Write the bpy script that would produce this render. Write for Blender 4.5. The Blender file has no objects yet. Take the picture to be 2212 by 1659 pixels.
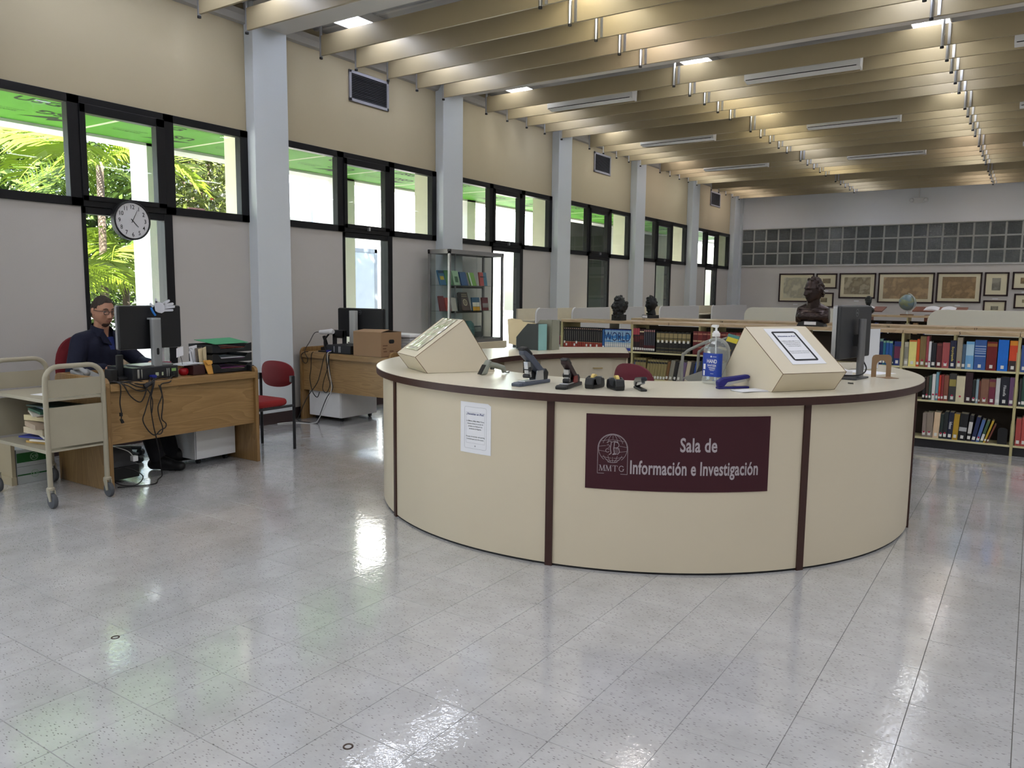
import bpy, bmesh, math, random
from mathutils import Matrix, Vector, Euler
random.seed(7)
SC = bpy.context.scene
COL = SC.collection

# ---------------------------------------------------------------- camera
YAW, PITCH, ROLL, FPX, CAMH = 0.5871, 0.1147, 0.0107, 1686.4, 1.4024
def cam_axes():
    cy, sy, cp, sp = math.cos(YAW), math.sin(YAW), math.cos(PITCH), math.sin(PITCH)
    F = Vector((-sy * cp, cy * cp, -sp)); R = Vector((cy, sy, 0)); U = R.cross(F)
    R2 = R * math.cos(ROLL) + U * math.sin(ROLL); U2 = U * math.cos(ROLL) - R * math.sin(ROLL)
    return R2, U2, -F
R2, U2, BK = cam_axes()
cam_d = bpy.data.cameras.new('camera'); cam = bpy.data.objects.new('camera', cam_d); COL.objects.link(cam)
cam.matrix_world = Matrix(((R2.x, U2.x, BK.x, 0), (R2.y, U2.y, BK.y, 0), (R2.z, U2.z, BK.z, CAMH), (0, 0, 0, 1)))
cam_d.sensor_width = 36.0; cam_d.lens = FPX / 2212 * 36.0; cam_d.clip_start = 0.05; cam_d.clip_end = 300
SC.camera = cam

# ---------------------------------------------------------------- sky, sun, exposure
w = bpy.data.worlds.new('world'); SC.world = w; w.use_nodes = True
nt = w.node_tree; bg = nt.nodes['Background']
sky = nt.nodes.new('ShaderNodeTexSky'); sky.sky_type = 'NISHITA'; sky.sun_disc = False
sky.sun_elevation = math.radians(52); sky.sun_rotation = math.radians(150); sky.air_density = 1.2; sky.dust_density = 3.0
nt.links.new(sky.outputs[0], bg.inputs[0]); bg.inputs[1].default_value = 1.8
sun_d = bpy.data.lights.new('sun', 'SUN'); sun_d.energy = 70.0; sun_d.angle = 0.01; sun_d.color = (1, .95, .86)
sun = bpy.data.objects.new('sun', sun_d); COL.objects.link(sun)
sun.rotation_euler = Vector((-.50, .52, -.72)).to_track_quat('-Z', 'Y').to_euler()
SC.view_settings.view_transform = 'Standard'; SC.view_settings.look = 'None'
SC.view_settings.exposure = -0.3; SC.view_settings.gamma = 1.0; SC.view_settings.use_curve_mapping = False
cy = SC.cycles; cy.max_bounces = 7; cy.diffuse_bounces = 3; cy.glossy_bounces = 3; cy.transmission_bounces = 4; cy.transparent_max_bounces = 10; cy.caustics_reflective = False; cy.caustics_refractive = False
TUBE_POWER = 24.0          # radiance of the fluorescent tubes
LAMP_W = 26.0              # ceiling lamps of the part of the hall behind and right of the camera
def ceiling_lamp(x, y):
    d = bpy.data.lights.new('ceiling_lamp', 'AREA'); d.shape = 'RECTANGLE'; d.size = .16; d.size_y = 1.2; d.energy = LAMP_W; d.color = (.93, .96, 1)
    o = bpy.data.objects.new('ceiling_lamp', d); COL.objects.link(o); o.location = (x, y, 4.12)
for _x in (1.4, 3.85):
    for _y in range(13): ceiling_lamp(_x, -3.0 + 1.9 * _y)
for _x in (-6.05, -3.55, -1.08):
    for _y in (-2.8, -1.1, .6): ceiling_lamp(_x, _y)

# ---------------------------------------------------------------- helpers
def lin(c):
    r = []
    for v in c[:3]:
        v /= 255.0
        r.append(v / 12.92 if v <= .04045 else ((v + .055) / 1.055) ** 2.4)
    return (r[0], r[1], r[2], 1)
MATS = {}
def mat(name, col, rough=.5, metal=0., var=.08, vscale=6., bump=0., bscale=60., emit=0., coat=0., alpha=1., trans=0., spec=.5, ior=1.45, stretch=None):
    if name in MATS: return MATS[name]
    m = bpy.data.materials.new(name); m.use_nodes = True; nt = m.node_tree; b = nt.nodes['Principled BSDF']
    c = lin(col); b.inputs['Roughness'].default_value = rough; b.inputs['Metallic'].default_value = metal
    b.inputs['Specular IOR Level'].default_value = spec; b.inputs['IOR'].default_value = ior
    if coat: b.inputs['Coat Weight'].default_value = coat; b.inputs['Coat Roughness'].default_value = .08
    if trans: b.inputs['Transmission Weight'].default_value = trans
    if alpha < 1: b.inputs['Alpha'].default_value = alpha
    tc = nt.nodes.new('ShaderNodeTexCoord'); src = tc.outputs['Object']
    if stretch:
        mp = nt.nodes.new('ShaderNodeMapping'); mp.inputs['Scale'].default_value = stretch; nt.links.new(src, mp.inputs[0]); src = mp.outputs[0]
    n = nt.nodes.new('ShaderNodeTexNoise'); n.inputs['Scale'].default_value = vscale; n.inputs['Detail'].default_value = 3
    nt.links.new(src, n.inputs['Vector'])
    mx = nt.nodes.new('ShaderNodeMix'); mx.data_type = 'RGBA'
    mx.inputs['A'].default_value = tuple(max(0, v * (1 - var)) for v in c[:3]) + (1,)
    mx.inputs['B'].default_value = tuple(min(1, v * (1 + var)) for v in c[:3]) + (1,)
    nt.links.new(n.outputs[0], mx.inputs['Factor']); nt.links.new(mx.outputs['Result'], b.inputs['Base Color'])
    if emit:
        nt.links.new(mx.outputs['Result'], b.inputs['Emission Color']); b.inputs['Emission Strength'].default_value = emit
    if bump:
        n2 = nt.nodes.new('ShaderNodeTexNoise'); n2.inputs['Scale'].default_value = bscale; n2.inputs['Detail'].default_value = 2
        nt.links.new(src, n2.inputs['Vector'])
        bp = nt.nodes.new('ShaderNodeBump'); bp.inputs['Strength'].default_value = bump; bp.inputs['Distance'].default_value = .01
        nt.links.new(n2.outputs[0], bp.inputs['Height']); nt.links.new(bp.outputs[0], b.inputs['Normal'])
    MATS[name] = m; return m
def glass(name, tint=(1, 1, 1), refl=1.0, rough=0.0, milky=0.0):
    if name in MATS: return MATS[name]
    m = bpy.data.materials.new(name); m.use_nodes = True; nt = m.node_tree; nt.nodes.clear()
    out = nt.nodes.new('ShaderNodeOutputMaterial'); tr = nt.nodes.new('ShaderNodeBsdfTransparent'); gl = nt.nodes.new('ShaderNodeBsdfGlossy')
    n = nt.nodes.new('ShaderNodeTexNoise'); n.inputs['Scale'].default_value = 2.0
    mx = nt.nodes.new('ShaderNodeMix'); mx.data_type = 'RGBA'; mx.inputs['A'].default_value = tuple(v * .97 for v in tint) + (1,); mx.inputs['B'].default_value = tuple(tint) + (1,)
    nt.links.new(n.outputs[0], mx.inputs['Factor']); nt.links.new(mx.outputs['Result'], tr.inputs[0])
    gl.inputs['Roughness'].default_value = rough
    fr = nt.nodes.new('ShaderNodeFresnel'); fr.inputs[0].default_value = 1.45
    ml = nt.nodes.new('ShaderNodeMath'); ml.operation = 'MULTIPLY'; ml.inputs[1].default_value = refl
    ms = nt.nodes.new('ShaderNodeMixShader')
    ge = nt.nodes.new('ShaderNodeNewGeometry'); iv = nt.nodes.new('ShaderNodeMath'); iv.operation = 'SUBTRACT'; iv.inputs[0].default_value = 1.0; m3 = nt.nodes.new('ShaderNodeMath'); m3.operation = 'MULTIPLY'
    nt.links.new(ge.outputs['Backfacing'], iv.inputs[1]); nt.links.new(fr.outputs[0], ml.inputs[0]); nt.links.new(ml.outputs[0], m3.inputs[0]); nt.links.new(iv.outputs[0], m3.inputs[1]); nt.links.new(m3.outputs[0], ms.inputs[0]); nt.links.new(tr.outputs[0], ms.inputs[1]); nt.links.new(gl.outputs[0], ms.inputs[2])
    if milky:
        df = nt.nodes.new('ShaderNodeBsdfDiffuse'); df.inputs[0].default_value = (.8, .82, .82, 1); m2 = nt.nodes.new('ShaderNodeMixShader'); m2.inputs[0].default_value = milky
        nt.links.new(ms.outputs[0], m2.inputs[1]); nt.links.new(df.outputs[0], m2.inputs[2]); nt.links.new(m2.outputs[0], out.inputs[0])
    else: nt.links.new(ms.outputs[0], out.inputs[0])
    MATS[name] = m; return m
def wood(name, c1, c2, axis, rough=.38, scale=1.0):
    """oak grain running along the given axis (0,1,2)"""
    if name in MATS: return MATS[name]
    m = bpy.data.materials.new(name); m.use_nodes = True; nt = m.node_tree; b = nt.nodes['Principled BSDF']; b.inputs['Roughness'].default_value = rough
    tc = nt.nodes.new('ShaderNodeTexCoord'); mp = nt.nodes.new('ShaderNodeMapping')
    s = [7.0 * scale] * 3; s[axis] = .9 * scale; mp.inputs['Scale'].default_value = s
    n1 = nt.nodes.new('ShaderNodeTexNoise'); n1.inputs['Scale'].default_value = 1.0; n1.inputs['Detail'].default_value = 1; n1.inputs['Distortion'].default_value = .4
    mu = nt.nodes.new('ShaderNodeMath'); mu.operation = 'MULTIPLY'; mu.inputs[1].default_value = 13.0
    fr = nt.nodes.new('ShaderNodeMath'); fr.operation = 'FRACT'
    n2 = nt.nodes.new('ShaderNodeTexNoise'); n2.inputs['Scale'].default_value = 14.0; n2.inputs['Detail'].default_value = 3
    add = nt.nodes.new('ShaderNodeMix'); add.data_type = 'FLOAT'; add.inputs['Factor'].default_value = .55
    cr = nt.nodes.new('ShaderNodeValToRGB'); cr.color_ramp.elements[0].position = .15; cr.color_ramp.elements[1].position = .8
    cr.color_ramp.elements[0].color = lin(c1); cr.color_ramp.elements[1].color = lin(c2)
    L = nt.links.new
    L(tc.outputs['Object'], mp.inputs[0]); L(mp.outputs[0], n1.inputs['Vector']); L(n1.outputs[0], mu.inputs[0]); L(mu.outputs[0], fr.inputs[0])
    L(mp.outputs[0], n2.inputs['Vector']); L(fr.outputs[0], add.inputs['A']); L(n2.outputs[0], add.inputs['B']); L(add.outputs['Result'], cr.inputs[0]); L(cr.outputs[0], b.inputs['Base Color'])
    MATS[name] = m; return m

class MB:
    """collects geometry for one mesh object"""
    def __init__(s): s.v = []; s.f = []; s.mi = []; s.m = 0
    def add(s, vs, fs):
        o = len(s.v); s.v += [tuple(p) for p in vs]; s.f += [tuple(i + o for i in f) for f in fs]; s.mi += [s.m] * len(fs); return s
    def box(s, x0, x1, y0, y1, z0, z1):
        x0, x1 = min(x0, x1), max(x0, x1); y0, y1 = min(y0, y1), max(y0, y1); z0, z1 = min(z0, z1), max(z0, z1)
        return s.add([(x0, y0, z0), (x1, y0, z0), (x1, y1, z0), (x0, y1, z0), (x0, y0, z1), (x1, y0, z1), (x1, y1, z1), (x0, y1, z1)],
                     [(0, 3, 2, 1), (4, 5, 6, 7), (0, 1, 5, 4), (1, 2, 6, 5), (2, 3, 7, 6), (3, 0, 4, 7)])
    def prism(s, poly, vec):
        n = len(poly); vec = Vector(vec); P = [Vector(p) for p in poly]
        nr = Vector((0, 0, 0))
        for i in range(n): nr += P[i].cross(P[(i + 1) % n])
        if nr.dot(vec) < 0: P.reverse()
        vs = P + [p + vec for p in P]
        fs = [tuple(range(n - 1, -1, -1)), tuple(range(n, 2 * n))] + [(i, (i + 1) % n, n + (i + 1) % n, n + i) for i in range(n)]
        return s.add(vs, fs)
    def tube(s, pts, r, n=8, cap=True, closed=False):
        P = [Vector(p) for p in pts]; k = len(P); R = r if isinstance(r, (list, tuple)) else [r] * k
        T = []
        for i in range(k):
            a = P[i - 1] if (i > 0 or closed) else P[i]; b = P[(i + 1) % k] if (i < k - 1 or closed) else P[i]
            d = (b - a); T.append(d.normalized() if d.length > 1e-9 else Vector((0, 0, 1)))
        u = T[0].orthogonal().normalized(); vs = []; fs = []
        for i in range(k):
            u = (u - T[i] * u.dot(T[i])); u = u.normalized() if u.length > 1e-6 else T[i].orthogonal().normalized()
            w_ = T[i].cross(u)
            for j in range(n):
                a = 2 * math.pi * j / n; vs.append(P[i] + (u * math.cos(a) + w_ * math.sin(a)) * R[i])
        for i in range(k if closed else k - 1):
            i2 = (i + 1) % k
            for j in range(n): fs.append((i * n + j, i * n + (j + 1) % n, i2 * n + (j + 1) % n, i2 * n + j))
        if cap and not closed: fs += [tuple(range(n - 1, -1, -1)), tuple(range((k - 1) * n, k * n))]
        return s.add(vs, fs)
    def lathe(s, prof, c=(0, 0, 0), n=20, axis='z', sc=(1, 1), caps=True):
        vs = []; fs = []
        for (r, z) in prof:
            for j in range(n):
                a = 2 * math.pi * j / n; x, y = r * math.cos(a) * sc[0], r * math.sin(a) * sc[1]
                vs.append({'z': (c[0] + x, c[1] + y, c[2] + z), 'x': (c[0] + z, c[1] + x, c[2] + y), 'y': (c[0] + y, c[1] + z, c[2] + x)}[axis])
        k = len(prof)
        for i in range(k - 1):
            for j in range(n): fs.append((i * n + j, i * n + (j + 1) % n, (i + 1) * n + (j + 1) % n, (i + 1) * n + j))
        if caps: fs += [tuple(range(n - 1, -1, -1)), tuple(range((k - 1) * n, k * n))]
        return s.add(vs, fs)
    def sph(s, c, r, nu=14, nv=10):
        r = r if isinstance(r, (list, tuple)) else (r, r, r); vs = [(c[0], c[1], c[2] - r[2])]; fs = []
        for i in range(1, nv):
            t = -math.pi / 2 + math.pi * i / nv
            for j in range(nu):
                a = 2 * math.pi * j / nu; vs.append((c[0] + r[0] * math.cos(t) * math.cos(a), c[1] + r[1] * math.cos(t) * math.sin(a), c[2] + r[2] * math.sin(t)))
        vs.append((c[0], c[1], c[2] + r[2])); e = len(vs) - 1
        for j in range(nu): fs += [(0, 1 + (j + 1) % nu, 1 + j), (e, 1 + (nv - 2) * nu + j, 1 + (nv - 2) * nu + (j + 1) % nu)]
        for i in range(nv - 2):
            for j in range(nu): a = 1 + i * nu; fs.append((a + j, a + (j + 1) % nu, a + nu + (j + 1) % nu, a + nu + j))
        return s.add(vs, fs)
    def cap(s, a, b, ra, rb, n=12):
        """tapered capsule"""
        a, b = Vector(a), Vector(b); d = (b - a).normalized(); pts = []; rs = []
        for k in range(5): t = math.pi / 2 * k / 4; pts.append(a - d * ra * math.cos(t)); rs.append(max(.0005, ra * math.sin(t)))
        for k in range(5): t = math.pi / 2 * k / 4; pts.append(b + d * rb * math.sin(t)); rs.append(max(.0005, rb * math.cos(t)))
        return s.tube(pts, rs, n)
    def quad(s, a, b, c, d): return s.add([a, b, c, d], [(0, 1, 2, 3)])
    def ring(s, c, r0, r1, z0, z1, a0, a1, n):
        """vertical-walled ring sector, angles in degrees"""
        vs = []; fs = []
        for i in range(n + 1):
            a = math.radians(a0 + (a1 - a0) * i / n); ca, sa = math.cos(a), math.sin(a)
            vs += [(c[0] + r0 * ca, c[1] + r0 * sa, z0), (c[0] + r1 * ca, c[1] + r1 * sa, z0), (c[0] + r1 * ca, c[1] + r1 * sa, z1), (c[0] + r0 * ca, c[1] + r0 * sa, z1)]
        for i in range(n):
            o = i * 4; p = o + 4
            fs += [(o, p, p + 1, o + 1), (o + 1, p + 1, p + 2, o + 2), (o + 2, p + 2, p + 3, o + 3), (o + 3, p + 3, p, o)]
        fs += [(0, 1, 2, 3), (4 * n + 3, 4 * n + 2, 4 * n + 1, 4 * n)]
        return s.add(vs, fs)
    def map(s, fn, start=0):
        for i in range(start, len(s.v)): s.v[i] = tuple(fn(Vector(s.v[i])))
        return s
    def tf(s, M, start=0): return s.map(lambda p: M @ p, start)
    def at(s, loc, rz=0, start=0): return s.tf(Matrix.Translation(loc) @ Matrix.Rotation(rz, 4, 'Z'), start)
    def merge(s, o): return s.add(o.v, o.f)
    def copy(s):
        n = MB(); n.v = list(s.v); n.f = list(s.f); n.mi = list(s.mi); return n

def mesh_of(mb, name, mats, smooth=False):
    me = bpy.data.meshes.new(name); me.from_pydata([tuple(p) for p in mb.v], [], mb.f)
    mats = mats if isinstance(mats, (list, tuple)) else [mats]
    for m in mats: me.materials.append(m)
    if len(mats) > 1: me.polygons.foreach_set('material_index', mb.mi)
    if smooth:
        me.polygons.foreach_set('use_smooth', [True] * len(me.polygons))
        if smooth is not True: me.set_sharp_from_angle(angle=math.radians(smooth))
    me.update(); return me
def props(o, label=None, cat=None, group=None, kind=None):
    if label: o['label'] = label
    if cat: o['category'] = cat
    if group: o['group'] = group
    if kind: o['kind'] = kind
    return o
def link(name, me, parent=None, loc=(0, 0, 0), rot=(0, 0, 0)):
    o = bpy.data.objects.new(name, me); COL.objects.link(o); o.location = loc; o.rotation_euler = rot
    if parent: o.parent = parent
    return o
ROOT = {}
def thing(name, label, cat, loc=(0, 0, 0), rz=0, group=None, kind=None):
    o = bpy.data.objects.new(name, None); COL.objects.link(o); o.empty_display_size = .05; o.location = loc; o.rotation_euler = (0, 0, rz)
    ROOT[o] = (Matrix.Translation(loc) @ Matrix.Rotation(rz, 4, 'Z')).inverted()
    return props(o, label, cat, group, kind)
def part(name, mb, mats, root, parent=None, smooth=False, bev=0, label=None, world=True, kind=None, bseg=2):
    """a mesh part of a thing; geometry given in world space (world) or in the thing's own space"""
    if world and root in ROOT: mb.tf(ROOT[root])
    o = link(name, mesh_of(mb, name, mats, smooth), parent or root)
    if bev:
        b = o.modifiers.new('bevel', 'BEVEL'); b.width = bev; b.segments = bseg; b.limit_method = 'ANGLE'; b.angle_limit = .6
    if label: o['label'] = label
    if kind: o['kind'] = kind
    return o
def single(name, mb, mats, label, cat, group=None, smooth=False, bev=0, kind=None, base=None):
    """a thing that is one mesh; origin at its base"""
    xs = [p[0] for p in mb.v]; ys = [p[1] for p in mb.v]; zs = [p[2] for p in mb.v]
    b = Vector(base) if base else Vector(((min(xs) + max(xs)) / 2, (min(ys) + max(ys)) / 2, min(zs)))
    mb.map(lambda p: p - b); o = link(name, mesh_of(mb, name, mats, smooth), None, b)
    if bev:
        m = o.modifiers.new('bevel', 'BEVEL'); m.width = bev; m.segments = 2; m.limit_method = 'ANGLE'; m.angle_limit = .6
    return props(o, label, cat, group, kind)
def copy_tree(o, parent=None):
    c = o.copy(); COL.objects.link(c); c.parent = parent
    for ch in o.children: copy_tree(ch, c)
    return c
def struct(name, mb, mats, smooth=False, bev=0, label=None):
    o = link(name, mesh_of(mb, name, mats, smooth)); o['kind'] = 'structure'
    if label: o['label'] = label
    if bev:
        m = o.modifiers.new('bevel', 'BEVEL'); m.width = bev; m.segments = 2; m.limit_method = 'ANGLE'
    return o
def remesh(o, vs, smooth=4):
    m = o.modifiers.new('remesh', 'REMESH'); m.mode = 'VOXEL'; m.voxel_size = vs; m.use_smooth_shade = True
    if smooth:
        s = o.modifiers.new('smooth', 'SMOOTH'); s.iterations = smooth; s.factor = .5
_TX = {}
def text(s, size=1.0, bold=0.0, sx=1.0, align='CENTER', space=1.0):
    """flat lettering in the XY plane, baseline at y=0"""
    key = (s, bold, align, space)
    if key not in _TX:
        cu = bpy.data.curves.new('lettering', 'FONT'); cu.body = s; cu.size = 1; cu.align_x = align; cu.offset = bold; cu.space_character = space; cu.resolution_u = 3
        ob = bpy.data.objects.new('lettering', cu); me = ob.to_mesh()
        _TX[key] = ([tuple(v.co) for v in me.vertices], [tuple(p.vertices) for p in me.polygons]); ob.to_mesh_clear()
        bpy.data.objects.remove(ob); bpy.data.curves.remove(cu)
    v, f = _TX[key]; mb = MB(); mb.add([(x * size * sx, y * size, z) for x, y, z in v], f); return mb
def fit_x(mb, x0, x1):
    """stretch flat lettering to run from x0 to x1"""
    a = min(p[0] for p in mb.v); b = max(p[0] for p in mb.v); return mb.map(lambda p: Vector((x0 + (p.x - a) / (b - a) * (x1 - x0), p.y, p.z)))
def place(mb, o, xd, yd):
    """map flat XY geometry to 3D: origin o, x direction xd, y direction yd"""
    o, xd, yd = Vector(o), Vector(xd).normalized(), Vector(yd).normalized(); zd = xd.cross(yd)
    return mb.map(lambda p: o + xd * p.x + yd * p.y + zd * p.z)
def arc(c, r, a0, a1, n):
    return [(c[0] + r * math.cos(math.radians(a0 + (a1 - a0) * i / n)), c[1] + r * math.sin(math.radians(a0 + (a1 - a0) * i / n))) for i in range(n + 1)]
def rrect(x0, x1, y0, y1, r, n=4, corners=(1, 1, 1, 1)):
    """rounded rectangle, corners: bl, br, tr, tl"""
    P = []
    for k, (cx, cy, a) in enumerate(((x0 + r, y0 + r, 180), (x1 - r, y0 + r, 270), (x1 - r, y1 - r, 0), (x0 + r, y1 - r, 90))):
        if corners[k]: P += arc((cx, cy), r, a, a + 90, n)
        else: P.append(((x0, y0), (x1, y0), (x1, y1), (x0, y1))[k])
    return P
def smooth_path(P, k=6):
    """Catmull-Rom through points"""
    P = [Vector(p) for p in P]; out = []
    for i in range(len(P) - 1):
        a = P[max(0, i - 1)]; b = P[i]; c = P[i + 1]; d = P[min(len(P) - 1, i + 2)]
        for j in range(k):
            t = j / k; out.append(.5 * ((2 * b) + (c - a) * t + (2 * a - 5 * b + 4 * c - d) * t * t + (3 * b - a - 3 * c + d) * t ** 3))
    out.append(P[-1]); return out
ORD = ['first', 'second', 'third', 'fourth', 'fifth', 'sixth', 'seventh', 'eighth', 'ninth', 'tenth', 'eleventh', 'twelfth', 'thirteenth', 'fourteenth', 'fifteenth', 'sixteenth', 'seventeenth', 'eighteenth', 'nineteenth', 'twentieth']
def cable(label, pts, r=.0044, m=None, cat='cable'):
    mb = MB(); mb.tube(smooth_path(pts, 6), r, 6); return single('cable', mb, m or M_CABLE, label, cat, 'loose cables', smooth=True)

# ---------------------------------------------------------------- shared materials
M_CABLE = mat('black cable rubber', (22, 20, 22), .5)
M_BLACK = mat('black plastic', (24, 25, 28), .42, bump=.05, bscale=300)
M_BLACKMATT = mat('matt black plastic', (18, 18, 20), .6)
M_FRAME = mat('dark bronze window frame', (13, 14, 18), .45, spec=.35)
M_UPPER = mat('beige wall paint', (178, 166, 138), .75, var=.03, vscale=1.2, bump=.05, bscale=120)
M_LOWER = mat('off white wall paint', (188, 184, 179), .7, var=.03, vscale=1.5, bump=.06, bscale=120)
M_COLUMN = mat('bluish white column paint', (212, 218, 222), .45, var=.02, vscale=1.5, bump=.05, bscale=90)
M_WHITE = mat('white enamel', (228, 228, 228), .4)
M_CEIL = mat('grey ceiling board', (182, 182, 184), .8, var=.05, vscale=.8)
M_BAFFLE = mat('tan baffle vinyl', (162, 148, 118), .4, var=.05, vscale=2, bump=.06, bscale=200)
M_STEEL = mat('galvanised steel', (190, 192, 196), .28, metal=.9)
M_ALU = mat('brushed aluminium', (150, 150, 150), .35, metal=.85)
M_CREAM = mat('cream laminate', (206, 194, 170), .42, var=.025, vscale=3)
M_CREAMTOP = mat('cream laminate top', (220, 212, 192), .25, var=.025, vscale=3)
M_CREAMBOX = mat('cream laminate display stand', (216, 205, 182), .4, var=.025, vscale=3)
M_BROWN = mat('dark brown edging', (58, 32, 26), .4, var=.25, vscale=12, stretch=(4, 4, .6))
M_OAK_X = wood('oak along x', (130, 100, 60), (156, 124, 80), 0)
M_OAK_Y = wood('oak along y', (130, 100, 60), (156, 124, 80), 1)
M_OAK_Z = wood('oak along z', (120, 90, 52), (148, 116, 72), 2)
M_TANTOP = wood('pale woodgrain laminate', (168, 142, 110), (192, 168, 134), 0, .3)
M_SHELF = mat('cream shelf steel', (205, 196, 152), .4)
M_PAPER = mat('white paper', (232, 232, 236), .7, var=.02)
M_INK = mat('black ink', (30, 30, 34), .7)
M_BLUEINK = mat('blue ink', (36, 50, 120), .7)
M_REDFAB = mat('red chair fabric', (104, 16, 22), .85, bump=.15, bscale=400)
M_MAROONFAB = mat('maroon chair fabric', (104, 38, 50), .85, bump=.15, bscale=400)
M_CARD = mat('brown cardboard', (148, 118, 88), .8, var=.06, vscale=4)
M_MANILA = mat('manila card', (224, 206, 166), .75)
M_GREYCART = mat('grey beige cart steel', (160, 153, 134), .38)
M_BRONZE = mat('dark bronze', (58, 48, 46), .26, metal=.7, var=.25, vscale=14, bump=.12, bscale=40)
M_BRONZE2 = mat('rough dark bronze', (36, 38, 38), .45, metal=.4, var=.35, vscale=25, bump=.5, bscale=60)
M_CARREL = mat('off white carrel laminate', (220, 216, 202), .5, var=.02); M_CARRELG = mat('pale grey carrel laminate', (188, 187, 186), .5, var=.02)
M_CLEAR = glass('clear acrylic', (.97, .98, .98), 1.0)
M_PANE = glass('window glass', (.98, 1.0, .99), .7)
M_CASEGLASS = glass('display case glass', (.97, .99, .985), .7)

# ================================================================ STRUCTURE
XW, YF, XR, YN = -6.80, 20.944, 5.6, -4.0      # window wall, far wall, right wall, wall behind the camera
PITCHY, R0, COLW, PRO = 3.023, 5.292, .43, .136
ZWB, ZWT, ZTOP, ZCEIL = 2.105, 3.015, 4.06, 4.26
RK = [R0 + PITCHY * k for k in range(-2, 6)]

# ---- floor of vinyl tiles
def floor_mat():
    m = bpy.data.materials.new('speckled vinyl tile'); m.use_nodes = True; nt = m.node_tree; b = nt.nodes['Principled BSDF']; L = nt.links.new
    b.inputs['Roughness'].default_value = .16; b.inputs['Specular IOR Level'].default_value = .4
    g = nt.nodes.new('ShaderNodeNewGeometry'); mp = nt.nodes.new('ShaderNodeMapping'); mp.inputs['Rotation'].default_value = (0, 0, .75); mp.inputs['Scale'].default_value = (46, 128, 1)
    L(g.outputs['Position'], mp.inputs[0])
    v = nt.nodes.new('ShaderNodeTexVoronoi'); v.voronoi_dimensions = '2D'; v.inputs['Scale'].default_value = 1.0; L(mp.outputs[0], v.inputs['Vector'])
    lt = nt.nodes.new('ShaderNodeMath'); lt.operation = 'LESS_THAN'; lt.inputs[1].default_value = .22; L(v.outputs['Distance'], lt.inputs[0])
    sep = nt.nodes.new('ShaderNodeSeparateColor'); L(v.outputs['Color'], sep.inputs[0])
    gt = nt.nodes.new('ShaderNodeMath'); gt.operation = 'GREATER_THAN'; gt.inputs[1].default_value = .60; L(sep.outputs[0], gt.inputs[0])
    mu = nt.nodes.new('ShaderNodeMath'); mu.operation = 'MULTIPLY'; L(lt.outputs[0], mu.inputs[0]); L(gt.outputs[0], mu.inputs[1])
    mu2 = nt.nodes.new('ShaderNodeMath'); mu2.operation = 'MULTIPLY'; L(mu.outputs[0], mu2.inputs[0]); L(sep.outputs[1], mu2.inputs[1])
    n = nt.nodes.new('ShaderNodeTexNoise'); n.inputs['Scale'].default_value = 3.5; n.inputs['Detail'].default_value = 8; n.inputs['Roughness'].default_value = .7; L(g.outputs['Position'], n.inputs['Vector'])
    cr = nt.nodes.new('ShaderNodeValToRGB'); cr.color_ramp.elements[0].position = .3; cr.color_ramp.elements[1].position = .72
    cr.color_ramp.elements[0].color = lin((170, 169, 169)); cr.color_ramp.elements[1].color = lin((194, 193, 194)); L(n.outputs[0], cr.inputs[0])
    oi = nt.nodes.new('ShaderNodeObjectInfo'); hv = nt.nodes.new('ShaderNodeHueSaturation')
    ma = nt.nodes.new('ShaderNodeMapRange'); ma.inputs['To Min'].default_value = .955; ma.inputs['To Max'].default_value = 1.03
    L(oi.outputs['Random'], ma.inputs[0]); L(ma.outputs[0], hv.inputs['Value']); L(cr.outputs[0], hv.inputs['Color'])
    mx = nt.nodes.new('ShaderNodeMix'); mx.data_type = 'RGBA'; mx.inputs['B'].default_value = lin((116, 112, 112)); L(hv.outputs[0], mx.inputs['A']); L(mu2.outputs[0], mx.inputs['Factor'])
    L(mx.outputs['Result'], b.inputs['Base Color'])
    n2 = nt.nodes.new('ShaderNodeTexNoise'); n2.inputs['Scale'].default_value = 55; n2.inputs['Detail'].default_value = 2; L(g.outputs['Position'], n2.inputs['Vector'])
    n3 = nt.nodes.new('ShaderNodeTexNoise'); n3.inputs['Scale'].default_value = 6; n3.inputs['Detail'].default_value = 3; L(g.outputs['Position'], n3.inputs['Vector'])
    ad = nt.nodes.new('ShaderNodeMath'); ad.operation = 'MULTIPLY_ADD'; ad.inputs[1].default_value = 3.0; L(n3.outputs[0], ad.inputs[0]); L(n2.outputs[0], ad.inputs[2])
    bp = nt.nodes.new('ShaderNodeBump'); bp.inputs['Strength'].default_value = .11; bp.inputs['Distance'].default_value = .004; L(ad.outputs[0], bp.inputs['Height']); L(bp.outputs[0], b.inputs['Coat Normal']); b.inputs['Coat Weight'].default_value = 1.0; b.inputs['Coat Roughness'].default_value = .03; b.inputs['Coat IOR'].default_value = 1.55
    rr = nt.nodes.new('ShaderNodeMapRange'); rr.inputs['To Min'].default_value = .18; rr.inputs['To Max'].default_value = .30; L(n.outputs[0], rr.inputs[0]); L(rr.outputs[0], b.inputs['Roughness'])
    MATS['floor'] = m; return m
M_TILE = floor_mat(); M_GROUT = mat('dark tile joint', (120, 114, 108), .7)
T = .3048; TX0, TY0 = -.8758, 2.002
fl = MB(); fl.box(XW - .15, XR, YN, YF + .1, -.12, -.004); FLOOR = struct('floor', fl, M_GROUT, label='white speckled vinyl tile floor')
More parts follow.
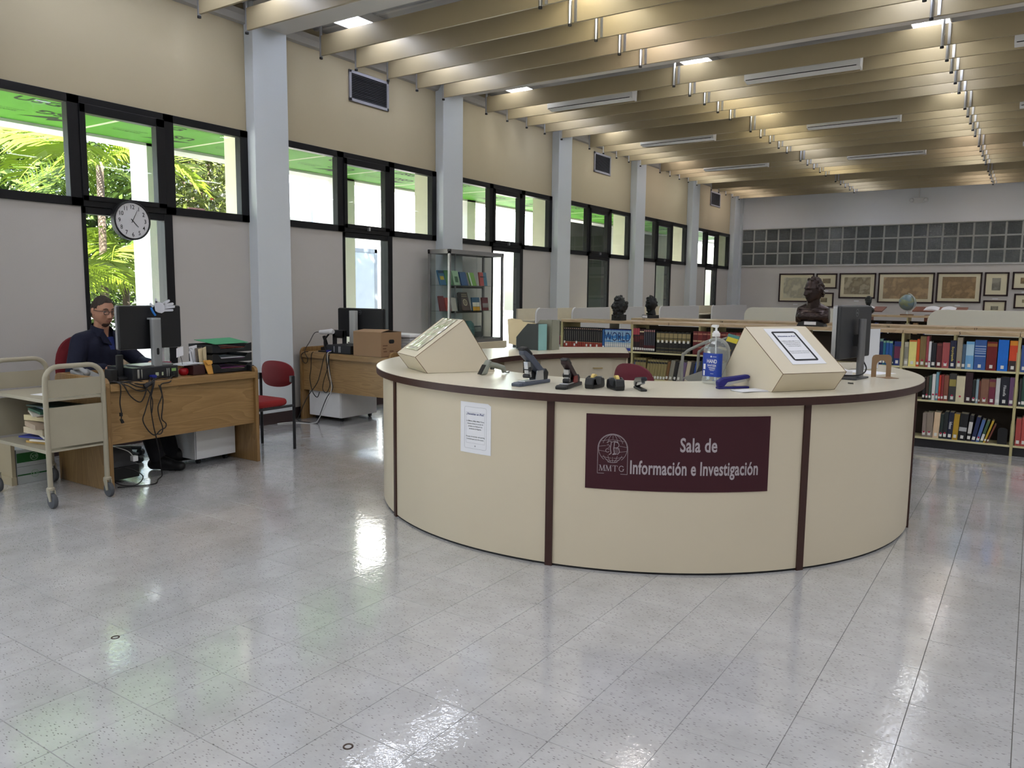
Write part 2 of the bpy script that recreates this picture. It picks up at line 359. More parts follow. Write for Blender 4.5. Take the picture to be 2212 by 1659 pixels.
def tile_geo(mb, cx, cy, s=T / 2 - .0004, ch=.0011):
    a, b = s, s - ch
    mb.add([(cx - a, cy - a, -.0035), (cx + a, cy - a, -.0035), (cx + a, cy + a, -.0035), (cx - a, cy + a, -.0035), (cx - b, cy - b, 0), (cx + b, cy - b, 0), (cx + b, cy + b, 0), (cx - b, cy + b, 0)],
           [(4, 5, 6, 7), (0, 1, 5, 4), (1, 2, 6, 5), (2, 3, 7, 6), (3, 0, 4, 7)])
CC = (-2.36, 5.16)
tiles = []
i0, i1 = int((XW - TX0) / T) - 1, int((XR - TX0) / T) + 1; j0, j1 = int((YN - TY0) / T) - 1, int((YF - TY0) / T) + 1
for i in range(i0, i1):
    for j in range(j0, j1):
        x, y = TX0 + (i + .5) * T, TY0 + (j + .5) * T
        if XW - .1 < x < XR and YN < y < YF: tiles.append((x, y))
def tile_seen(x, y):
    d = math.hypot(x, y); ang = math.degrees(math.atan2(-x, y)) - math.degrees(YAW)
    return abs(ang) < 36.5 and d > 1.75 and math.hypot(x - CC[0], y - CC[1]) > 1.72
near = sorted([t for t in tiles if tile_seen(*t)], key=lambda t: math.hypot(*t))[:300]; ns = set(near)
tm = MB(); tile_geo(tm, 0, 0); tme = mesh_of(tm, 'floor_tile', M_TILE)
for x, y in near: link('floor_tile', tme, FLOOR, (x, y, 0), (random.gauss(0, .0008), random.gauss(0, .0008), 0))
rest = MB()
for x, y in tiles:
    if (x, y) not in ns: tile_geo(rest, x, y)
o = link('floor_tile', mesh_of(rest, 'floor_tile_rest', M_TILE), FLOOR); o['kind'] = 'stuff'

# ---- window wall: upper wall, lower panels, columns, windows
up = MB(); up.box(XW - .16, XW, YN, YF, ZWT, ZCEIL)
for k, R in enumerate(RK):
    pass
WL = struct('wall_left', up, M_UPPER, label='beige wall above the row of windows')
pan = MB()
for k, R in enumerate(RK):
    a = R - 2.593
    for y0, y1 in ((a, R - 1.707), (R - .868, R)):
        p = MB(); p.box(XW - .13, XW, y0, y1, 0, ZWB); part('wall_panel', p, M_LOWER, WL, world=False)
    p = MB(); p.box(XW - .13, XW, R - 1.707, R - .868, 0, .1); part('wall_panel', p, M_LOWER, WL, world=False)
cv = MB()
cv.prism([(XW, 0, ZTOP - .01), (XW + .05, 0, ZTOP), (XW + .09, 0, ZTOP + .05), (XW + .10, 0, ZTOP + .10), (XW, 0, ZTOP + .10)], (0, YF - YN, 0)); cv.map(lambda p: p + Vector((0, YN, 0)))
struct('trim_1', cv, mat('grey cove moulding', (176, 174, 170), .6), label='grey cove moulding at the top of the window wall')
for k, R in enumerate(RK):
    c = MB(); c.box(XW, XW + PRO, R, R + COLW, 0, ZCEIL); co = struct('column', c, M_COLUMN, bev=.006, label='white column between two windows')
    c = MB(); c.box(XW - .36, XW - .0, R - .0, R + COLW, -.1, ZWT + .2); part('column_fin', c, mat('pale outside plaster', (236, 230, 208), .8), co, world=False)
bb = MB()
M_BASE = mat('dark brown vinyl base', (52, 38, 38), .5)
for k, R in enumerate(RK):
    bb.box(XW, XW + .008, R - 2.593, R, 0, .12); bb.box(XW, XW + PRO + .008, R - .008, R + COLW + .008, 0, .12)
struct('baseboard_left', bb, M_BASE)
WN = 0
for k, R in enumerate(RK[1:]):
    WN += 1
    win = thing('window_%d' % WN, 'black framed strip window over a tall narrow window', 'window', (XW, R - 1.3, 0), kind='structure')
    f = MB(); x0, x1 = XW - .06, XW + .022; a = R - 2.593; e = .03
    f.box(x0, x1, a, R, ZWT - .072, ZWT); f.box(x0, x1, a, R, ZWB, ZWB + .072)
    f.box(x0, x1, a, a + .09, ZWB, ZWT); f.box(x0, x1, R - .094, R, ZWB, ZWT)
    f.box(x0, x1, R - 1.795, R - 1.69, ZWB, ZWT); f.box(x0, x1, R - .935, R - .827, ZWB, ZWT)
    # lower tall window frame
    f.box(x0, XW + .012, R - 1.707, R - 1.672, .1, ZWB); f.box(x0 - .05, XW + .018, R - .952, R - .868, .1, ZWB); f.box(x0, XW + .012, R - 1.707, R - .868, .1, .17); f.box(x0, XW + .012, R - 1.707, R - .868, ZWB - .06, ZWB)
    part('window_frame', f, M_FRAME, win, bev=.004)
    s = MB(); xs0, xs1 = XW - .045, XW + .034; y0, y1 = R - 1.70, R - .925
    s.box(xs0, xs1, y0, y1, ZWT - .135, ZWT - .06); s.box(xs0, xs1, y0, y1, ZWB + .05, ZWB + .095); s.box(xs0, xs1, y0, y0 + .052, ZWB + .05, ZWT - .06); s.box(xs0, xs1, y1 - .085, y1, ZWB + .05, ZWT - .06)
    sash = part('sash', s, M_FRAME, win, bev=.004)
    l = MB(); l.box(XW + .03, XW + .06, R - 1.33, R - 1.30, ZWB + .035, ZWB + .075); part('latch', l, M_STEEL, win, parent=sash)
    for y0, y1, z0, z1 in ((a + .09, R - 1.795, ZWB + .072, ZWT - .072), (R - 1.648, R - 1.01, ZWB + .09, ZWT - .13), (R - .827, R - .094, ZWB + .072, ZWT - .072), (R - 1.672, R - .952, .17, ZWB - .06)):
        g = MB(); g.box(XW - .022, XW - .016, y0, y1, z0, z1); part('pane', g, M_PANE, win)

# ---- far wall with a band of glass blocks
ZG0, ZG1 = 2.2135, 3.159
fw = MB(); fw.box(XW - .1, XR, YF, YF + .2, 0, ZG0)
WF = struct('wall_far', fw, mat('grey white wall paint', (204, 200, 197), .75, var=.03, vscale=1.5), label='far wall with framed maps and glass blocks')
fu = MB(); fu.box(XW - .1, XR, YF, YF + .2, ZG1, ZCEIL); part('upper_wall', fu, mat('white wall paint', (232, 234, 238), .7, var=.03, vscale=1.2), WF, world=False)
fj = MB(); fj.box(XW - .1, XR, YF + .008, YF + .08, ZG0, ZG1); part('mortar', fj, mat('grey mortar', (176, 178, 174), .8), WF, world=False)
def block_mat():
    m = bpy.data.materials.new('ribbed glass block'); m.use_nodes = True; nt = m.node_tree; b = nt.nodes['Principled BSDF']; L = nt.links.new
    b.inputs['Roughness'].default_value = .12; b.inputs['Metallic'].default_value = .0; b.inputs['Specular IOR Level'].default_value = .7
    tc = nt.nodes.new('ShaderNodeTexCoord'); wv = nt.nodes.new('ShaderNodeTexWave'); wv.bands_direction = 'X'; wv.inputs['Scale'].default_value = 11
    wv2 = nt.nodes.new('ShaderNodeTexWave'); wv2.bands_direction = 'Z'; wv2.inputs['Scale'].default_value = 11
    L(tc.outputs['Object'], wv.inputs['Vector']); L(tc.outputs['Object'], wv2.inputs['Vector'])
    ad = nt.nodes.new('ShaderNodeMath'); ad.operation = 'ADD'; L(wv.outputs['Fac'], ad.inputs[0]); L(wv2.outputs['Fac'], ad.inputs[1])
    bp = nt.nodes.new('ShaderNodeBump'); bp.inputs['Strength'].default_value = .5; bp.inputs['Distance'].default_value = .01; L(ad.outputs[0], bp.inputs['Height']); L(bp.outputs[0], b.inputs['Normal'])
    oi = nt.nodes.new('ShaderNodeObjectInfo'); cr = nt.nodes.new('ShaderNodeValToRGB'); cr.color_ramp.elements[0].color = lin((62, 68, 68)); cr.color_ramp.elements[1].color = lin((92, 98, 97))
    L(oi.outputs['Random'], cr.inputs[0]); L(cr.outputs[0], b.inputs['Base Color']); return m
BP = .3136; g = MB(); s_ = BP / 2 - .014
g.add([(-s_, .02, -s_), (s_, .02, -s_), (s_, .02, s_), (-s_, .02, s_), (-s_ + .012, 0, -s_ + .012), (s_ - .012, 0, -s_ + .012), (s_ - .012, 0, s_ - .012), (-s_ + .012, 0, s_ - .012), (-s_, .06, -s_), (s_, .06, -s_), (s_, .06, s_), (-s_, .06, s_)],
      [(4, 5, 6, 7), (0, 1, 5, 4), (1, 2, 6, 5), (2, 3, 7, 6), (3, 0, 4, 7), (8, 9, 1, 0), (9, 10, 2, 1), (10, 11, 3, 2), (11, 8, 0, 3)])
gme = mesh_of(g, 'glass_block', block_mat())
for i in range(26):
    for j in range(3): link('glass_block', gme, WF, (-6.62 + BP * (i + .5), YF - .004, ZG0 + .003 + (j + .5) * BP))
sl = MB(); sl.box(XW + .1, XR, YF - .03, YF, ZG0 - .018, ZG0); sl.box(XW + .1, XR, YF - .03, YF, ZG1, ZG1 + .02); part('ledge', sl, M_WHITE, WF, world=False)
cc = MB(); cc.box(XW, XW + .19, YF - .11, YF, 0, ZCEIL); struct('column', cc, M_COLUMN, label='white corner pier where the two walls meet')
wr = MB(); wr.box(XR, XR + .2, YN, YF, 0, ZCEIL); struct('wall_right', wr, M_LOWER)
wb = MB(); wb.box(XW - .16, XR + .2, YN - .2, YN, 0, ZCEIL); struct('wall_near', wb, M_LOWER)

# ---- ceiling, cross beams
ce = MB(); ce.box(XW - .2, XR + .2, YN - .2, YF + .2, ZCEIL, ZCEIL + .1); CEIL = struct('ceiling', ce, M_CEIL, label='grey ceiling above the hanging baffles')
rib = MB()
for k, R in enumerate(RK):
    for q in range(1, 5):
        y = R - 2.593 + q * .52; rib = MB(); rib.box(XW, XR, y - .02, y + .02, ZCEIL - .012, ZCEIL); part('seam_strip', rib, mat('pale ceiling seam', (196, 196, 196), .7), CEIL, world=False)
for k, R in enumerate(RK):
    b = MB(); b.box(XW, XR, R + .02, R + COLW, 4.045, ZCEIL); struct('beam', b, mat('white beam paint', (222, 218, 212), .6, var=.02), bev=.008, label='white cross beam above a column')

# ---- hanging baffles with steel hangers
ZB, BH = 3.898, .206
JX = [-6.52, -3.765, -.955, 1.86]
segname = ['by the windows', 'in the middle', 'at the right']
hang = MB(); hang.tube([(0, 0, ZB - .012), (0, 0, ZCEIL - .02)], .016, 8)
hcap = MB(); hcap.tube([(0, 0, ZB - .03), (0, 0, ZB - .012)], .018, 8)
hclip = MB(); hclip.box(-.045, -.02, -.012, .006, ZB + .002, ZB + BH - .004)
hme, hcme, hlme = mesh_of(hang, 'hanger', M_STEEL, 40), mesh_of(hcap, 'hanger_cap', M_BLACKMATT, 40), mesh_of(hclip, 'hanger_clip', M_STEEL)
colnames = ['before the first column', 'between first and second columns', 'between second and third columns', 'between third and fourth columns', 'between fourth and fifth columns', 'past the fifth column']
bmes = []
for s in range(3):
    L = JX[s + 1] - JX[s] - .03; b = MB(); b.box(0, L, -.012, .012, 0, BH); bmes.append(mesh_of(b, 'ceiling_baffle', M_BAFFLE))
for bay in range(0, 6):
    for k in range(5):
        if bay == 0 and k < 3: continue
        y = RK[2] + .43 + .34 + PITCHY * (bay - 1) + .519 * k
        for s in range(3):
            lab = 'tan ceiling baffle %s, %s of five %s' % (segname[s], ORD[k], colnames[bay])
            o = link('ceiling_baffle', bmes[s], None, (JX[s] + .015, y, ZB)); props(o, lab, 'ceiling baffle', 'hanging ceiling baffles')
            for nm, me in (('hanger', hme), ('hanger_cap', hcme), ('hanger_clip', hlme)):
                h = link(nm, me, o, (-.015, -.022 if s else 0, -ZB)) if nm != 'hanger_clip' else (link(nm, me, o, (0.075, -.012, -ZB)) if s else None)

# ---- fluorescent fixtures above the baffles
def tube_mat(name, c, k=1.0): return mat(name, c, .4, var=.0, emit=TUBE_POWER * k)
TUBES = [tube_mat('cool white lit tube', (232, 238, 255)), tube_mat('neutral lit tube', (244, 246, 250)), tube_mat('warm lit tube', (252, 246, 226)), tube_mat('pinkish lit tube', (248, 240, 240))]
hb = MB(); hb.box(-.15, .15, -.61, .61, .085, .10); hb.prism([(-.15, -.61, .10), (-.16, -.61, .10), (-.18, -.61, .005), (-.17, -.61, .005)], (0, 1.22, 0)); hb.prism([(.15, -.61, .10), (.16, -.61, .10), (.18, -.61, .005), (.17, -.61, .005)], (0, 1.22, 0))
hbm = mesh_of(hb, 'fixture_housing', M_WHITE)
tb = [];
for t_ in TUBES:
    q = MB(); q.tube([(0, -.58, 0), (0, .58, 0)], .019, 8); tb.append(mesh_of(q, 'lamp_tube', t_, 40))
rown = ['nearest the windows', 'in the middle row', 'in the right row']
for r_, x in enumerate((-6.05, -3.55, -1.08)):
    q = 0
    for bay in range(0, 6):
        for j in range(2):
            y = RK[2] + .43 + .66 + PITCHY * (bay - 1) + 1.27 * j + (.5 if bay == 5 else 0)
            t = thing('fluorescent_fixture', 'lit fluorescent fixture %s, %s lamp %s' % (rown[r_], ORD[j], colnames[bay]), 'ceiling light', (x, y, 4.155), group='fluorescent ceiling lights')
            link('housing', hbm, t); ti = (0, 1, 2, 0, 1, 3, 2, 0, 3, 1)[(q * 3 + r_ * 5 + bay) % 10]; q += 1
            for dx in (-.075, .075): link('lamp_tube', tb[ti], t, (dx, 0, .058))
# unlit white fixtures hung across between the baffles
bayn = {2: 'second and third', 3: 'third and fourth', 4: 'fourth and fifth'}
for bay in (2, 3, 4):
    for q, x in enumerate((-5.74, -3.04, -.36)):
        y = RK[2] + .43 + .34 + PITCHY * (bay - 1) + .40
        t = thing('strip_fixture', 'unlit white strip box %s between %s columns' % (('near the windows', 'at mid ceiling', 'at right')[q], bayn[bay]), 'ceiling fixture', (x, y, 3.90), group='white strip boxes between baffles')
        b = MB(); b.prism([(0, -.07, .13), (0, -.06, .02), (0, .06, .0), (0, .07, .13)], (1.25, 0, 0)); part('body', b, M_WHITE, t, world=False, bev=.004)
        b = MB(); b.box(.02, 1.23, -.066, -.060, .018, .026); part('slot', b, M_BLACKMATT, t, world=False)
        b = MB(); b.prism([(1.25, -.078, .135), (1.25, -.066, .01), (1.25, .066, -.008), (1.25, .078, .135)], (.02, 0, 0)); part('end_cap', b, M_WHITE, t, world=False)

# ---- wall vents
for (y0, y1, lab) in ((6.735, 7.40, 'steel louvred air vent high on wall between first and second columns'), (12.80, 13.45, 'steel louvred air vent high on wall between third and fourth columns'), (18.88, 19.58, 'steel louvred air vent high on wall near far corner')):
    z0, z1 = 3.615, 3.965
    t = thing('air_vent', lab, 'vent', (XW, (y0 + y1) / 2, z0), group='wall air vents')
    f = MB(); f.box(XW, XW + .02, y0, y1, z0, z0 + .035); f.box(XW, XW + .02, y0, y1, z1 - .035, z1); f.box(XW, XW + .02, y0, y0 + .035, z0, z1); f.box(XW, XW + .02, y1 - .035, y1, z0, z1); part('frame', f, mat('grey vent steel', (160, 160, 168), .45, metal=.3), t, bev=.003)
    f = MB(); f.box(XW, XW + .003, y0 + .03, y1 - .03, z0 + .03, z1 - .03); part('duct', f, mat('dark vent duct', (26, 26, 28), .8), t)
    n = 14
    for i in range(n):
        z = z0 + .04 + (z1 - z0 - .08) * (i + .5) / n; f = MB(); f.prism([(XW + .004, y0 + .03, z + .003), (XW + .006, y0 + .03, z + .004), (XW + .016, y0 + .03, z - .004), (XW + .014, y0 + .03, z - .005)], (0, y1 - y0 - .06, 0)); part('slat', f, mat('dark vent slat', (104, 104, 110), .5), t)

# ================================================================ OUTSIDE
M_GREENBOARD = mat('green sheathing board', (80, 150, 34), .7, var=.10, vscale=2.5)
M_TAPE = mat('pale seam tape', (206, 214, 178), .8)
M_STUCCO = mat('white outside stucco', (238, 236, 230), .85, var=.03, vscale=2, bump=.2, bscale=40)
M_LOGO = mat('dark green print', (24, 44, 18), .8)
SOZ, SOX = 3.06, -8.52
gd = MB(); gd.box(-60, XW - .16, -30, 60, -.3, -.1); struct('ground', gd, mat('outside pavement', (206, 204, 196), .9, var=.1, vscale=1), label='pavement outside the windows')
so = MB(); so.box(SOX - .25, XW - .16, -3, 30, SOZ + .014, SOZ + .3)
SOF = struct('canopy', so, M_STUCCO, label='walkway canopy outside the windows')
ed = MB(); ed.box(SOX - .3, SOX, -3, 30, SOZ - .03, SOZ + .35); part('fascia', ed, M_STUCCO, SOF, world=False)
ys = [4.447 - 2 * 1.222 + 1.222 * k for k in range(18)]
def sheath_logo():
    mb = MB()
    # arrow-like double mark, word under it
    mb.add([(-.26, .02, 0), (.02, .20, 0), (.04, .11, 0), (.28, .18, 0), (.0, -.03, 0), (-.02, .06, 0)], [(0, 5, 2, 1), (5, 4, 3, 2)])
    t_ = text('USG', .22, .02, 1.0); t_.map(lambda p: p + Vector((.05, -.22, 0))); mb.merge(t_)
    return mb
def sheath_small():
    mb = text('SECUROCK', .055, 0, 1.1); t_ = text('GLASS-MAT SHEATHING', .035, 0, 1.0); t_.map(lambda p: p + Vector((0, -.07, 0))); mb.merge(t_); return mb
for i in range(17):
    b = MB(); b.box(SOX, XW - .17, ys[i] + .006, ys[i + 1] - .006, SOZ, SOZ + .012); bo = part('sheathing_panel', b, M_GREENBOARD, SOF, world=False)
    for (x, dy, fl_) in ((-7.35, .36, 1), (-8.05, .84, -1)):
        lg = sheath_logo(); place(lg, (x, ys[i] + dy, SOZ - .002), (0, fl_, 0), (fl_, 0, 0)); part('printed_mark', lg, M_LOGO, SOF, parent=bo, world=False)
        lg = sheath_small(); place(lg, (x, ys[i] + dy + .52 * (1 if dy < .5 else -1), SOZ - .002), (0, fl_, 0), (fl_, 0, 0)); part('printed_mark', lg, M_LOGO, SOF, parent=bo, world=False)
    b = MB(); b.box(SOX, XW - .17, ys[i] - .022, ys[i] + .022, SOZ - .001, SOZ + .004); part('seam_tape', b, M_TAPE, SOF, world=False)
for k, R in enumerate(RK[1:]):
    c = MB(); c.box(SOX - .34, SOX, R - .027, R + .22, -.1, SOZ + .02); struct('column', c, M_STUCCO, label='white outside column under the walkway canopy')
# building across the path
bw = MB(); bw.box(-12.4, -12.0, 9.9, 17.6, -.1, 6.0); bw.box(-16, -12.4, 9.9, 10.2, -.1, 6.0)
BLD = thing('neighbour_building', 'white building with grey door across the walkway', 'building', (-12, 14, 0))
part('wall', bw, M_STUCCO, BLD)
d = MB(); d.box(-12.0, -11.96, 11.65, 12.55, 0, 2.25); dr = part('door', d, mat('grey door paint', (140, 150, 160), .6), BLD)
d = MB(); d.box(-12.0, -11.95, 11.57, 11.65, 0, 2.33); d.box(-12.0, -11.95, 12.55, 12.63, 0, 2.33); d.box(-12.0, -11.95, 11.57, 12.63, 2.25, 2.33); part('door_frame', d, mat('grey door frame', (110, 118, 126), .6), BLD)
d = MB(); d.tube([(-11.9, 10.72, 0), (-11.9, 10.72, 3.0), (-11.96, 10.72, 3.1), (-11.96, 10.72, 4.5)], .04, 8); part('drain_pipe', d, mat('grey drain pipe', (150, 156, 164), .6), BLD)
d = MB(); d.box(-11.99, -11.9, 9.95, 10.35, 1.6, 3.0); part('wall_box', d, mat('grey green box', (166, 172, 160), .7), BLD)
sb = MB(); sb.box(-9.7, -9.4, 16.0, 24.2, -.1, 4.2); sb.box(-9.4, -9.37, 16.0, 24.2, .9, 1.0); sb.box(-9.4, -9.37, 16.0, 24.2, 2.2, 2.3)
sr = MB(); sr.box(-10.3, SOX - .3, 15.8, 24.4, 3.25, 3.40)  # added slab, unseen, keeps the sun off the garden wall
sb2 = thing('garden_wall', 'dark grey shaded wall beyond the far windows', 'wall', (-9.55, 20, 0)); part('wall', sb, mat('shade darkened grey stucco', (70, 74, 66), .9, var=.1, vscale=1), sb2); part('added_shade_slab', sr, M_STUCCO, sb2)  # dark grey puts the wall's shade into the stucco colour
# trees: palms and leafy shrubs
M_FROND = mat('sunlit palm frond', (96, 116, 24), .55, var=.35, vscale=5); M_LEAF = mat('bright green leaves', (60, 84, 22), .6, var=.5, vscale=4); M_LEAF2 = mat('olive leaves', (78, 88, 30), .6, var=.5, vscale=4)
M_TRUNK = mat('grey palm trunk', (78, 66, 56), .9, var=.5, vscale=14, stretch=(1, 1, 8))
def frond(L, droop, n=34):
    mb = MB(); sp = []
    for i in range(13):
        t = i / 12; sp.append(Vector((L * t * (1 - .18 * droop * t), 0, L * (.45 * t - droop * t * t))))
    mb.tube(sp, [.016 * (1 - .8 * i / 12) for i in range(13)], 5)
    for i in range(n):
        t = .10 + .88 * i / n; k = t * 12; a = int(k); p = sp[a].lerp(sp[min(12, a + 1)], k - a); ll = .62 * math.sin(math.pi * (.15 + .8 * t)) + .10
        for s in (-1, 1):
            d = Vector((.50, s * .75, -.28 - .3 * random.random())).normalized() * ll; wd = Vector((.016, 0, .006))
            mb.add([p - wd, p + wd, p + d * .6 + wd * .8 + Vector((0, 0, .02)), p + d + Vector((0, 0, -.06)), p + d * .6 - wd * .8 + Vector((0, 0, .02))], [(0, 1, 2, 4), (4, 2, 3)])
    return mb
fr_me = [mesh_of(frond(1.9, .55), 'frond', M_FROND), mesh_of(frond(1.6, .9), 'frond', M_FROND)]
def palm(x, y, h, n, lab, seed):
    rnd = random.Random(seed); t = thing('palm_tree', lab, 'palm tree', (x, y, -.1), group='palms outside the first window')
    tr = MB(); tr.tube([(0, 0, 0), (.03, .02, h * .5), (.0, .05, h)], [.065, .055, .05], 8); part('trunk', tr, M_TRUNK, t, world=False, smooth=True)
    for i in range(n): link('frond', fr_me[i % 2], t, (0, .05, h - .05), (rnd.uniform(-.2, .2), -rnd.uniform(-.2, .7), 6.28 * i / n + rnd.uniform(-.3, .3)))
palm(-11.2, 6.15, 3.3, 11, 'palm with speckled trunk nearest the clock window', 1)
palm(-11.9, 7.15, 4.3, 10, 'tall palm with trunk behind the clock', 2)
palm(-11.2, 5.55, 1.5, 10, 'low young palm with arching fronds behind the desk', 3)
palm(-11.7, 6.75, 2.1, 9, 'second low palm crowding the tall narrow window', 4)
def shrub(x, y, rx, ry, z0, z1, n, lab, m, seed, ls=.09):
    rnd = random.Random(seed); t = thing('leafy_tree', lab, 'tree', (x, y, -.1), group='leafy trees outside the windows')
    tr = MB()
    for q in range(5):
        a = rnd.uniform(0, 6.28); tr.tube([(0, 0, 0), (rx * .3 * math.cos(a), ry * .3 * math.sin(a), z1 * .5), (rx * .6 * math.cos(a), ry * .6 * math.sin(a), z1 * .85)], [.05, .03, .012], 6)
    part('stem', tr, M_TRUNK, t, world=False)
    mb = MB(); cl = []
    for i in range(max(8, n // 160)):
        while 1:
            p = Vector((rnd.uniform(-1, 1), rnd.uniform(-1, 1), rnd.uniform(-1, 1)))
            if p.length < 1: break
        cl.append(p)
    for i in range(n):
        q = cl[i % len(cl)]; p = q + Vector((rnd.gauss(0, .17), rnd.gauss(0, .17), rnd.gauss(0, .12)))
        c = Vector((p.x * rx, p.y * ry, (z0 + z1) / 2 + p.z * (z1 - z0) / 2)); d = Vector((rnd.gauss(0, 1), rnd.gauss(0, 1), rnd.gauss(-.4, .6))).normalized(); s = d.orthogonal().normalized(); s = (s * math.cos(i) + d.cross(s) * math.sin(i)); l = ls * rnd.uniform(.6, 1.5)
        mb.add([c, c + d * l * .5 + s * l * .17, c + d * l, c + d * l * .5 - s * l * .17], [(0, 1, 2, 3)])
    part('foliage', mb, m, t, world=False, kind='stuff')
shrub(-13.4, 9.5, 1.3, 1.6, .2, 6.2, 15000, 'bamboo like thicket seen through the right upper pane', M_LEAF2, 11, .15)
shrub(-14.6, 7.2, 1.6, 1.7, .0, 5.6, 15000, 'dense green tree behind the palms', M_LEAF, 12, .17)
shrub(-13.2, 4.9, 1.5, 1.5, .0, 3.3, 8000, 'broad shrub at the left of the palms', M_LEAF, 13, .16)
shrub(-16.5, 5.6, 1.8, 1.8, 1.8, 6.4, 7000, 'sparse tree crown against the bright sky', M_LEAF, 14, .18)
shrub(-11.2, 3.9, .9, .9, .0, 1.9, 4000, 'leafy bush outside at the far left', M_LEAF, 15, .13)

def shade_tree():
    rnd = random.Random(21); x, y = -9.42, 9.10; t = thing('leafy_tree', 'tall tree shading the grey door from above the canopy', 'tree', (x, y, -.1), group='leafy trees outside the windows')
    tr = MB(); tr.tube([(0, 0, 0), (.02, -.02, 2.5), (.1, -.05, 5.4)], [.07, .06, .04], 8); part('trunk', tr, M_TRUNK, t, world=False, smooth=True)
    mb = MB()
    for i in range(5200):
        c = Vector((rnd.gauss(.1, .62), rnd.gauss(-.05, .75), 5.75 + rnd.gauss(0, .42)))
        d = Vector((rnd.gauss(0, 1), rnd.gauss(0, 1), rnd.gauss(-.3, .6))).normalized(); s = d.orthogonal().normalized(); l = .15 * rnd.uniform(.6, 1.4)
        mb.add([c, c + d * l * .5 + s * l * .22, c + d * l, c + d * l * .5 - s * l * .22], [(0, 1, 2, 3)])
    part('foliage', mb, M_LEAF, t, world=False, kind='stuff')
shade_tree()

# ================================================================ ROUND INFORMATION COUNTER
ZC, RB, RT, RI = .91, 1.80, 1.845, 1.10
A_END, A_START = 46.0, 118.0 - 360.0          # right end of the ring, back-left end (clockwise through the front)
cnt = thing('information_counter', 'large round cream information counter with dark brown edging', 'counter', (CC[0], CC[1], 0))
trims = [-161.85 - 41.3, -161.85, -120.3, -79.0, -36.9, 3.4, 44.6]
angs = [A_START] + trims + [A_END]
for i in range(len(angs) - 1):
    p = MB(); p.ring(CC, RB - .03, RB, .012, ZC - .044, angs[i] + .0, angs[i + 1], 14); part('front_panel', p, M_CREAM, cnt, smooth=30)
for a in trims:
    p = MB(); p.ring(CC, RB - .005, RB + .009, 0, ZC - .044, a - .62, a + .62, 2); part('joint_strip', p, M_BROWN, cnt)
p = MB(); p.ring(CC, RB - .05, RB - .006, 0, .012, A_START, A_END, 90); part('toe_strip', p, M_BLACKMATT, cnt)
top = MB(); top.ring(CC, RI, RT - .004, ZC - .040, ZC, A_START, A_END, 96); part('countertop', top, M_CREAMTOP, cnt, smooth=30)
ed = MB(); ed.ring(CC, RT - .005, RT, ZC - .042, ZC - .0015, A_START - .1, A_END + .1, 96); ed.ring(CC, RI - .004, RI + .002, ZC - .042, ZC - .0015, A_START - .1, A_END + .1, 80)
for a in (A_START, A_END):
    ca, sa = math.cos(math.radians(a)), math.sin(math.radians(a)); t = Vector((-sa, ca, 0)) * (.006 if a == A_END else -.006)
    q = [Vector((CC[0] + r * ca, CC[1] + r * sa, z)) for r, z in ((RI - .004, ZC - .042), (RT, ZC - .042), (RT, ZC - .0015), (RI - .004, ZC - .0015))]; ed.prism(q, t)
part('edge_band', ed, M_BROWN, cnt, smooth=30)
# inner drawer cabinets of the ring (seen across the well at the back left)
def ringbox(r0, r1, z0, z1, a0, a1, n=6):
    m = MB(); m.ring(CC, r0, r1, z0, z1, a0, a1, n); return m
part('cabinet', ringbox(RI + .05, RI + .5, .08, ZC - .042, -241, -200, 10), mat('grey cream laminate', (196, 186, 164), .5), cnt)
part('cabinet', ringbox(RI + .05, RI + .5, .08, ZC - .042, -192, -180), mat('grey cream laminate', (196, 186, 164), .5), cnt)
dw = ringbox(RI + .035, RI + .05, .46, ZC - .05, -235, -201, 10); dwo = part('drawer', dw, mat('grey cream laminate', (196, 186, 164), .5), cnt)
def polar(a, r, z): return (CC[0] + r * math.cos(math.radians(a)), CC[1] + r * math.sin(math.radians(a)), z)
hd = MB(); hd.tube([polar(-230.5, RI + .035, .775), polar(-230.5, RI + .015, .775), polar(-226.5, RI + .015, .775), polar(-226.5, RI + .035, .775)], .004, 6); part('handle', hd, mat('brass', (190, 160, 90), .3, metal=.9), cnt, parent=dwo)
part('end_panel', ringbox(RI + .03, RB - .03, .0, ZC - .042, -241.7, -241), M_CREAM, cnt)
part('end_panel', ringbox(RI + .03, RB - .03, .0, ZC - .042, 45.2, 45.9), M_CREAM, cnt)
part('inner_panel', ringbox(RI + .25, RI + .27, .0, ZC - .042, -180, 45, 60), M_CREAM, cnt)

# ---- sign on the counter: curved maroon plate with lettering and emblem
def cyl(mb, a_mid, r, zc=0.0):
    """wrap flat XY (metres) onto the counter cylinder; x to the right as seen from outside"""
    return mb.map(lambda p: Vector((CC[0] + (r + p.z) * math.cos(math.radians(a_mid) + p.x / r), CC[1] + (r + p.z) * math.sin(math.radians(a_mid) + p.x / r), zc + p.y)))
SG = thing('sign_plate', 'curved maroon sign reading Sala de Información e Investigación on the counter front', 'sign', polar(-58.3, RB, .43))
sw = math.radians(29.4) * RB
pl = MB(); pl.ring(CC, RB, RB + .004, .431, .812, -58.35 - 14.7, -58.35 + 14.7, 24); part('plate', pl, mat('maroon sign enamel', (56, 8, 22), .5, var=.04), SG, smooth=30)
M_SILV = mat('silver grey lettering', (170, 160, 164), .5)
for s_, z, x, sz, sx in (('Sala de', .636, (.004, .188), .098, .72), ('Información e Investigación', .518, (-.238, .404), .096, .685)):
    tx = text(s_, sz, .022, sx, space=1.04); fit_x(tx, *x); cyl(tx.map(lambda p: Vector((p.x, p.y + z, .005))), -58.35, RB); part('lettering', tx, M_SILV, SG)
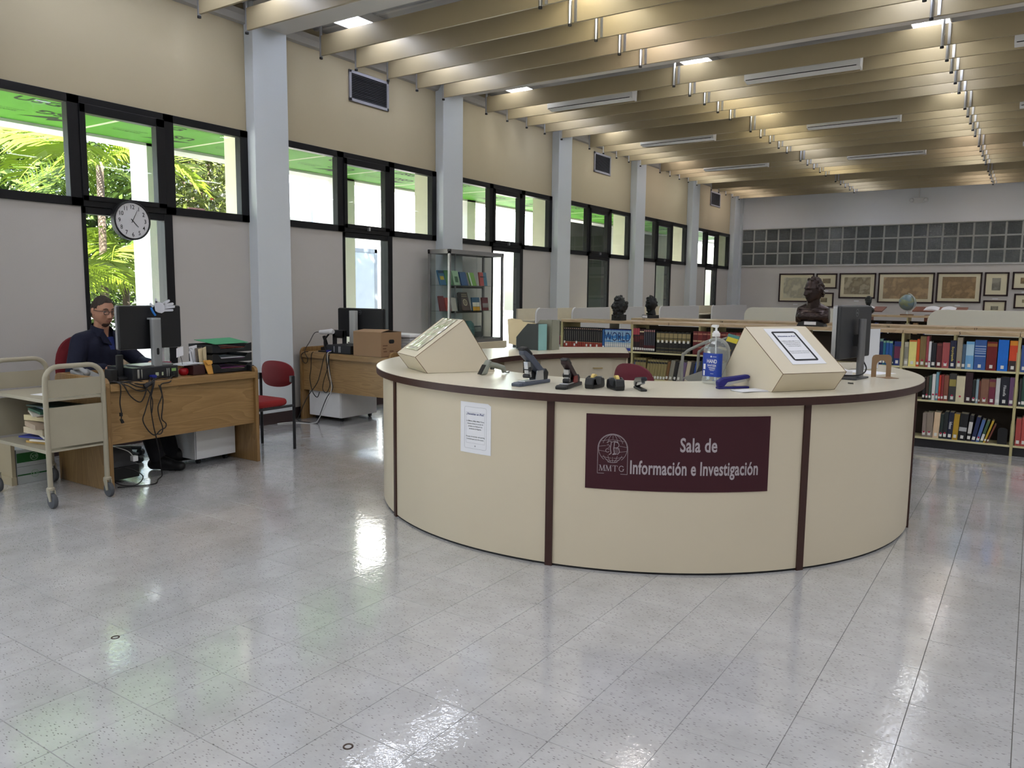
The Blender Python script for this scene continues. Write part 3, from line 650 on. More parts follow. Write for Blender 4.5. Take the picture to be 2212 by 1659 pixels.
# emblem: arched outline, meridian globe, entwined letters B, initials
em = MB(); ex, hw = -.326, .0745; ez0 = .512
def stroke(pts, w_=.0018, closed=False):
    n = len(pts)
    for i in range(n if closed else n - 1):
        a, b = Vector((pts[i][0], pts[i][1])), Vector((pts[(i + 1) % n][0], pts[(i + 1) % n][1])); d = b - a
        if d.length < 1e-6: continue
        nr = Vector((-d.y, d.x)).normalized() * w_ * .5; d = d.normalized() * w_ * .3
        em.add([((a - d + nr).x, (a - d + nr).y, .005), ((a - d - nr).x, (a - d - nr).y, .005), ((b + d - nr).x, (b + d - nr).y, .005), ((b + d + nr).x, (b + d + nr).y, .005)], [(0, 1, 2, 3)])
gz = ez0 + .128
stroke([(ex - hw, ez0), (ex + hw, ez0), (ex + hw, gz)] + arc((ex, gz), hw, 0, 180, 20) + [(ex - hw, ez0)])
gr = hw * .955
stroke(arc((ex, gz), gr, 0, 180, 24)); stroke(arc((ex, gz), gr, 180, 232, 8)); stroke(arc((ex, gz), gr, 308, 360, 8)); stroke(arc((ex, gz), gr, 250, 290, 6))
for f in (.38, .74):
    for s in (-1, 1):
        stroke([(ex + s * gr * f * math.cos(t_), gz + gr * math.sin(t_)) for t_ in [math.radians(22 + 68 * i / 8) for i in range(9)]], .0014)
        stroke([(ex + s * gr * f * math.cos(t_), gz + gr * math.sin(t_)) for t_ in [math.radians(-75 + 45 * i / 8) for i in range(9)]], .0014)
stroke([(ex, gz + gr * .68), (ex, gz + gr)], .0014); stroke([(ex, gz - gr), (ex, gz - gr * .6)], .0014)
for lat in (.62, .22, -.25, -.68, -.86):
    h = gr * math.sqrt(max(0, 1 - lat * lat)); y = gz + gr * lat
    for s in (-1, 1):
        x0 = .5 if abs(lat) < .5 else (.0 if lat in (.62, -.86) else .12)
        stroke([(ex + s * h * (x0 + (1 - x0) * i / 5), y + gr * .10 * ((x0 + (1 - x0) * i / 5) ** 2) * (-1 if lat > 0 else 1)) for i in range(6)], .0014)
# blackletter-like B over I
bx = ex + .004; W_ = .0032
stroke([(bx - .034, gz + .030), (bx - .022, gz + .038), (bx - .006, gz + .033), (bx + .004, gz + .038), (bx + .022, gz + .034)], W_ * .7)
stroke([(bx - .012, gz + .032), (bx - .016, gz + .0), (bx - .012, gz - .024), (bx - .022, gz - .031)], W_)
stroke([(bx + .004, gz + .034), (bx + .001, gz + .0), (bx + .004, gz - .022), (bx - .004, gz - .03), (bx + .012, gz - .027)], W_)
stroke([(bx + .004, gz + .034)] + arc((bx + .012, gz + .019), .0145, 80, -80, 8) + [(bx + .004, gz + .004)], W_ * .8)
stroke([(bx + .004, gz + .004), (bx + .026, gz + .002), (bx + .030, gz - .016), (bx + .022, gz - .027), (bx + .006, gz - .024)], W_ * .8)
for q in range(3): stroke([(bx + .007, gz - .004 - .007 * q), (bx + .024, gz - .004 - .007 * q)], .0014)
stroke(arc((bx - .030, gz - .010), .009, 40, 330, 10), W_ * .7); stroke(arc((bx - .027, gz + .012), .007, -90, 150, 8), W_ * .6)
# serif capitals M M T G
def serifs(pts, w_=.0012):
    for (x, y) in pts: stroke([(x - .0042, y), (x + .0042, y)], w_)
mz = ez0 + .014; mh = .028
for x0 in (ex - .064, ex - .0315):
    stroke([(x0, mz), (x0 + .003, mz + mh)], .0016); stroke([(x0 + .003, mz + mh), (x0 + .0125, mz)], .0036); stroke([(x0 + .0125, mz), (x0 + .0225, mz + mh)], .0016); stroke([(x0 + .0225, mz + mh), (x0 + .0245, mz)], .0036)
    serifs([(x0, mz), (x0 + .0245, mz), (x0 + .001, mz + mh), (x0 + .0245, mz + mh)])
x0 = ex + .0005; stroke([(x0 + .013, mz), (x0 + .013, mz + mh)], .0036); stroke([(x0 + .001, mz + mh - .006), (x0 + .001, mz + mh), (x0 + .025, mz + mh), (x0 + .025, mz + mh - .006)], .0014); serifs([(x0 + .013, mz)])
x0 = ex + .0455; stroke([(x0 + .0115 * math.cos(t_), mz + mh / 2 + mh / 2 * math.sin(t_)) for t_ in [math.radians(40 + 290 * i / 14) for i in range(15)]], .0028); stroke([(x0 + .009, mz + .003), (x0 + .009, mz + mh * .45)], .003); serifs([(x0 + .010, mz + mh * .45)])
cyl(em, -58.35, RB); part('emblem', em, M_SILV, SG)

# ---- notices
def notice_flat(w_, h_, title_col, bold_frame):
    """returns list of (name, MB, material) in flat XY with origin at centre"""
    out = []
    p = MB()
    for i_ in range(10):
        xa, xb = -w_ / 2 + w_ * i_ / 10, -w_ / 2 + w_ * (i_ + 1) / 10; yt = h_ / 2 - (.012 if i_ == 9 else 0); p.prism([(xa, -h_ / 2, 0), (xb, -h_ / 2, 0), (xb, yt, 0), (xa, h_ / 2, 0)], (0, 0, .0006))
    out.append(('sheet', p, M_PAPER))
    a, b = w_ * .365, h_ * .41; fr = MB()
    def loop(x, y, r, t, m):
        o_ = rrect(-x, x, -y, y, r, 4); i_ = rrect(-x + t, x - t, -y + t, y - t, max(.001, r - t), 4); n = len(o_); o0 = len(m.v)
        o_ = [q for a_, c_ in zip(o_, o_[1:] + o_[:1]) for q in [(a_[0] + (c_[0] - a_[0]) * k_ / 6, a_[1] + (c_[1] - a_[1]) * k_ / 6) for k_ in range(6)]]; i_ = [q for a_, c_ in zip(i_, i_[1:] + i_[:1]) for q in [(a_[0] + (c_[0] - a_[0]) * k_ / 6, a_[1] + (c_[1] - a_[1]) * k_ / 6) for k_ in range(6)]]; n = len(o_)
        m.add([(p_[0], p_[1], .0012) for p_ in o_] + [(p_[0], p_[1], .0012) for p_ in i_], [(i, (i + 1) % n, n + (i + 1) % n, n + i) for i in range(n)])
    if bold_frame: loop(a, b, .014, .013, fr)
    else: loop(a, b, .012, .0011, fr); loop(a - .012, b - .030, .001, .0008, fr); fr.add([(x_ * .005, y_ * .005 - b + .015, .0012) for x_, y_ in ((1, 0), (0, 1), (-1, 0), (0, -1))], [(0, 1, 2, 3)])
    out.append(('tablet_outline', fr, M_INK if bold_frame else mat('grey ink', (150, 150, 156), .7)))
    t_ = text('¿Necesitas un iPad?', .0165, .012, .95); t_.map(lambda p: p + Vector((0, b * .62, .0014))); out.append(('heading', t_, M_BLUEINK))
    body = ['La Biblioteca Madre María Teresa', 'Guevara ofrece un servicio de', 'préstamo de iPads para los', 'estudiantes de Sagrado.', None, None, 'Pasa por el mostrador del Learning', 'Commons para más información.']
    bm = MB(); y = b * .30
    for ln in body:
        if ln: l_ = text(ln, .0098, .004, .93); l_.map(lambda p: p + Vector((0, y, .0014))); bm.merge(l_)
        y -= .0142
    out.append(('body_text', bm, M_INK)); return out
NT = thing('paper_notice', 'white paper notice taped to the counter front beside the joint', 'notice', polar(-93.6, RB, .54))
for nm, m, mt in notice_flat(.213, .279, 0, False):
    cyl(m.map(lambda p: Vector((p.x, p.y + .679, p.z + .001)) ), -93.6, RB); part(nm, m, mt, NT)

# ---- two wedge display stands on the counter
def wedge(name, D1, D2, label):
    D1, D2 = Vector(D1), Vector(D2); ax = (D2 - D1).normalized(); W = (D2 - D1).length; inw = Vector((-ax.y, ax.x, 0))
    if inw.dot(Vector((CC[0], CC[1], 0)) - D1) < 0: inw = -inw
    P = lambda s, t, z: D1 + ax * s + inw * t + Vector((0, 0, z))
    t = thing(name, label, 'display stand', (D1 + D2) / 2)
    prof = [(0, .001), (-.078, .103), (.24, .330), (.452, .001)]
    m = MB(); m.prism([P(0, a, b) for a, b in prof], ax * W); part('box', m, M_CREAMBOX, t, bev=.0015)
    e = MB()
    for s in (0, W):
        for i in range(3): e.tube([P(s, *prof[i]), P(s, *prof[i + 1])], .0018, 4)
    e.tube([P(0, *prof[1]), P(W, *prof[1])], .0018, 4); part('edge_line', e, mat('brown laminate edge', (110, 84, 60), .6), t)
    sl = (Vector((0, 0, 0)) + inw * .318 + Vector((0, 0, .227))).normalized()       # up the slope
    nrm = ax.cross(sl); nrm = nrm if nrm.z > 0 else -nrm
    return t, P, ax, sl, nrm, W
t, P, ax, sl, nrm, W = wedge('wedge_stand', (-1.105, 4.095, ZC), (-.868, 4.437, ZC), 'cream wedge display stand with a tablet notice beside the sanitizer bottle')
rax = ax if ax.cross(sl).dot(nrm) > 0 else -ax
ctr = P(W * .53, .081 + .02, .2165 + .014) + nrm * .0015
for nm, m, mt in notice_flat(.225, .30, 0, True):
    m.map(lambda p: ctr + rax * p.x + sl * p.y + nrm * p.z); part(nm, m, mt, t)
t, P, ax, sl, nrm, W = wedge('wedge_stand', (-3.088, 3.698, ZC), (-3.419, 3.901, ZC), 'cream wedge display stand with a glossy plastic sheet at the left of the counter')
sh = MB(); n = 30; c0 = P(W * .54, .081 + .02, .2165 + .014) + nrm * .003
grid = []
for i in range(n + 1):
    for j in range(n + 1):
        u, v = (i / n - .5) * .24, (j / n - .5) * .33; h = .0045 * (math.sin(u * 75 + v * 18 + 2 * math.sin(v * 20)) + math.sin(v * 30 - u * 66 + 1)) * .5 + .0045
        grid.append(c0 + ax * u + sl * v + nrm * max(.0004, h if abs(i / n - .5) < .45 and abs(j / n - .5) < .46 else .001))
sh.add(grid, [(i * (n + 1) + j, (i + 1) * (n + 1) + j, (i + 1) * (n + 1) + j + 1, i * (n + 1) + j + 1) for i in range(n) for j in range(n)])
part('plastic_sheet', sh, mat('glossy plastic sheet', (214, 208, 184), .05, var=.1, vscale=9, coat=1.0, spec=1.0), t, smooth=True)

# ---- things along the counter
def frame_xy(p0, p1):
    """local frame: origin p0, x towards p1"""
    return math.atan2(p1[1] - p0[1], p1[0] - p0[0])
# handheld scanner
def scanner(loc, rz, label, m, standing=False):
    t = thing('barcode_scanner', label, 'barcode scanner', loc, rz)
    h = MB(); h.prism([(-.075, -.024, .002), (-.040, -.024, .062), (-.018, -.024, .092), (.006, -.024, .086), (-.006, -.024, .060), (-.030, -.024, .002)], (0, .048, 0)); part('head', h, m, t, world=False, bev=.010, smooth=40)
    g = MB(); g.tube([(-.012, 0, .064), (.05, 0, .052), (.098, 0, .036), (.108, 0, .010)], [.019, .017, .017, .015], 12); part('grip', g, m, t, world=False, smooth=40)
    k = MB(); k.box(.006, .030, -.008, .008, .030, .046); part('trigger', k, mat('dark grey rubber', (70, 72, 72), .6), t, world=False, bev=.003)
    k = MB(); k.prism([(-.078, -.02, .004), (-.043, -.02, .062), (-.040, -.02, .060), (-.074, -.02, .004)], (0, .04, 0)); part('window', k, M_BLACKMATT, t, world=False)
    k = MB(); k.tube(smooth_path([(.108, 0, .012), (.125, .005, .006), (.16, .03, .004), (.20, .08, .004)]), .003, 6); part('cord', k, M_CABLE, t, world=False)
M_SCAN = mat('grey green scanner plastic', (134, 138, 128), .45)
scanner((-2.76, 3.90, ZC), math.radians(68), 'grey handheld barcode scanner lying by the left wedge stand', M_SCAN)
# heavy duty staplers
def big_stapler(loc, rz, L, H, label, m_arm, m_base, red):
    t = thing('heavy_stapler', label, 'stapler', loc, rz)
    b = MB(); b.prism([(0, -.034, 0), (0, .034, 0), (L, .034, 0), (L, -.034, 0)], (0, 0, .020)); b.prism([(-.022, -.028, 0), (-.022, .028, 0), (0, .034, 0), (0, -.034, 0)], (0, 0, .018)); part('base', b, m_base, t, world=False, bev=.005)
    b = MB(); b.box(.12 * L, .62 * L, -.024, .024, .020, .027); part('anvil_plate', b, M_STEEL, t, world=False, bev=.002)
    b = MB()
    for y in (-.022, .022): b.prism([(.50 * L, y - .002, .02), (.80 * L, y - .002, .02), (.78 * L, y - .002, .36 * H), (.56 * L, y - .002, .36 * H)], (0, .004, 0))
    part('side_plate', b, mat('dark red steel', (120, 20, 24), .4) if red else M_STEEL, t, world=False)
    b = MB(); b.prism([(.30 * L, -.014, .30 * H), (.34 * L, -.014, .20 * H), (.42 * L, -.014, .20 * H), (.36 * L, -.014, .62 * H), (.26 * L, -.014, .62 * H)], (0, .028, 0)); part('magazine', b, M_STEEL, t, world=False, bev=.002)
    b = MB(); b.tube([(.33 * L, -.02, .42 * H), (.33 * L, .02, .42 * H)], .013, 12); b.tube([(.30 * L, -.018, .24 * H), (.30 * L, .018, .24 * H)], .011, 12); part('knob', b, M_BLACK, t, world=False)
    b = MB(); b.prism([(.10 * L, -.019, .93 * H), (.16 * L, -.019, H), (.26 * L, -.019, .98 * H), (.86 * L, -.019, .36 * H), (.88 * L, -.019, .22 * H), (.76 * L, -.019, .20 * H), (.30 * L, -.019, .66 * H), (.12 * L, -.019, .82 * H)], (0, .038, 0)); part('arm', b, m_arm, t, world=False, bev=.006)
    b = MB(); b.prism([(.06 * L, -.021, .95 * H), (.10 * L, -.021, 1.02 * H), (.22 * L, -.021, 1.03 * H), (.42 * L, -.021, .84 * H), (.40 * L, -.021, .76 * H), (.20 * L, -.021, .90 * H)], (0, .042, 0)); part('grip', b, M_BLACK, t, world=False, bev=.007)
    b = MB(); b.prism([(.80 * L, -.022, .05 * H), (.96 * L, -.022, .05 * H), (1.0 * L, -.022, .28 * H), (.90 * L, -.022, .40 * H), (.80 * L, -.022, .30 * H)], (0, .044, 0)); part('hinge_cover', b, M_BLACK, t, world=False, bev=.006)
M_BLGREY = mat('blue grey plastic', (78, 84, 98), .4)
big_stapler((-2.285, 3.49, ZC), frame_xy((-2.27, 3.483), (-2.262, 3.76)), .275, .205, 'large blue grey heavy duty stapler standing open on the counter', M_BLGREY, M_BLGREY, False)
big_stapler((-2.03, 3.52, ZC), frame_xy((-2.02, 3.512), (-2.07, 3.78)), .245, .158, 'smaller black and red heavy duty stapler on the counter', mat('dark maroon black', (46, 30, 34), .4), M_BLACK, True)
# tape dispensers
def tape_disp(loc, rz, label):
    t = thing('tape_dispenser', label, 'tape dispenser', loc, rz, 'tape dispensers on the counter'); t.scale = (.86, .84, .95)
    b = MB(); b.prism([(-.078, -.030, 0), (-.085, -.030, .014), (-.078, -.030, .052), (-.044, -.030, .058), (-.020, -.030, .030), (.02, -.030, .028), (.040, -.030, .062), (.072, -.030, .060), (.083, -.030, .026), (.078, -.030, 0)], (0, .06, 0)); part('body', b, M_BLACK, t, world=False, bev=.007)
    for y in (-.030, .022):
        b = MB(); b.prism([(-.03, y, .02), (-.035, y, .05), (-.01, y, .066), (.03, y, .070), (.07, y, .058), (.07, y, .02)], (0, .008, 0)); part('cheek', b, mat('charcoal plastic', (58, 60, 64), .4), t, world=False, bev=.003)
    b = MB(); b.lathe([(.013, -.01), (.030, -.01), (.030, .01), (.013, .01)], (.012, 0, .050), 20, 'y'); part('tape_roll', b, mat('yellowed tape', (216, 190, 110), .35), t, world=False)
    b = MB(); b.box(-.083, -.070, -.012, .012, .052, .060); part('cutter', b, M_STEEL, t, world=False)
tape_disp((-1.925, 3.690, ZC), math.radians(-90), 'black tape dispenser next to the red stapler')
tape_disp((-1.805, 3.695, ZC), math.radians(-42), 'black tape dispenser next to the small stapler')
def small_stapler(loc, rz, label, m, m2, L=.15, chrome=False):
    t = thing('stapler', label, 'stapler', loc, rz)
    b = MB(); b.box(0, L, -.017, .017, 0, .012); part('base', b, m, t, world=False, bev=.004)
    b = MB(); b.prism([(L * .9, -.010, .012), (L * .94, -.010, .030), (.02, -.010, .052), (.012, -.010, .040)], (0, .02, 0)); part('magazine', b, M_STEEL, t, world=False, bev=.002)
    b = MB(); b.prism([(L, -.016, .012), (L * 1.02, -.016, .040), (L * .85, -.016, .060), (.01, -.016, .076), (-.006, -.016, .066), (.0, -.016, .054), (L * .70, -.016, .036), (L * .8, -.016, .012)], (0, .032, 0)); part('lever', b, m2, t, world=False, bev=.006)
small_stapler((-1.645, 3.70, ZC), frame_xy((-1.645, 3.70), (-1.765, 3.85)), 'small black and chrome stapler beside the tape dispensers', M_BLACK, mat('black chrome', (60, 62, 70), .2, metal=.7), .16)
small_stapler((-1.262, 4.20, ZC), frame_xy((-1.265, 4.199), (-1.388, 4.061)), 'dark blue stapler in front of the sanitizer bottle', mat('navy plastic', (26, 24, 110), .35), mat('navy plastic', (26, 24, 110), .35), .185)
# leaflets under the blue stapler
b = MB()
for i in range(5):
    q = [Vector((-.10, -.05, .0008 + i * .0012)), Vector((.10, -.05, .0008 + i * .0012)), Vector((.10, .05, .0008 + i * .0012)), Vector((-.10, .05, .0008 + i * .0012))]
    M_ = Matrix.Translation((-1.205, 4.085, ZC)) @ Matrix.Rotation(math.radians(50 + i * 3), 4, 'Z'); b.prism([M_ @ p for p in q], (0, 0, .0008))
single('leaflet_stack', b, M_PAPER, 'small stack of white leaflets under the dark blue stapler', 'leaflets')
# hand sanitizer
sx, sy = -1.475, 4.275
san = thing('sanitizer_bottle', 'clear pump bottle of hand sanitizer with a blue label', 'bottle', (sx, sy, ZC), math.radians(-18))
def sq_section(w_, d_, z, r=.028, n=5): return [(x, y, z) for x, y in rrect(-w_, w_, -d_, d_, r, n)]
secs = [(.060, .042, .002), (.066, .047, .010), (.066, .047, .030), (.062, .044, .040), (.060, .043, .10), (.060, .043, .155), (.062, .045, .185), (.060, .043, .205), (.050, .037, .232), (.034, .030, .252), (.020, .020, .262), (.018, .018, .275)]
b = MB(); n = None
for i, (w_, d_, z) in enumerate(secs):
    s = sq_section(w_, d_, z, min(.028, d_ * .75)); n = len(s); o0 = len(b.v); b.v += s
    if i:
        for j in range(n): b.f.append((o0 - n + j, o0 - n + (j + 1) % n, o0 + (j + 1) % n, o0 + j)); b.mi.append(0)
b.f.append(tuple(range(n - 1, -1, -1))); b.mi.append(0)
part('bottle', b, glass('clear bottle plastic', (.97, .98, .98), 1.2, .03, .10), san, world=False, smooth=True)
b = MB(); k_ = len(secs)
for i, (w_, d_, z) in enumerate(secs[:8]):
    s = sq_section(w_ * .95, d_ * .94, z + .003, min(.026, d_ * .7)); o0 = len(b.v); b.v += s
    if i:
        for j in range(n): b.f.append((o0 - n + j, o0 - n + (j + 1) % n, o0 + (j + 1) % n, o0 + j)); b.mi.append(0)
b.f.append(tuple(range(o0, o0 + n))); b.mi.append(0)
part('gel', b, glass('clear gel', (.96, .98, .98), .8, .04, .10), san, world=False, smooth=True)
lb = MB(); pts = rrect(-.0632, .0632, -.0464, .0464, .028, 6)
seg = [p for p in pts if p[1] < .012]; seg = sorted(seg, key=lambda p: math.atan2(p[1] - .2, p[0]))
for i in range(len(seg) - 1):
    a, c = seg[i], seg[i + 1]; lb.quad((a[0], a[1], .046), (c[0], c[1], .046), (c[0], c[1], .176), (a[0], a[1], .176))
lo = part('label', lb, mat('blue label', (26, 62, 160), .4, var=.15, vscale=18), san, world=False, smooth=True)
for s_, sz, z, x, bo in (('HAND', .030, .122, .014, .015), ('SANITIZER', .016, .103, .014, .012)):
    tx = text(s_, sz, bo, .78); place(tx, (x, -.0470, z), (1, 0, 0), (0, 0, 1)); part('lettering', tx, M_PAPER, san, parent=lo, world=False)
lm = MB(); lm.add([(.002, -.0471, .158), (.008, -.0471, .152), (.014, -.0471, .158), (.008, -.0471, .164)], [(0, 1, 2, 3)])
for z, x0, x1 in ((.157, .017, .044), (.096, -.010, .040), (.092, -.004, .036), (.086, -.004, .038), (.080, .002, .030), (.062, .006, .028)): lm.quad((x0, -.0471, z), (x1, -.0471, z), (x1, -.0471, z + .0018), (x0, -.0471, z + .0018))
lm.quad((-.042, -.0471, .085), (-.028, -.0471, .085), (-.028, -.0471, .115), (-.042, -.0471, .115)); lm.quad((-.042, -.0471, .050), (-.032, -.0471, .050), (-.032, -.0471, .078), (-.042, -.0471, .078)); part('lettering', lm, M_PAPER, san, parent=lo, world=False)
b = MB(); b.lathe([(.021, .268), (.022, .270), (.022, .288), (.016, .291), (.016, .298), (.007, .300), (.006, .318)], (0, 0, 0), 20); b.prism([(-.008, -.009, .318), (.008, -.009, .318), (.012, -.009, .334), (-.020, -.009, .334), (-.030, -.009, .326), (-.028, -.009, .322)], (0, .018, 0)); part('pump', b, M_WHITE, san, world=False, smooth=40)
b = MB(); b.tube([(0, 0, .27), (.004, 0, .02)], .0035, 6); part('dip_tube', b, mat('milky plastic', (220, 222, 222), .4), san, world=False)
# bookend, card holder
be = thing('bookend', 'tan metal arch bookend standing on the counter', 'bookend', (-.775, 5.345, ZC), frame_xy((-.82, 5.32), (-.735, 5.393)))
b = MB(); o_ = rrect(-.066, .066, 0, .140, .022, 5, (0, 0, 1, 1)); i_ = rrect(-.033, .033, 0, .105, .033, 5, (0, 0, 1, 1))
def strip(mb, outer, inner, y0, y1):
    oo = [(-.066, 0)] + [p for p in outer if p[1] > .001][::-1] + [(.066, 0)]; ii = [(-.033, 0)] + [p for p in inner if p[1] > .001][::-1] + [(.033, 0)]
    # resample both to the same count
    def rs(P, n):
        L_ = [0]
        for a, c in zip(P, P[1:]): L_.append(L_[-1] + math.hypot(c[0] - a[0], c[1] - a[1]))
        out = []
        for i in range(n):
            s = L_[-1] * i / (n - 1); k = max(j for j in range(len(L_)) if L_[j] <= s + 1e-9); k = min(k, len(P) - 2); t_ = (s - L_[k]) / max(1e-9, L_[k + 1] - L_[k]); out.append((P[k][0] + (P[k + 1][0] - P[k][0]) * t_, P[k][1] + (P[k + 1][1] - P[k][1]) * t_))
        return out
    A, B_ = rs(oo, 24), rs(ii, 24)
    for i in range(23):
        mb.prism([(A[i][0], y0, A[i][1]), (A[i + 1][0], y0, A[i + 1][1]), (B_[i + 1][0], y0, B_[i + 1][1]), (B_[i][0], y0, B_[i][1])], (0, y1 - y0, 0))
strip(b, o_, i_, -.001, .001); part('upright', b, mat('tan enamel', (140, 112, 82), .5, var=.2, vscale=10), be, world=False)
b = MB(); b.prism([(x, y, 0.0) for x, y in rrect(-.033, .060, -.11, 0, .02, 4, (1, 1, 0, 0))], (0, 0, .0015)); part('foot', b, mat('tan enamel', (140, 112, 82), .5), be, world=False)
ac = thing('sign_holder', 'clear acrylic sign holder with white sheet at the right end of the counter', 'sign holder', (-.925, 5.84, ZC), math.radians(68))
b = MB(); b.box(-.11, .11, -.002, 0, .0, .285); b.box(-.11, .11, -.002, .08, 0, .003); part('holder', b, M_CLEAR, ac, world=False)
b = MB(); b.box(-.105, .105, -.004, -.003, .005, .28); part('sheet', b, mat('grey white sheet', (210, 212, 216), .6), ac, world=False)
for i, (x, y, r_) in enumerate(((-1.10, 5.45, 25), (-.90, 5.62, 62))):
    b = MB(); b.box(-.105, .105, -.14, .14, 0, .0015 + .02 * (i == 0)); b.at((x, y, ZC), math.radians(r_)); single('paper_sheet', b, M_PAPER, ('stack of white paper behind the counter monitor', 'loose white sheet behind the bookend')[i], 'paper')
b = MB(); b.tube(smooth_path([(-.865, 4.80, ZC + .004), (-.85, 4.78, ZC + .005), (-.838, 4.79, ZC + .004), (-.845, 4.805, ZC + .004)]), .0035, 5); single('clip', b, M_BLACKMATT, 'small black clip lying near the right wedge stand', 'clip')
# file holders and folders at the back left of the ring
M_FILE = mat('charcoal file box', (52, 56, 56), .6); M_TEAL = mat('pale teal spine', (140, 186, 182), .6); M_GFILE = mat('grey green file box', (140, 140, 124), .6)
def file_box(loc, rz, w_, d_, h_, ms, mspine, label):
    t = thing('magazine_file', label, 'magazine file', loc, rz)
    for y in (0, w_ - .003):
        b = MB(); b.prism([(0, y, 0), (d_, y, 0), (d_, y, h_), (d_ * .52, y, h_), (d_ * .30, y, h_ * .78), (0, y, h_ * .45)], (0, .003, 0)); part('side', b, ms, t, world=False)
    b = MB(); b.box(d_ - .003, d_, 0, w_, 0, h_); b.box(0, d_, 0, w_, 0, .003); b.box(0, .003, 0, w_, 0, h_ * .45); part('spine', b, mspine, t, world=False)
    return t
fb = file_box((-3.905, 5.93, ZC), math.atan2(-.08, .27), .105, .30, .232, M_FILE, M_TEAL, 'charcoal magazine file with pale teal spine on the counter')
file_box((-3.86, 6.05, ZC), math.atan2(-.06, .28), .10, .305, .265, M_GFILE, M_GFILE, 'grey green magazine file behind the teal spined one')
fo = thing('folder_bundle', 'bundle of manila folders standing in the magazine file', 'folders', (-3.95, 5.98, ZC), math.atan2(-.08, .27))
for i in range(5):
    b = MB(); b.prism([(-.10 - .008 * i, .006 + i * .012, .035), (.22, .006 + i * .012, .01), (.22, .006 + i * .012, .235), (.10 - i * .02, .006 + i * .012, .245), (.08 - i * .02, .006 + i * .012, .258 + .004 * (i % 2)), (-.06, .006 + i * .012, .272 - .004 * i), (-.12 - .006 * i, .006 + i * .012, .262)], (0, .003, 0)); part('folder', b, M_MANILA, fo, world=False)
# maroon chair inside the ring
def office_back(t, cx, cy, zc, w_, h_, th, m, rz, curve=.05, name='backrest'):
    b = MB(); n = 12; k = 8; pts = []
    for i in range(n + 1):
        for j in range(k + 1):
            u, v = i / n * 2 - 1, j / k * 2 - 1
            rx = abs(u) ** 2.6; ry = abs(v) ** 2.6; s = (rx + ry) ** (1 / 2.6) if rx + ry > 0 else 0; mx = max(abs(u), abs(v)); f = mx / s if s > 0 else 1
            x, z = u * f * w_ / 2, v * f * h_ / 2; y = curve * (x / (w_ / 2)) ** 2; bulge = th * .5 * max(0, 1 - max(abs(u), abs(v)) ** 4) + th * .15
            pts.append((x, -y, z, bulge))
    b.add([(x, y - bu, z) for x, y, z, bu in pts] + [(x, y + bu, z) for x, y, z, bu in pts], [(i * (k + 1) + j, (i + 1) * (k + 1) + j, (i + 1) * (k + 1) + j + 1, i * (k + 1) + j + 1) for i in range(n) for j in range(k)])
    N = (n + 1) * (k + 1)
    b.f += [tuple(N + q for q in reversed(f)) for f in b.f]; b.mi = [0] * len(b.f)
    rim = [i * (k + 1) for i in range(n + 1)] + [n * (k + 1) + j for j in range(1, k + 1)] + [i * (k + 1) + k for i in range(n - 1, -1, -1)] + [j for j in range(k - 1, 0, -1)]
    for a, c in zip(rim, rim[1:] + rim[:1]): b.f.append((a, a + N, c + N, c)); b.mi.append(0)
    b.tf(Matrix.Translation((cx, cy, zc)) @ Matrix.Rotation(rz, 4, 'Z')); return part(name, b, m, t, world=False, smooth=50)
def task_chair(loc, rz, label, m, back_z, back_h, back_w, seat_z=.47, high=False):
    t = thing('office_chair', label, 'chair', loc, rz)
    office_back(t, 0, -.22, back_z, back_w, back_h, .07, m, 0)
    b = MB(); b.prism([(x, y, seat_z - .05) for x, y in rrect(-.24, .24, -.22, .24, .09, 5)], (0, 0, .075)); part('seat', b, m, t, world=False, bev=.025, bseg=3)
    b = MB(); b.tube([(0, 0, .08), (0, 0, seat_z - .05)], .025, 10); part('column', b, M_BLACK, t, world=False)
    b = MB(); b.box(-.03, .03, -.275, -.25, seat_z - .03, back_z); b.box(-.03, .03, -.275, .0, seat_z - .06, seat_z - .04); part('back_bar', b, M_BLACK, t, world=False)
    for i in range(5):
        a = i * 2 * math.pi / 5 + .3; ca, sa = math.cos(a), math.sin(a)
        b = MB(); b.tube([(0, 0, .10), (.16 * ca, .16 * sa, .085), (.28 * ca, .28 * sa, .065)], [.025, .02, .016], 8); lg = part('leg', b, M_BLACK, t, world=False, smooth=50)
        b = MB(); b.lathe([(.028, -.018), (.028, .018)], (.28 * ca, .28 * sa, .028), 14, 'x'); part('caster', b, M_BLACK, t, parent=lg, world=False)
    return t
task_chair((-2.60, 5.18, 0), math.radians(158), 'maroon office chair inside the round counter', M_MAROONFAB, .70, .38, .44)

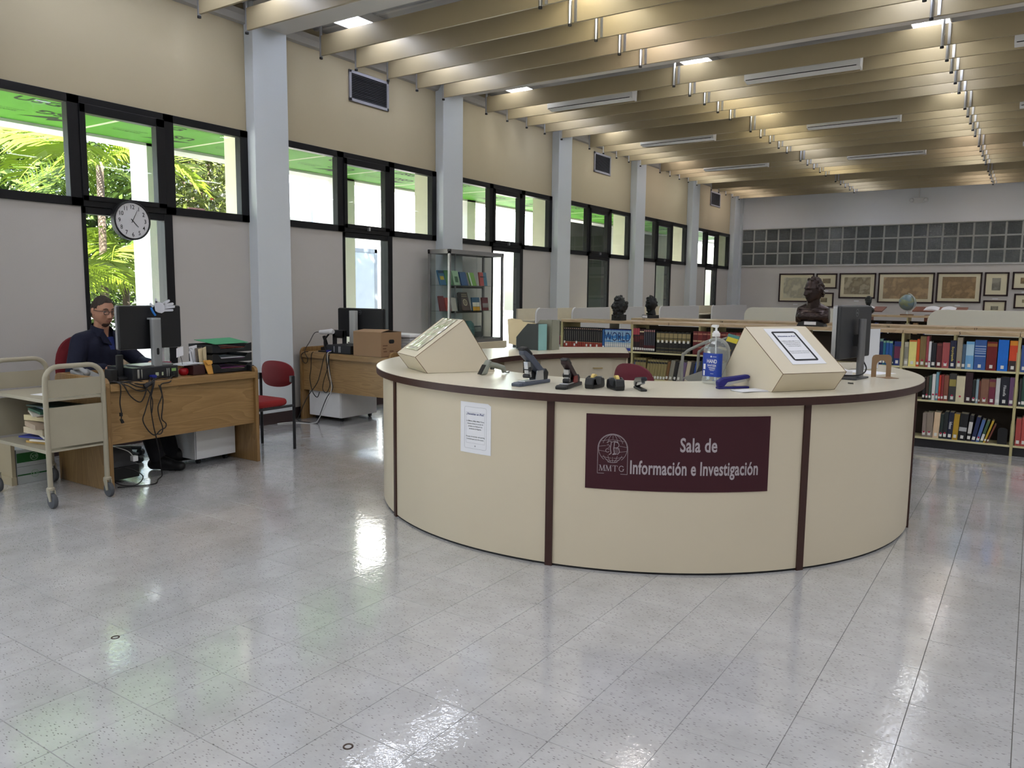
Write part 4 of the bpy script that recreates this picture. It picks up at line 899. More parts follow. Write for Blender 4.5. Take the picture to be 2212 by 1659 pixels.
# ================================================================ MONITORS AND DESKS
def monitor(t, w_, h_, m_back=M_BLACK, logo=True, silver=True, cz=0.0, grille=False):
    """parts of a flat screen seen from behind; local: screen faces +y, back -y, centre at z=cz"""
    b = MB(); b.prism([(x, -.012, z + cz) for x, z in rrect(-w_ / 2, w_ / 2, -h_ / 2, h_ / 2, .012, 4)], (0, -.022, 0)); bk = part('back_shell', b, m_back, t, world=False, bev=.006)
    b = MB(); b.prism([(x, .012, z + cz) for x, z in rrect(-w_ / 2 - .004, w_ / 2 + .004, -h_ / 2 - .004, h_ / 2 + .004, .014, 4)], (0, -.024, 0)); part('bezel', b, mat('silver bezel', (150, 150, 152), .35, metal=.5) if silver else m_back, t, world=False)
    b = MB(); b.quad((-w_ / 2 + .015, .0125, cz - h_ / 2 + .015), (w_ / 2 - .015, .0125, cz - h_ / 2 + .015), (w_ / 2 - .015, .0125, cz + h_ / 2 - .015), (-w_ / 2 + .015, .0125, cz + h_ / 2 - .015)); part('screen', b, mat('dark screen', (20, 22, 26), .15), t, world=False)
    if logo:
        n = 28; q = MB(); r0, r1 = .0205, .0225
        q.add([(r * math.cos(2 * math.pi * i / n), -.0355, cz + h_ * .37 + r * math.sin(2 * math.pi * i / n)) for r in (r0, r1) for i in range(n)], [(i, (i + 1) % n, n + (i + 1) % n, n + i) for i in range(n)])
        tx = text('DELL', .014, .01, .9); place(tx, (0, -.0356, cz + h_ * .37 - .005), (1, 0, 0), (0, 0, 1)); q.merge(tx); part('logo', q, mat('silver logo', (150, 154, 158), .3, metal=.6), t, parent=bk, world=False)
    return bk
# right monitor on the counter, seen obliquely from behind
mr = thing('monitor', 'black monitor on grey pole stand at the right end of the counter', 'monitor', (-.93, 5.13, ZC), math.radians(80))
monitor(mr, .50, .315, mat('dark grey monitor shell', (40, 41, 44), .45), cz=.285)
b = MB(); b.prism([(x, y, .0) for x, y in rrect(-.115, .115, -.09, .10, .02, 4)], (0, 0, .010)); part('foot', b, mat('dark grey foot', (52, 54, 58), .35), mr, world=False, bev=.003)
M_POLE = mat('grey pole', (112, 112, 114), .4, metal=.4)
b = MB(); b.prism([(x, y, .01) for x, y in rrect(-.032, .032, -.085, -.055, .013, 5)], (0, 0, .355)); part('pole', b, M_POLE, mr, world=False, smooth=40)
b = MB(); b.box(-.03, .03, -.058, -.03, .20, .27); part('hinge', b, M_BLACKMATT, mr, world=False)
b = MB(); b.tube(smooth_path([(.03, -.05, .14), (.06, -.07, .10), (.02, -.10, .06), (-.06, -.09, .03), (-.10, .02, .02), (-.16, .12, .006)]), .0045, 6); b.box(.02, .08, -.06, -.04, .10, .125); part('cord', b, M_CABLE, mr, world=False)

# ---- desk builder
def desk1():
    t = thing('oak_desk', 'oak office desk with rounded end panels where the person sits', 'desk', (-5.6, 3.52, 0))
    y0, y1, xf, xb = 2.885, 4.155, -5.27, -5.96
    for y in (y0, y1 - .03):
        P_ = [(xf, 0), (xf, .74)] + arc((xf - .05, .745), .05, 0, 90, 5)[1:] + arc((xb + .05, .745), .05, 90, 180, 5) + [(xb, 0)]
        b = MB(); b.prism([(x, y, z) for x, z in P_], (0, .03, 0)); part('end_panel', b, M_OAK_Z, t, bev=.003)
    b = MB(); b.box(xb + .02, xf - .0, y0 + .03, y1 - .03, .722, .75); part('desktop', b, M_OAK_Y, t, bev=.003)
    b = MB(); b.box(xf - .004, xf + .004, y0 + .03, y1 - .03, .70, .75); part('front_rail', b, M_OAK_Y, t, bev=.002)
    b = MB(); b.box(xf - .05, xf - .028, y0 + .03, y1 - .03, .325, .722); part('modesty_panel', b, M_OAK_Y, t)
    b = MB(); b.box(xb, xb + .02, y0 + .03, y1 - .03, .68, .79); part('back_rail', b, M_OAK_Y, t)
desk1()
def desk2():
    t = thing('oak_desk', 'oak office desk behind the round counter with a cardboard box on it', 'desk', (-6.0, 6.2, 0))
    x0, x1, yf, yb = -6.70, -5.36, 5.84, 6.54
    for x in (x0, x1 - .03):
        P_ = [(yf, 0), (yf, .74)] + arc((yf + .06, .745), .055, 180, 90, 5)[1:] + arc((yb - .06, .745), .055, 90, 0, 5) + [(yb, 0)]
        b = MB(); b.prism([(x, y, z) for y, z in P_], (.03, 0, 0)); part('end_panel', b, M_OAK_Z, t, bev=.003)
    b = MB(); b.box(x0 + .03, x1 - .03, yf - .0, yb, .722, .75); part('desktop', b, M_OAK_X, t, bev=.003)
    b = MB(); b.box(x0 + .03, x1 - .03, yf - .004, yf + .004, .69, .75); part('front_rail', b, M_OAK_X, t)
    b = MB(); b.box(x0 + .03, x1 - .03, yf + .03, yf + .05, .33, .722); part('modesty_panel', b, M_OAK_X, t)
    b = MB(); b.box(x0 + .03, x1 - .03, yb - .02, yb, .75, .80); part('back_rail', b, M_OAK_X, t)
desk2()
def pedestal(x0, x1, y0, y1, label, drawer_side):
    t = thing('drawer_pedestal', label, 'drawer unit', ((x0 + x1) / 2, (y0 + y1) / 2, 0), group='white drawer pedestals')
    b = MB(); b.box(x0, x1, y0, y1, .045, .36); part('body', b, mat('white laminate', (226, 226, 226), .45), t, bev=.003)
    if drawer_side == 'x': b = MB(); b.box(x1, x1 + .016, y0 + .004, y1 - .004, .05, .355)
    else: b = MB(); b.box(x0 + .004, x1 - .004, y0 - .016, y0, .05, .355)
    part('drawer_front', b, mat('white laminate', (226, 226, 226), .45), t, bev=.002)
    for x in (x0 + .05, x1 - .05):
        for y in (y0 + .06, y1 - .06):
            b = MB(); b.lathe([(.021, -.012), (.021, .012)], (x, y, .0215), 12, 'y'); b.box(x - .012, x + .012, y - .016, y + .016, .03, .046); part('caster', b, M_BLACKMATT, t)
pedestal(-5.95, -5.545, 3.735, 4.11, 'white drawer pedestal on casters under the occupied desk', 'x')
pedestal(-6.64, -6.16, 5.93, 6.48, 'white drawer pedestal on casters under the desk behind the counter', 'y')

# ---- things on the occupied desk
M_PC = mat('black computer case', (26, 28, 34), .4)
pc = thing('desktop_computer', 'black slim desktop computer under the monitor on the occupied desk', 'computer', (-5.52, 3.33, .75))
b = MB(); b.box(-5.70, -5.362, 3.135, 3.495, .752, .842); part('case', b, M_PC, pc, bev=.004)
b = MB()
for y0, y1, z0, z1 in ((3.17, 3.185, .765, .83), (3.20, 3.207, .765, .83), (3.40, 3.407, .765, .825), (3.415, 3.422, .765, .825)): b.box(-5.362, -5.360, y0, y1, z0, z1)
part('slot', b, M_STEEL, pc)
b = MB(); b.box(-5.362, -5.359, 3.31, 3.335, .775, .80); b.box(-5.362, -5.359, 3.36, 3.372, .775, .80); part('port', b, mat('pale port plastic', (170, 180, 150), .5), pc)
b = MB(); b.box(-5.362, -5.358, 3.44, 3.475, .80, .822); part('network_port', b, mat('green lit port', (130, 170, 100), .5), pc)
b = MB(); b.tube([(-5.36, 3.455, .775), (-5.335, 3.455, .772)], .017, 8); part('power_plug', b, M_BLACKMATT, pc)
b = MB(); b.box(-5.36, -5.33, 3.26, 3.30, .765, .785); part('video_plug', b, mat('blue plug', (30, 40, 130), .5), pc)
mo = thing('monitor', 'black monitor in front of the seated person with grey stand column', 'monitor', (-5.50, 3.355, .842), math.radians(92))
monitor(mo, .50, .315, logo=False, cz=.287)
b = MB(); b.prism([(x, y, 0) for x, y in rrect(-.14, .14, -.10, .10, .03, 4)], (0, 0, .012)); part('foot', b, M_ALU, mo, world=False, bev=.003)
b = MB(); b.prism([(x, y, .0) for x, y in rrect(-.038, .038, -.105, -.065, .012, 4)], (0, 0, .345)); pl_ = part('stand_column', b, mat('satin grey stand', (142, 144, 146), .4, metal=.3), mo, world=False, smooth=40)
b = MB(); b.prism([(x, y, .345) for x, y in rrect(-.038, .038, -.105, -.035, .012, 4)], (0, .0, .012)); part('stand_cap', b, mat('satin grey cap', (160, 166, 170), .4), mo, parent=pl_, world=False)
b = MB(); b.prism([(x, -.106, z) for x, z in rrect(-.010, .010, .085, .135, .009, 4)], (0, .002, 0)); part('cable_slot', b, M_BLACKMATT, mo, parent=pl_, world=False)
# paper glove-shaped cut-out and lanyard on the monitor
gl = thing('paper_hand', 'white paper hand cut-out stuck on top of the desk monitor', 'paper hand', (-5.445, 3.42, 1.22))
def pt(y, z, d=0): return (-5.445 + d, y, z)
b = MB(); palm_ = [(3.375, 1.29), (3.385, 1.325), (3.40, 1.318), (3.425, 1.312), (3.455, 1.30), (3.462, 1.275), (3.455, 1.245), (3.43, 1.232), (3.40, 1.237), (3.38, 1.25)]
b.prism([pt(*p) for p in palm_], (.004, 0, 0)); part('palm', b, mat('white paper cut-out', (206, 208, 216), .7), gl)
for (ya, za_, yb_, zb_, r_) in ((3.445, 1.302, 3.492, 1.325, .010), (3.455, 1.292, 3.522, 1.302, .010), (3.46, 1.275, 3.532, 1.280, .010), (3.455, 1.253, 3.518, 1.254, .009), (3.39, 1.31, 3.388, 1.335, .009)):
    b = MB(); d = Vector((0, yb_ - ya, zb_ - za_)).normalized(); n_ = Vector((0, -d.z, d.y)); A = Vector(pt(ya, za_)); B_ = Vector(pt(yb_, zb_))
    P_ = [A + n_ * r_, A - n_ * r_] + [B_ + (d * math.sin(t_) - n_ * math.cos(t_)) * r_ * .9 for t_ in [math.pi * i / 5 for i in range(6)]]
    b.prism(P_, (.004, 0, 0)); part('finger', b, mat('white paper cut-out', (206, 208, 216), .7), gl)
b = MB(); b.prism([pt(3.332, 1.30), pt(3.345, 1.312), pt(3.37, 1.285), pt(3.36, 1.275)], (.004, 0, 0)); part('cuff', b, mat('white paper cut-out', (206, 208, 216), .7), gl)
b = MB(); b.tube(smooth_path([(-5.44, 3.345, 1.275), (-5.435, 3.355, 1.245), (-5.43, 3.372, 1.215)]), .008, 6); single('lanyard', b, mat('bright blue ribbon', (40, 120, 200), .6), 'blue lanyard hanging behind the desk monitor', 'lanyard', smooth=True)
ph = thing('cordless_phone', 'black cordless phone standing in its charging base on the desk', 'phone', (-5.47, 3.125, .75))
b = MB(); b.prism([(-5.43, 3.07, .751), (-5.52, 3.07, .751), (-5.52, 3.07, .79), (-5.43, 3.07, .775)], (0, .085, 0)); part('base', b, M_BLACK, ph, bev=.006)
b = MB(); b.prism([(x, y, .77) for x, y in rrect(-5.50, -5.468, 3.086, 3.136, .012, 4)], (.0, 0, .165)); part('handset', b, M_BLACK, ph, bev=.006)
b = MB(); b.box(-5.53, -5.44, 3.02, 3.07, .751, .835); single('adapter_box', b, M_BLACKMATT, 'small black box left of the cordless phone', 'adapter', bev=.006)
ap = thing('red_apple', 'red apple shaped ornament holding a memo card on the desk', 'apple ornament', (-5.455, 3.60, .75))
b = MB(); prof = [(.010, .001), (.022, .0), (.034, .012), (.038, .030), (.034, .048), (.022, .058), (.010, .055), (.004, .050)]; b.lathe(prof, (-5.455, 3.60, .75), 20); part('apple', b, mat('glossy red', (170, 24, 34), .3), ap, smooth=True)
b = MB(); b.tube([(-5.455, 3.60, .80), (-5.455, 3.59, .86), (-5.455, 3.58, .90)], .0018, 5); part('stem', b, M_BLACKMATT, ap)
b = MB(); b.prism([(-5.455, 3.545, .89), (-5.455, 3.605, .905), (-5.455, 3.605, .975), (-5.455, 3.547, .96)], (.001, 0, 0)); part('memo_card', b, M_PAPER, ap)
b = MB(); b.lathe([(.03, .0), (.033, .10), (.031, .10), (.028, .004)], (-5.60, 3.555, .75), 14); part_ = single('pen_cup', b, mat('pink cup', (176, 90, 110), .4), 'pink cup behind the monitor on the desk', 'cup', smooth=40)
b = MB(); b.prism([(-5.64, 3.49, .85), (-5.64, 3.56, .85), (-5.64, 3.56, .96), (-5.64, 3.49, .96)], (.002, 0, 0)); b.box(-5.65, -5.62, 3.52, 3.53, .75, .86); single('memo_sheet', b, M_PAPER, 'printed sheet propped up behind the desk monitor', 'paper')
mb_ = thing('memo_box', 'dark brown memo box with papers on the desk', 'box', (-5.44, 3.69, .75))
b = MB(); b.box(-5.50, -5.375, 3.632, 3.738, .752, .826); part('box', b, mat('dark brown leatherette', (58, 30, 30), .5), mb_, bev=.004)
for i in range(4):
    b = MB(); b.box(-5.60 + .02 * i, -5.40 + .008 * i, 3.56 + .02 * i, 3.69 + .012 * i, .828 + .004 * i, .830 + .004 * i); part('paper', b, M_PAPER, mb_)
en = thing('padded_envelope', 'manila padded envelope leaning against the letter trays', 'envelope', (-5.40, 3.76, .75))
b = MB(); b.prism([(-5.345, 3.742, .752), (-5.345, 3.79, .752), (-5.375, 3.79, .86), (-5.375, 3.72, .862)], (-.014, .004, 0)); part('envelope', b, mat('golden manila', (204, 150, 66), .6, var=.12, vscale=20), en, bev=.004)
b = MB(); b.prism([(-5.358, 3.724, .862), (-5.358, 3.788, .858), (-5.350, 3.785, .835), (-5.350, 3.745, .825)], (.002, 0, 0)); part('flap', b, mat('golden manila', (204, 150, 66), .6), en)
cd = thing('card_rack', 'letter rack of postcards and scissors beside the trays', 'letter rack', (-5.46, 3.76, .75))
for i, (y0, y1, z, m_) in enumerate(((3.70, 3.76, .975, M_PAPER), (3.735, 3.79, .96, mat('photo card', (120, 110, 100), .5, var=.6, vscale=40)), (3.745, 3.785, .955, M_MANILA), (3.77, 3.79, .965, M_MANILA))):
    b = MB(); x = -5.50 + .025 * i; b.prism([(x, y0, .752), (x, y1, .752), (x - .01, y1, z), (x - .01, y0 - .01, z - .01)], (.002, 0, 0)); part('card', b, m_, cd)
b = MB(); b.box(-5.53, -5.42, 3.71, 3.79, .752, .80); part('rack', b, M_BLACK, cd)
b = MB(); b.tube([(-5.46, 3.70, .80), (-5.46, 3.675, .93)], .004, 6); b.tube([(-5.46, 3.675 + .011 * math.cos(a), .945 + .011 * math.sin(a)) for a in [i * math.pi / 5 for i in range(8)]], .003, 5); part('scissors', b, M_STEEL, cd)
tr = thing('letter_tray', 'three tier black letter tray with a green folder on top', 'letter tray', (-5.50, 3.98, .75))
for i in range(3):
    z = .755 + .080 * i
    b = MB(); b.box(-5.67, -5.36, 3.795, 4.165, z, z + .004); b.box(-5.67, -5.36, 3.795, 3.80, z, z + .062); b.box(-5.67, -5.36, 4.16, 4.165, z, z + .062); b.box(-5.67, -5.665, 3.795, 4.165, z, z + .062)
    b.prism([(-5.362, 3.795, z), (-5.362, 3.795, z + .072), (-5.362, 3.845, z + .066), (-5.362, 3.875, z + .030), (-5.362, 4.09, z + .026), (-5.362, 4.125, z + .064), (-5.362, 4.165, z + .070), (-5.362, 4.165, z)], (.004, 0, 0)); tier = part('tier', b, M_BLACK, tr, bev=.002)
    for j in range(4):
        b = MB(); c_ = [M_PAPER, mat('red brown folder', (150, 60, 40), .6), M_MANILA, mat('plum folder', (120, 60, 110), .6)][(j + i) % 4]
        b.box(-5.655, -5.372 - .006 * j, 3.81 + .006 * j, 4.15 - .008 * j, z + .006 + .008 * j, z + .009 + .008 * j + .003 * (j % 2)); part('papers', b, c_, tr, parent=tier)
b = MB(); b.prism([(-5.33, 3.80, .984), (-5.335, 4.12, .986), (-5.62, 4.15, 1.012), (-5.63, 3.82, 1.006)], (0, 0, .003)); single('green_folder', b, mat('green card', (58, 140, 96), .6), 'green card folder lying on top of the letter trays', 'folder')
b = MB(); b.box(-5.42, -5.36, 4.115, 4.15, .7515, .80); b.map(lambda p: p + Vector((0.05, 0.0, 0))) ; single('hole_punch', b, M_BLACK, 'small black box at the right corner of the occupied desk', 'box', bev=.004)
kb = MB(); kb.prism([(x, y, .752) for x, y in rrect(-5.90, -5.76, 3.10, 3.50, .01, 3)], (0, 0, .02)); single('keyboard', kb, M_BLACKMATT, 'black keyboard in front of the seated person', 'keyboard', bev=.004)
fx = thing('desk_telephone', 'grey telephone at the left end of the occupied desk', 'telephone', (-5.72, 2.99, .75))
b = MB(); b.prism([(-5.83, 2.93, .752), (-5.60, 2.93, .752), (-5.60, 2.93, .775), (-5.83, 2.93, .82)], (0, .13, 0)); part('body', b, mat('grey phone plastic', (140, 140, 140), .5), fx, bev=.008)
b = MB(); b.tube([(-5.80, 2.955, .835), (-5.72, 2.955, .832), (-5.63, 2.955, .80)], [.020, .014, .020], 10); part('handset', b, mat('grey handset', (150, 150, 150), .5), fx, smooth=True)
# cables down the front of the desk
X_ = -5.258
cable('black cable with a plug hanging at the left of the desk front', [(X_ - .06, 2.95, .765), (X_, 2.975, .755), (X_, 2.982, .70), (X_, 2.972, .62), (X_, 2.98, .55), (X_, 2.975, .50)])
b = MB(); b.box(X_ - .008, X_ + .008, 2.968, 2.984, .525, .55); b.prism([(X_ - .006, 2.967, .505), (X_ - .006, 2.983, .505), (X_ - .006, 2.996, .478), (X_ - .006, 2.978, .474)], (.012, 0, 0)); single('cable_plug', b, M_BLACKMATT, 'black plug at the end of the short hanging cable', 'plug')
cable('black cable looping across the desk front from the phone', [(X_ - .1, 2.99, .765), (X_, 3.00, .745), (X_, 3.05, .66), (X_, 3.115, .61), (X_, 3.15, .64), (X_, 3.176, .705), (X_ - .02, 3.21, .757), (X_ - .08, 3.26, .77)])
cable('black cable sagging below the desk edge towards the computer', [(X_ - .1, 2.96, .762), (X_, 3.02, .742), (X_, 3.10, .695), (X_, 3.16, .69), (X_, 3.19, .725), (X_ - .02, 3.24, .757), (X_ - .08, 3.33, .77)])
cable('black cable dropping from the desk to the floor', [(X_ - .09, 3.27, .77), (X_, 3.235, .742), (X_, 3.205, .64), (X_, 3.20, .55), (X_ - .0, 3.215, .42), (X_ - .03, 3.25, .33), (X_ - .10, 3.31, .20), (X_ - .15, 3.35, .08), (X_ - .17, 3.37, .006), (X_ - .08, 3.28, .005), (X_ + .03, 3.17, .005), (X_ - .08, 2.97, .005)])
cable('black cable forming the wide loop on the desk front', [(X_ - .1, 3.26, .77), (X_, 3.225, .742), (X_, 3.20, .66), (X_, 3.155, .54), (X_, 3.135, .475), (X_, 3.17, .40), (X_, 3.22, .356), (X_, 3.265, .385), (X_, 3.305, .40), (X_, 3.312, .43), (X_, 3.28, .47), (X_, 3.29, .55), (X_, 3.295, .62), (X_, 3.275, .70), (X_ - .05, 3.27, .757)])
cable('black cable twisted down the desk front by the network port', [(X_ - .1, 3.44, .78), (X_, 3.36, .735), (X_, 3.285, .72), (X_, 3.29, .64), (X_, 3.255, .56), (X_, 3.262, .48), (X_, 3.285, .40), (X_, 3.27, .36), (X_, 3.235, .362)])
cable('black cable running over the desk edge into the tangle', [(X_ - .1, 2.95, .762), (X_ - .03, 3.05, .757), (X_, 3.14, .735), (X_ - .02, 3.25, .745), (X_ - .02, 3.36, .757), (X_ - .09, 3.46, .775)])
cable('black cable trailing along the desk edge by the phone', [(X_ - .14, 2.93, .758), (X_ - .05, 2.98, .757), (X_ - .02, 3.06, .762), (X_ - .03, 3.14, .757), (X_, 3.20, .735), (X_ - .02, 3.26, .757)])
cable('black cable curving from the left desk end to the tangle', [(X_ - .08, 2.93, .757), (X_ - .02, 3.03, .757), (X_, 3.10, .725), (X_, 3.17, .70), (X_, 3.20, .66), (X_, 3.215, .60), (X_, 3.205, .52)])
b = MB(); b.tube([(X_ + .004, 3.155, .715), (X_ + .004, 3.205, .738)], .016, 8); single('cable_tie', b, M_CABLE, 'dark cable bundle tied at the desk edge', 'cable tie', smooth=40)

# ---- desk 2 things
mo2 = thing('monitor', 'black monitor with grey stand on the desk behind the counter', 'monitor', (-6.22, 6.32, .842), math.radians(4))
monitor(mo2, .64, .315, silver=False, cz=.225)
b = MB(); b.prism([(x, y, 0) for x, y in rrect(-.14, .14, -.10, .10, .03, 4)], (0, 0, .012)); part('foot', b, M_ALU, mo2, world=False)
b = MB(); b.prism([(x, y, .0) for x, y in rrect(-.085, -.005, -.12, -.055, .012, 4)], (0, 0, .36)); part('stand_column', b, mat('pale grey stand', (178, 180, 178), .4), mo2, world=False, bev=.004)
pc2 = thing('desktop_computer', 'black slim desktop computer on the desk behind the counter', 'computer', (-6.1, 6.1, .75))
b = MB(); b.box(-6.31, -5.95, 5.875, 6.24, .752, .842); part('case', b, M_PC, pc2, bev=.004)
b = MB(); b.box(-6.20, -6.19, 5.873, 5.875, .765, .83); b.box(-6.13, -6.12, 5.873, 5.875, .765, .83); b.box(-6.11, -6.10, 5.873, 5.875, .765, .83); part('slot', b, M_STEEL, pc2)
b = MB(); b.box(-6.29, -6.24, 5.85, 5.875, .765, .785); part('video_plug', b, mat('blue plug', (30, 40, 130), .5), pc2)
cb = thing('cardboard_box', 'brown cardboard box with a hand hole on the desk behind the counter', 'box', (-5.65, 5.97, .75))
b = MB(); b.box(-5.86, -5.47, 5.825, 6.13, .752, 1.0); part('box', b, M_CARD, cb, bev=.002)
b = MB(); b.prism([(x, y, z) for x, y, z in ((-5.86, 5.825, 1.001), (-5.47, 5.825, 1.001), (-5.49, 5.97, 1.025), (-5.85, 5.97, 1.02))], (0, 0, .003)); b.prism([(-5.86, 6.13, 1.001), (-5.47, 6.13, 1.001), (-5.47, 5.99, 1.012), (-5.86, 5.99, 1.016)], (0, 0, .003)); part('flap', b, M_CARD, cb)
b = MB(); b.prism([(-5.4695, y, z) for y, z in rrect(5.94, 6.02, .885, .925, .019, 4)], (.001, 0, 0)); part('hand_hole', b, M_BLACKMATT, cb)
b = MB()
for y0, y1, z in ((5.85, 5.92, .86), (5.85, 5.90, .83), (5.95, 6.01, .80), (6.05, 6.10, .79), (5.86, 5.91, .80)): b.quad((-5.4688, y0, z), (-5.4688, y1, z), (-5.4688, y1, z + .012), (-5.4688, y0, z + .012))
part('print', b, mat('brown print', (110, 80, 56), .8), cb)
sc = thing('barcode_scanner', 'white barcode scanner resting on a black stand on the desk behind the counter', 'barcode scanner', (-6.45, 6.0, .75))
b = MB(); b.tube([(-6.52, 5.98, .965), (-6.45, 5.98, .968), (-6.36, 5.985, .975)], [.022, .026, .030], 12); b.lathe([(.030, -.01), (.034, .0), (.022, .03)], (-6.35, 5.985, .975), 12, 'x'); part('body', b, mat('white scanner plastic', (214, 214, 214), .4), sc, smooth=40)
b = MB(); b.tube(smooth_path([(-6.38, 5.98, .95), (-6.46, 5.99, .88), (-6.47, 6.0, .80), (-6.45, 6.0, .762)]), .010, 8); b.prism([(x, y, .752) for x, y in rrect(-6.52, -6.38, 5.93, 6.05, .03, 4)], (0, 0, .012)); part('stand', b, M_BLACKMATT, sc)
b = MB(); b.tube(smooth_path([(-6.53, 5.98, .965), (-6.60, 5.97, .95), (-6.62, 5.92, .86), (-6.61, 5.835, .76), (-6.56, 5.83, .68), (-6.58, 5.83, .63), (-6.63, 5.83, .64), (-6.66, 5.83, .71), (-6.62, 5.832, .745), (-6.56, 5.84, .756)]), .004, 6); part('cord', b, M_CABLE, sc)
ps = thing('pass_reader_stand', 'black double arch stand behind the white barcode scanner', 'stand', (-6.36, 6.12, .75))
b = MB(); b.box(-6.45, -6.40, 6.09, 6.12, .752, .98); b.box(-6.30, -6.25, 6.09, 6.12, .752, .99); b.box(-6.45, -6.25, 6.09, 6.12, .90, .99); part('frame', b, M_BLACK, ps, bev=.010)
b = MB(); b.prism([(-6.60, 6.06, .752), (-6.52, 6.06, .752), (-6.55, 6.06, .80), (-6.60, 6.06, .79)], (0, .05, 0)); b.prism([(-6.53, 6.07, .79), (-6.51, 6.07, .79), (-6.565, 6.07, .92), (-6.585, 6.07, .91)], (0, .03, 0)); part('arm', b, M_BLACK, ps)
X2 = 5.83
for i, pts in enumerate(([(-6.28, 5.86, .77), (-6.30, X2, .72), (-6.36, X2, .55), (-6.42, X2, .42), (-6.55, 5.80, .25), (-6.62, 5.75, .06), (-6.60, 5.72, .006), (-6.40, 5.70, .006)],
                         [(-6.26, 5.86, .77), (-6.27, X2, .72), (-6.25, X2, .52), (-6.22, X2, .42), (-6.27, X2, .33), (-6.32, 5.82, .36), (-6.30, 5.82, .46), (-6.24, 5.82, .60), (-6.23, X2, .72), (-6.22, 5.86, .77)],
                         [(-6.24, 5.86, .77), (-6.23, X2, .70), (-6.21, X2, .50), (-6.18, X2, .38), (-6.24, 5.80, .28), (-6.32, 5.78, .10), (-6.30, 5.72, .006), (-6.45, 5.70, .006)],
                         [(-6.48, 5.84, .757), (-6.50, X2, .72), (-6.51, X2, .58), (-6.53, X2, .46), (-6.49, X2, .32), (-6.40, 5.81, .27), (-6.36, 5.81, .33)])):
    cable(['black cable trailing to the floor below the second desk', 'black cable looped below the blue plug on the second desk', 'black cable crossing the white pedestal under the second desk', 'thin black cable hanging from the scanner stand'][i], pts)
cable('white cable hanging from the computer on the second desk', [(-6.22, 5.86, .775), (-6.25, X2 - .002, .74), (-6.22, X2 - .004, .55), (-6.19, X2 - .004, .40), (-6.20, 5.79, .28), (-6.28, 5.74, .08), (-6.34, 5.70, .006), (-6.55, 5.60, .006), (-6.62, 5.45, .006)], .004, mat('white cable rubber', (200, 200, 196), .5))
st = thing('paper_ream_stack', 'stack of white trays and paper behind the cardboard box', 'paper stack', (-5.70, 6.38, .75))
for i in range(6):
    b = MB(); b.box(-5.88 + .004 * (i % 2), -5.46, 6.25, 6.50, .752 + .030 * i, .752 + .030 * i + .026); part('ream', b, mat('grey white paper', (196, 198, 200), .6), st)
b = MB(); b.box(-5.90, -5.44, 6.23, 6.52, .934, .965); part('lid', b, M_WHITE, st, bev=.006)
task_chair((-5.75, 6.95, 0), math.radians(190), 'maroon office chair behind the second desk', M_MAROONFAB, .80, .42, .46)

# ---- red visitor chair between desk and column
vc = thing('visitor_chair', 'red upholstered chair with black legs between the occupied desk and the column', 'chair', (-5.67, 4.46, 0))
M_LEG = mat('black steel tube', (24, 24, 28), .35)
office_back(vc, 0, .195, .665, .43, .235, .045, M_REDFAB, math.pi, .03)
b = MB(); b.prism([(x, y, .40) for x, y in rrect(-.225, .225, -.25, .19, .11, 6)], (0, 0, .06)); part('seat', b, mat('bright red seat fabric', (140, 30, 30), .85, bump=.15, bscale=400), vc, world=False, bev=.028, bseg=3)
for x in (-.222, .222):
    b = MB(); b.tube([(x, .212, 0), (x, .212, .65)], .0135, 10); part('leg', b, M_LEG, vc, world=False)
    b = MB(); b.tube([(x * .88, -.20, 0), (x * .84, -.18, .40)], .0125, 10); part('leg', b, M_LEG, vc, world=False)
    b = MB(); b.tube([(x, .212, .395), (x * .9, .05, .388), (x * .84, -.18, .385)], .012, 8); part('side_rail', b, M_LEG, vc, world=False)
    b = MB(); b.box(x - .028, x + .012, .188, .222, .60, .66); part('bracket', b, M_BLACK, vc, world=False, bev=.006)

# ---- book truck
def book_truck():
    t = thing('book_truck', 'grey beige steel book truck with casters at the left edge', 'cart', (-5.55, 2.62, 0))
    y0, y1, xa, xb = 2.445, 2.815, -5.18, -5.92
    for x in (xa, xb):
        P_ = [(x, y0, .13), (x, y0, .80)] + [(x, y0 + .09 - .09 * math.cos(a), .82 + .09 * math.sin(a)) for a in [i * math.pi / 12 for i in range(1, 7)]] + [(x, y1 - .09 + .09 * math.sin(a), .82 + .09 * math.cos(a)) for a in [i * math.pi / 12 for i in range(0, 7)]] + [(x, y1, .13)]
        b = MB(); b.tube(P_, .0165, 10); part('end_frame', b, M_GREYCART, t, smooth=50)
        b = MB(); b.box(x - .004, x + .004, y0 + .012, y1 - .012, .712, .826); part('end_plate', b, M_GREYCART, t)
        b = MB(); b.box(x - .004, x + .004, y0 + .012, y1 - .012, .386, .648); part('end_plate', b, M_GREYCART, t)
        for y in (y0, y1):
            b = MB(); b.lathe([(.024, .118), (.026, .13), (.018, .138)], (x, y, 0), 12); b.prism([(x - .02, y - .02, .118), (x + .02, y - .02, .118), (x + .032, y - .02, .05), (x + .012, y - .02, .045)], (0, .006, 0)); b.prism([(x - .02, y + .014, .118), (x + .02, y + .014, .118), (x + .032, y + .014, .05), (x + .012, y + .014, .045)], (0, .006, 0)); cs = part('caster', b, M_GREYCART, t)
            b = MB(); b.lathe([(.020, -.013), (.046, -.013), (.050, -.008), (.050, .008), (.046, .013), (.020, .013)], (x + .018, y, .0505), 20, 'y'); part('wheel', b, mat('grey rubber wheel', (74, 76, 80), .6), t, parent=cs, smooth=40)
    for z in (.70, .37):
        b = MB(); b.box(xb, xa, y0 + .004, y1 - .004, z - .012, z); b.box(xb, xa, y0, y0 + .006, z - .022, z + .002); b.box(xb, xa, y1 - .006, y1, z - .022, z + (.02)); part('shelf', b, M_GREYCART, t, bev=.002)
book_truck()
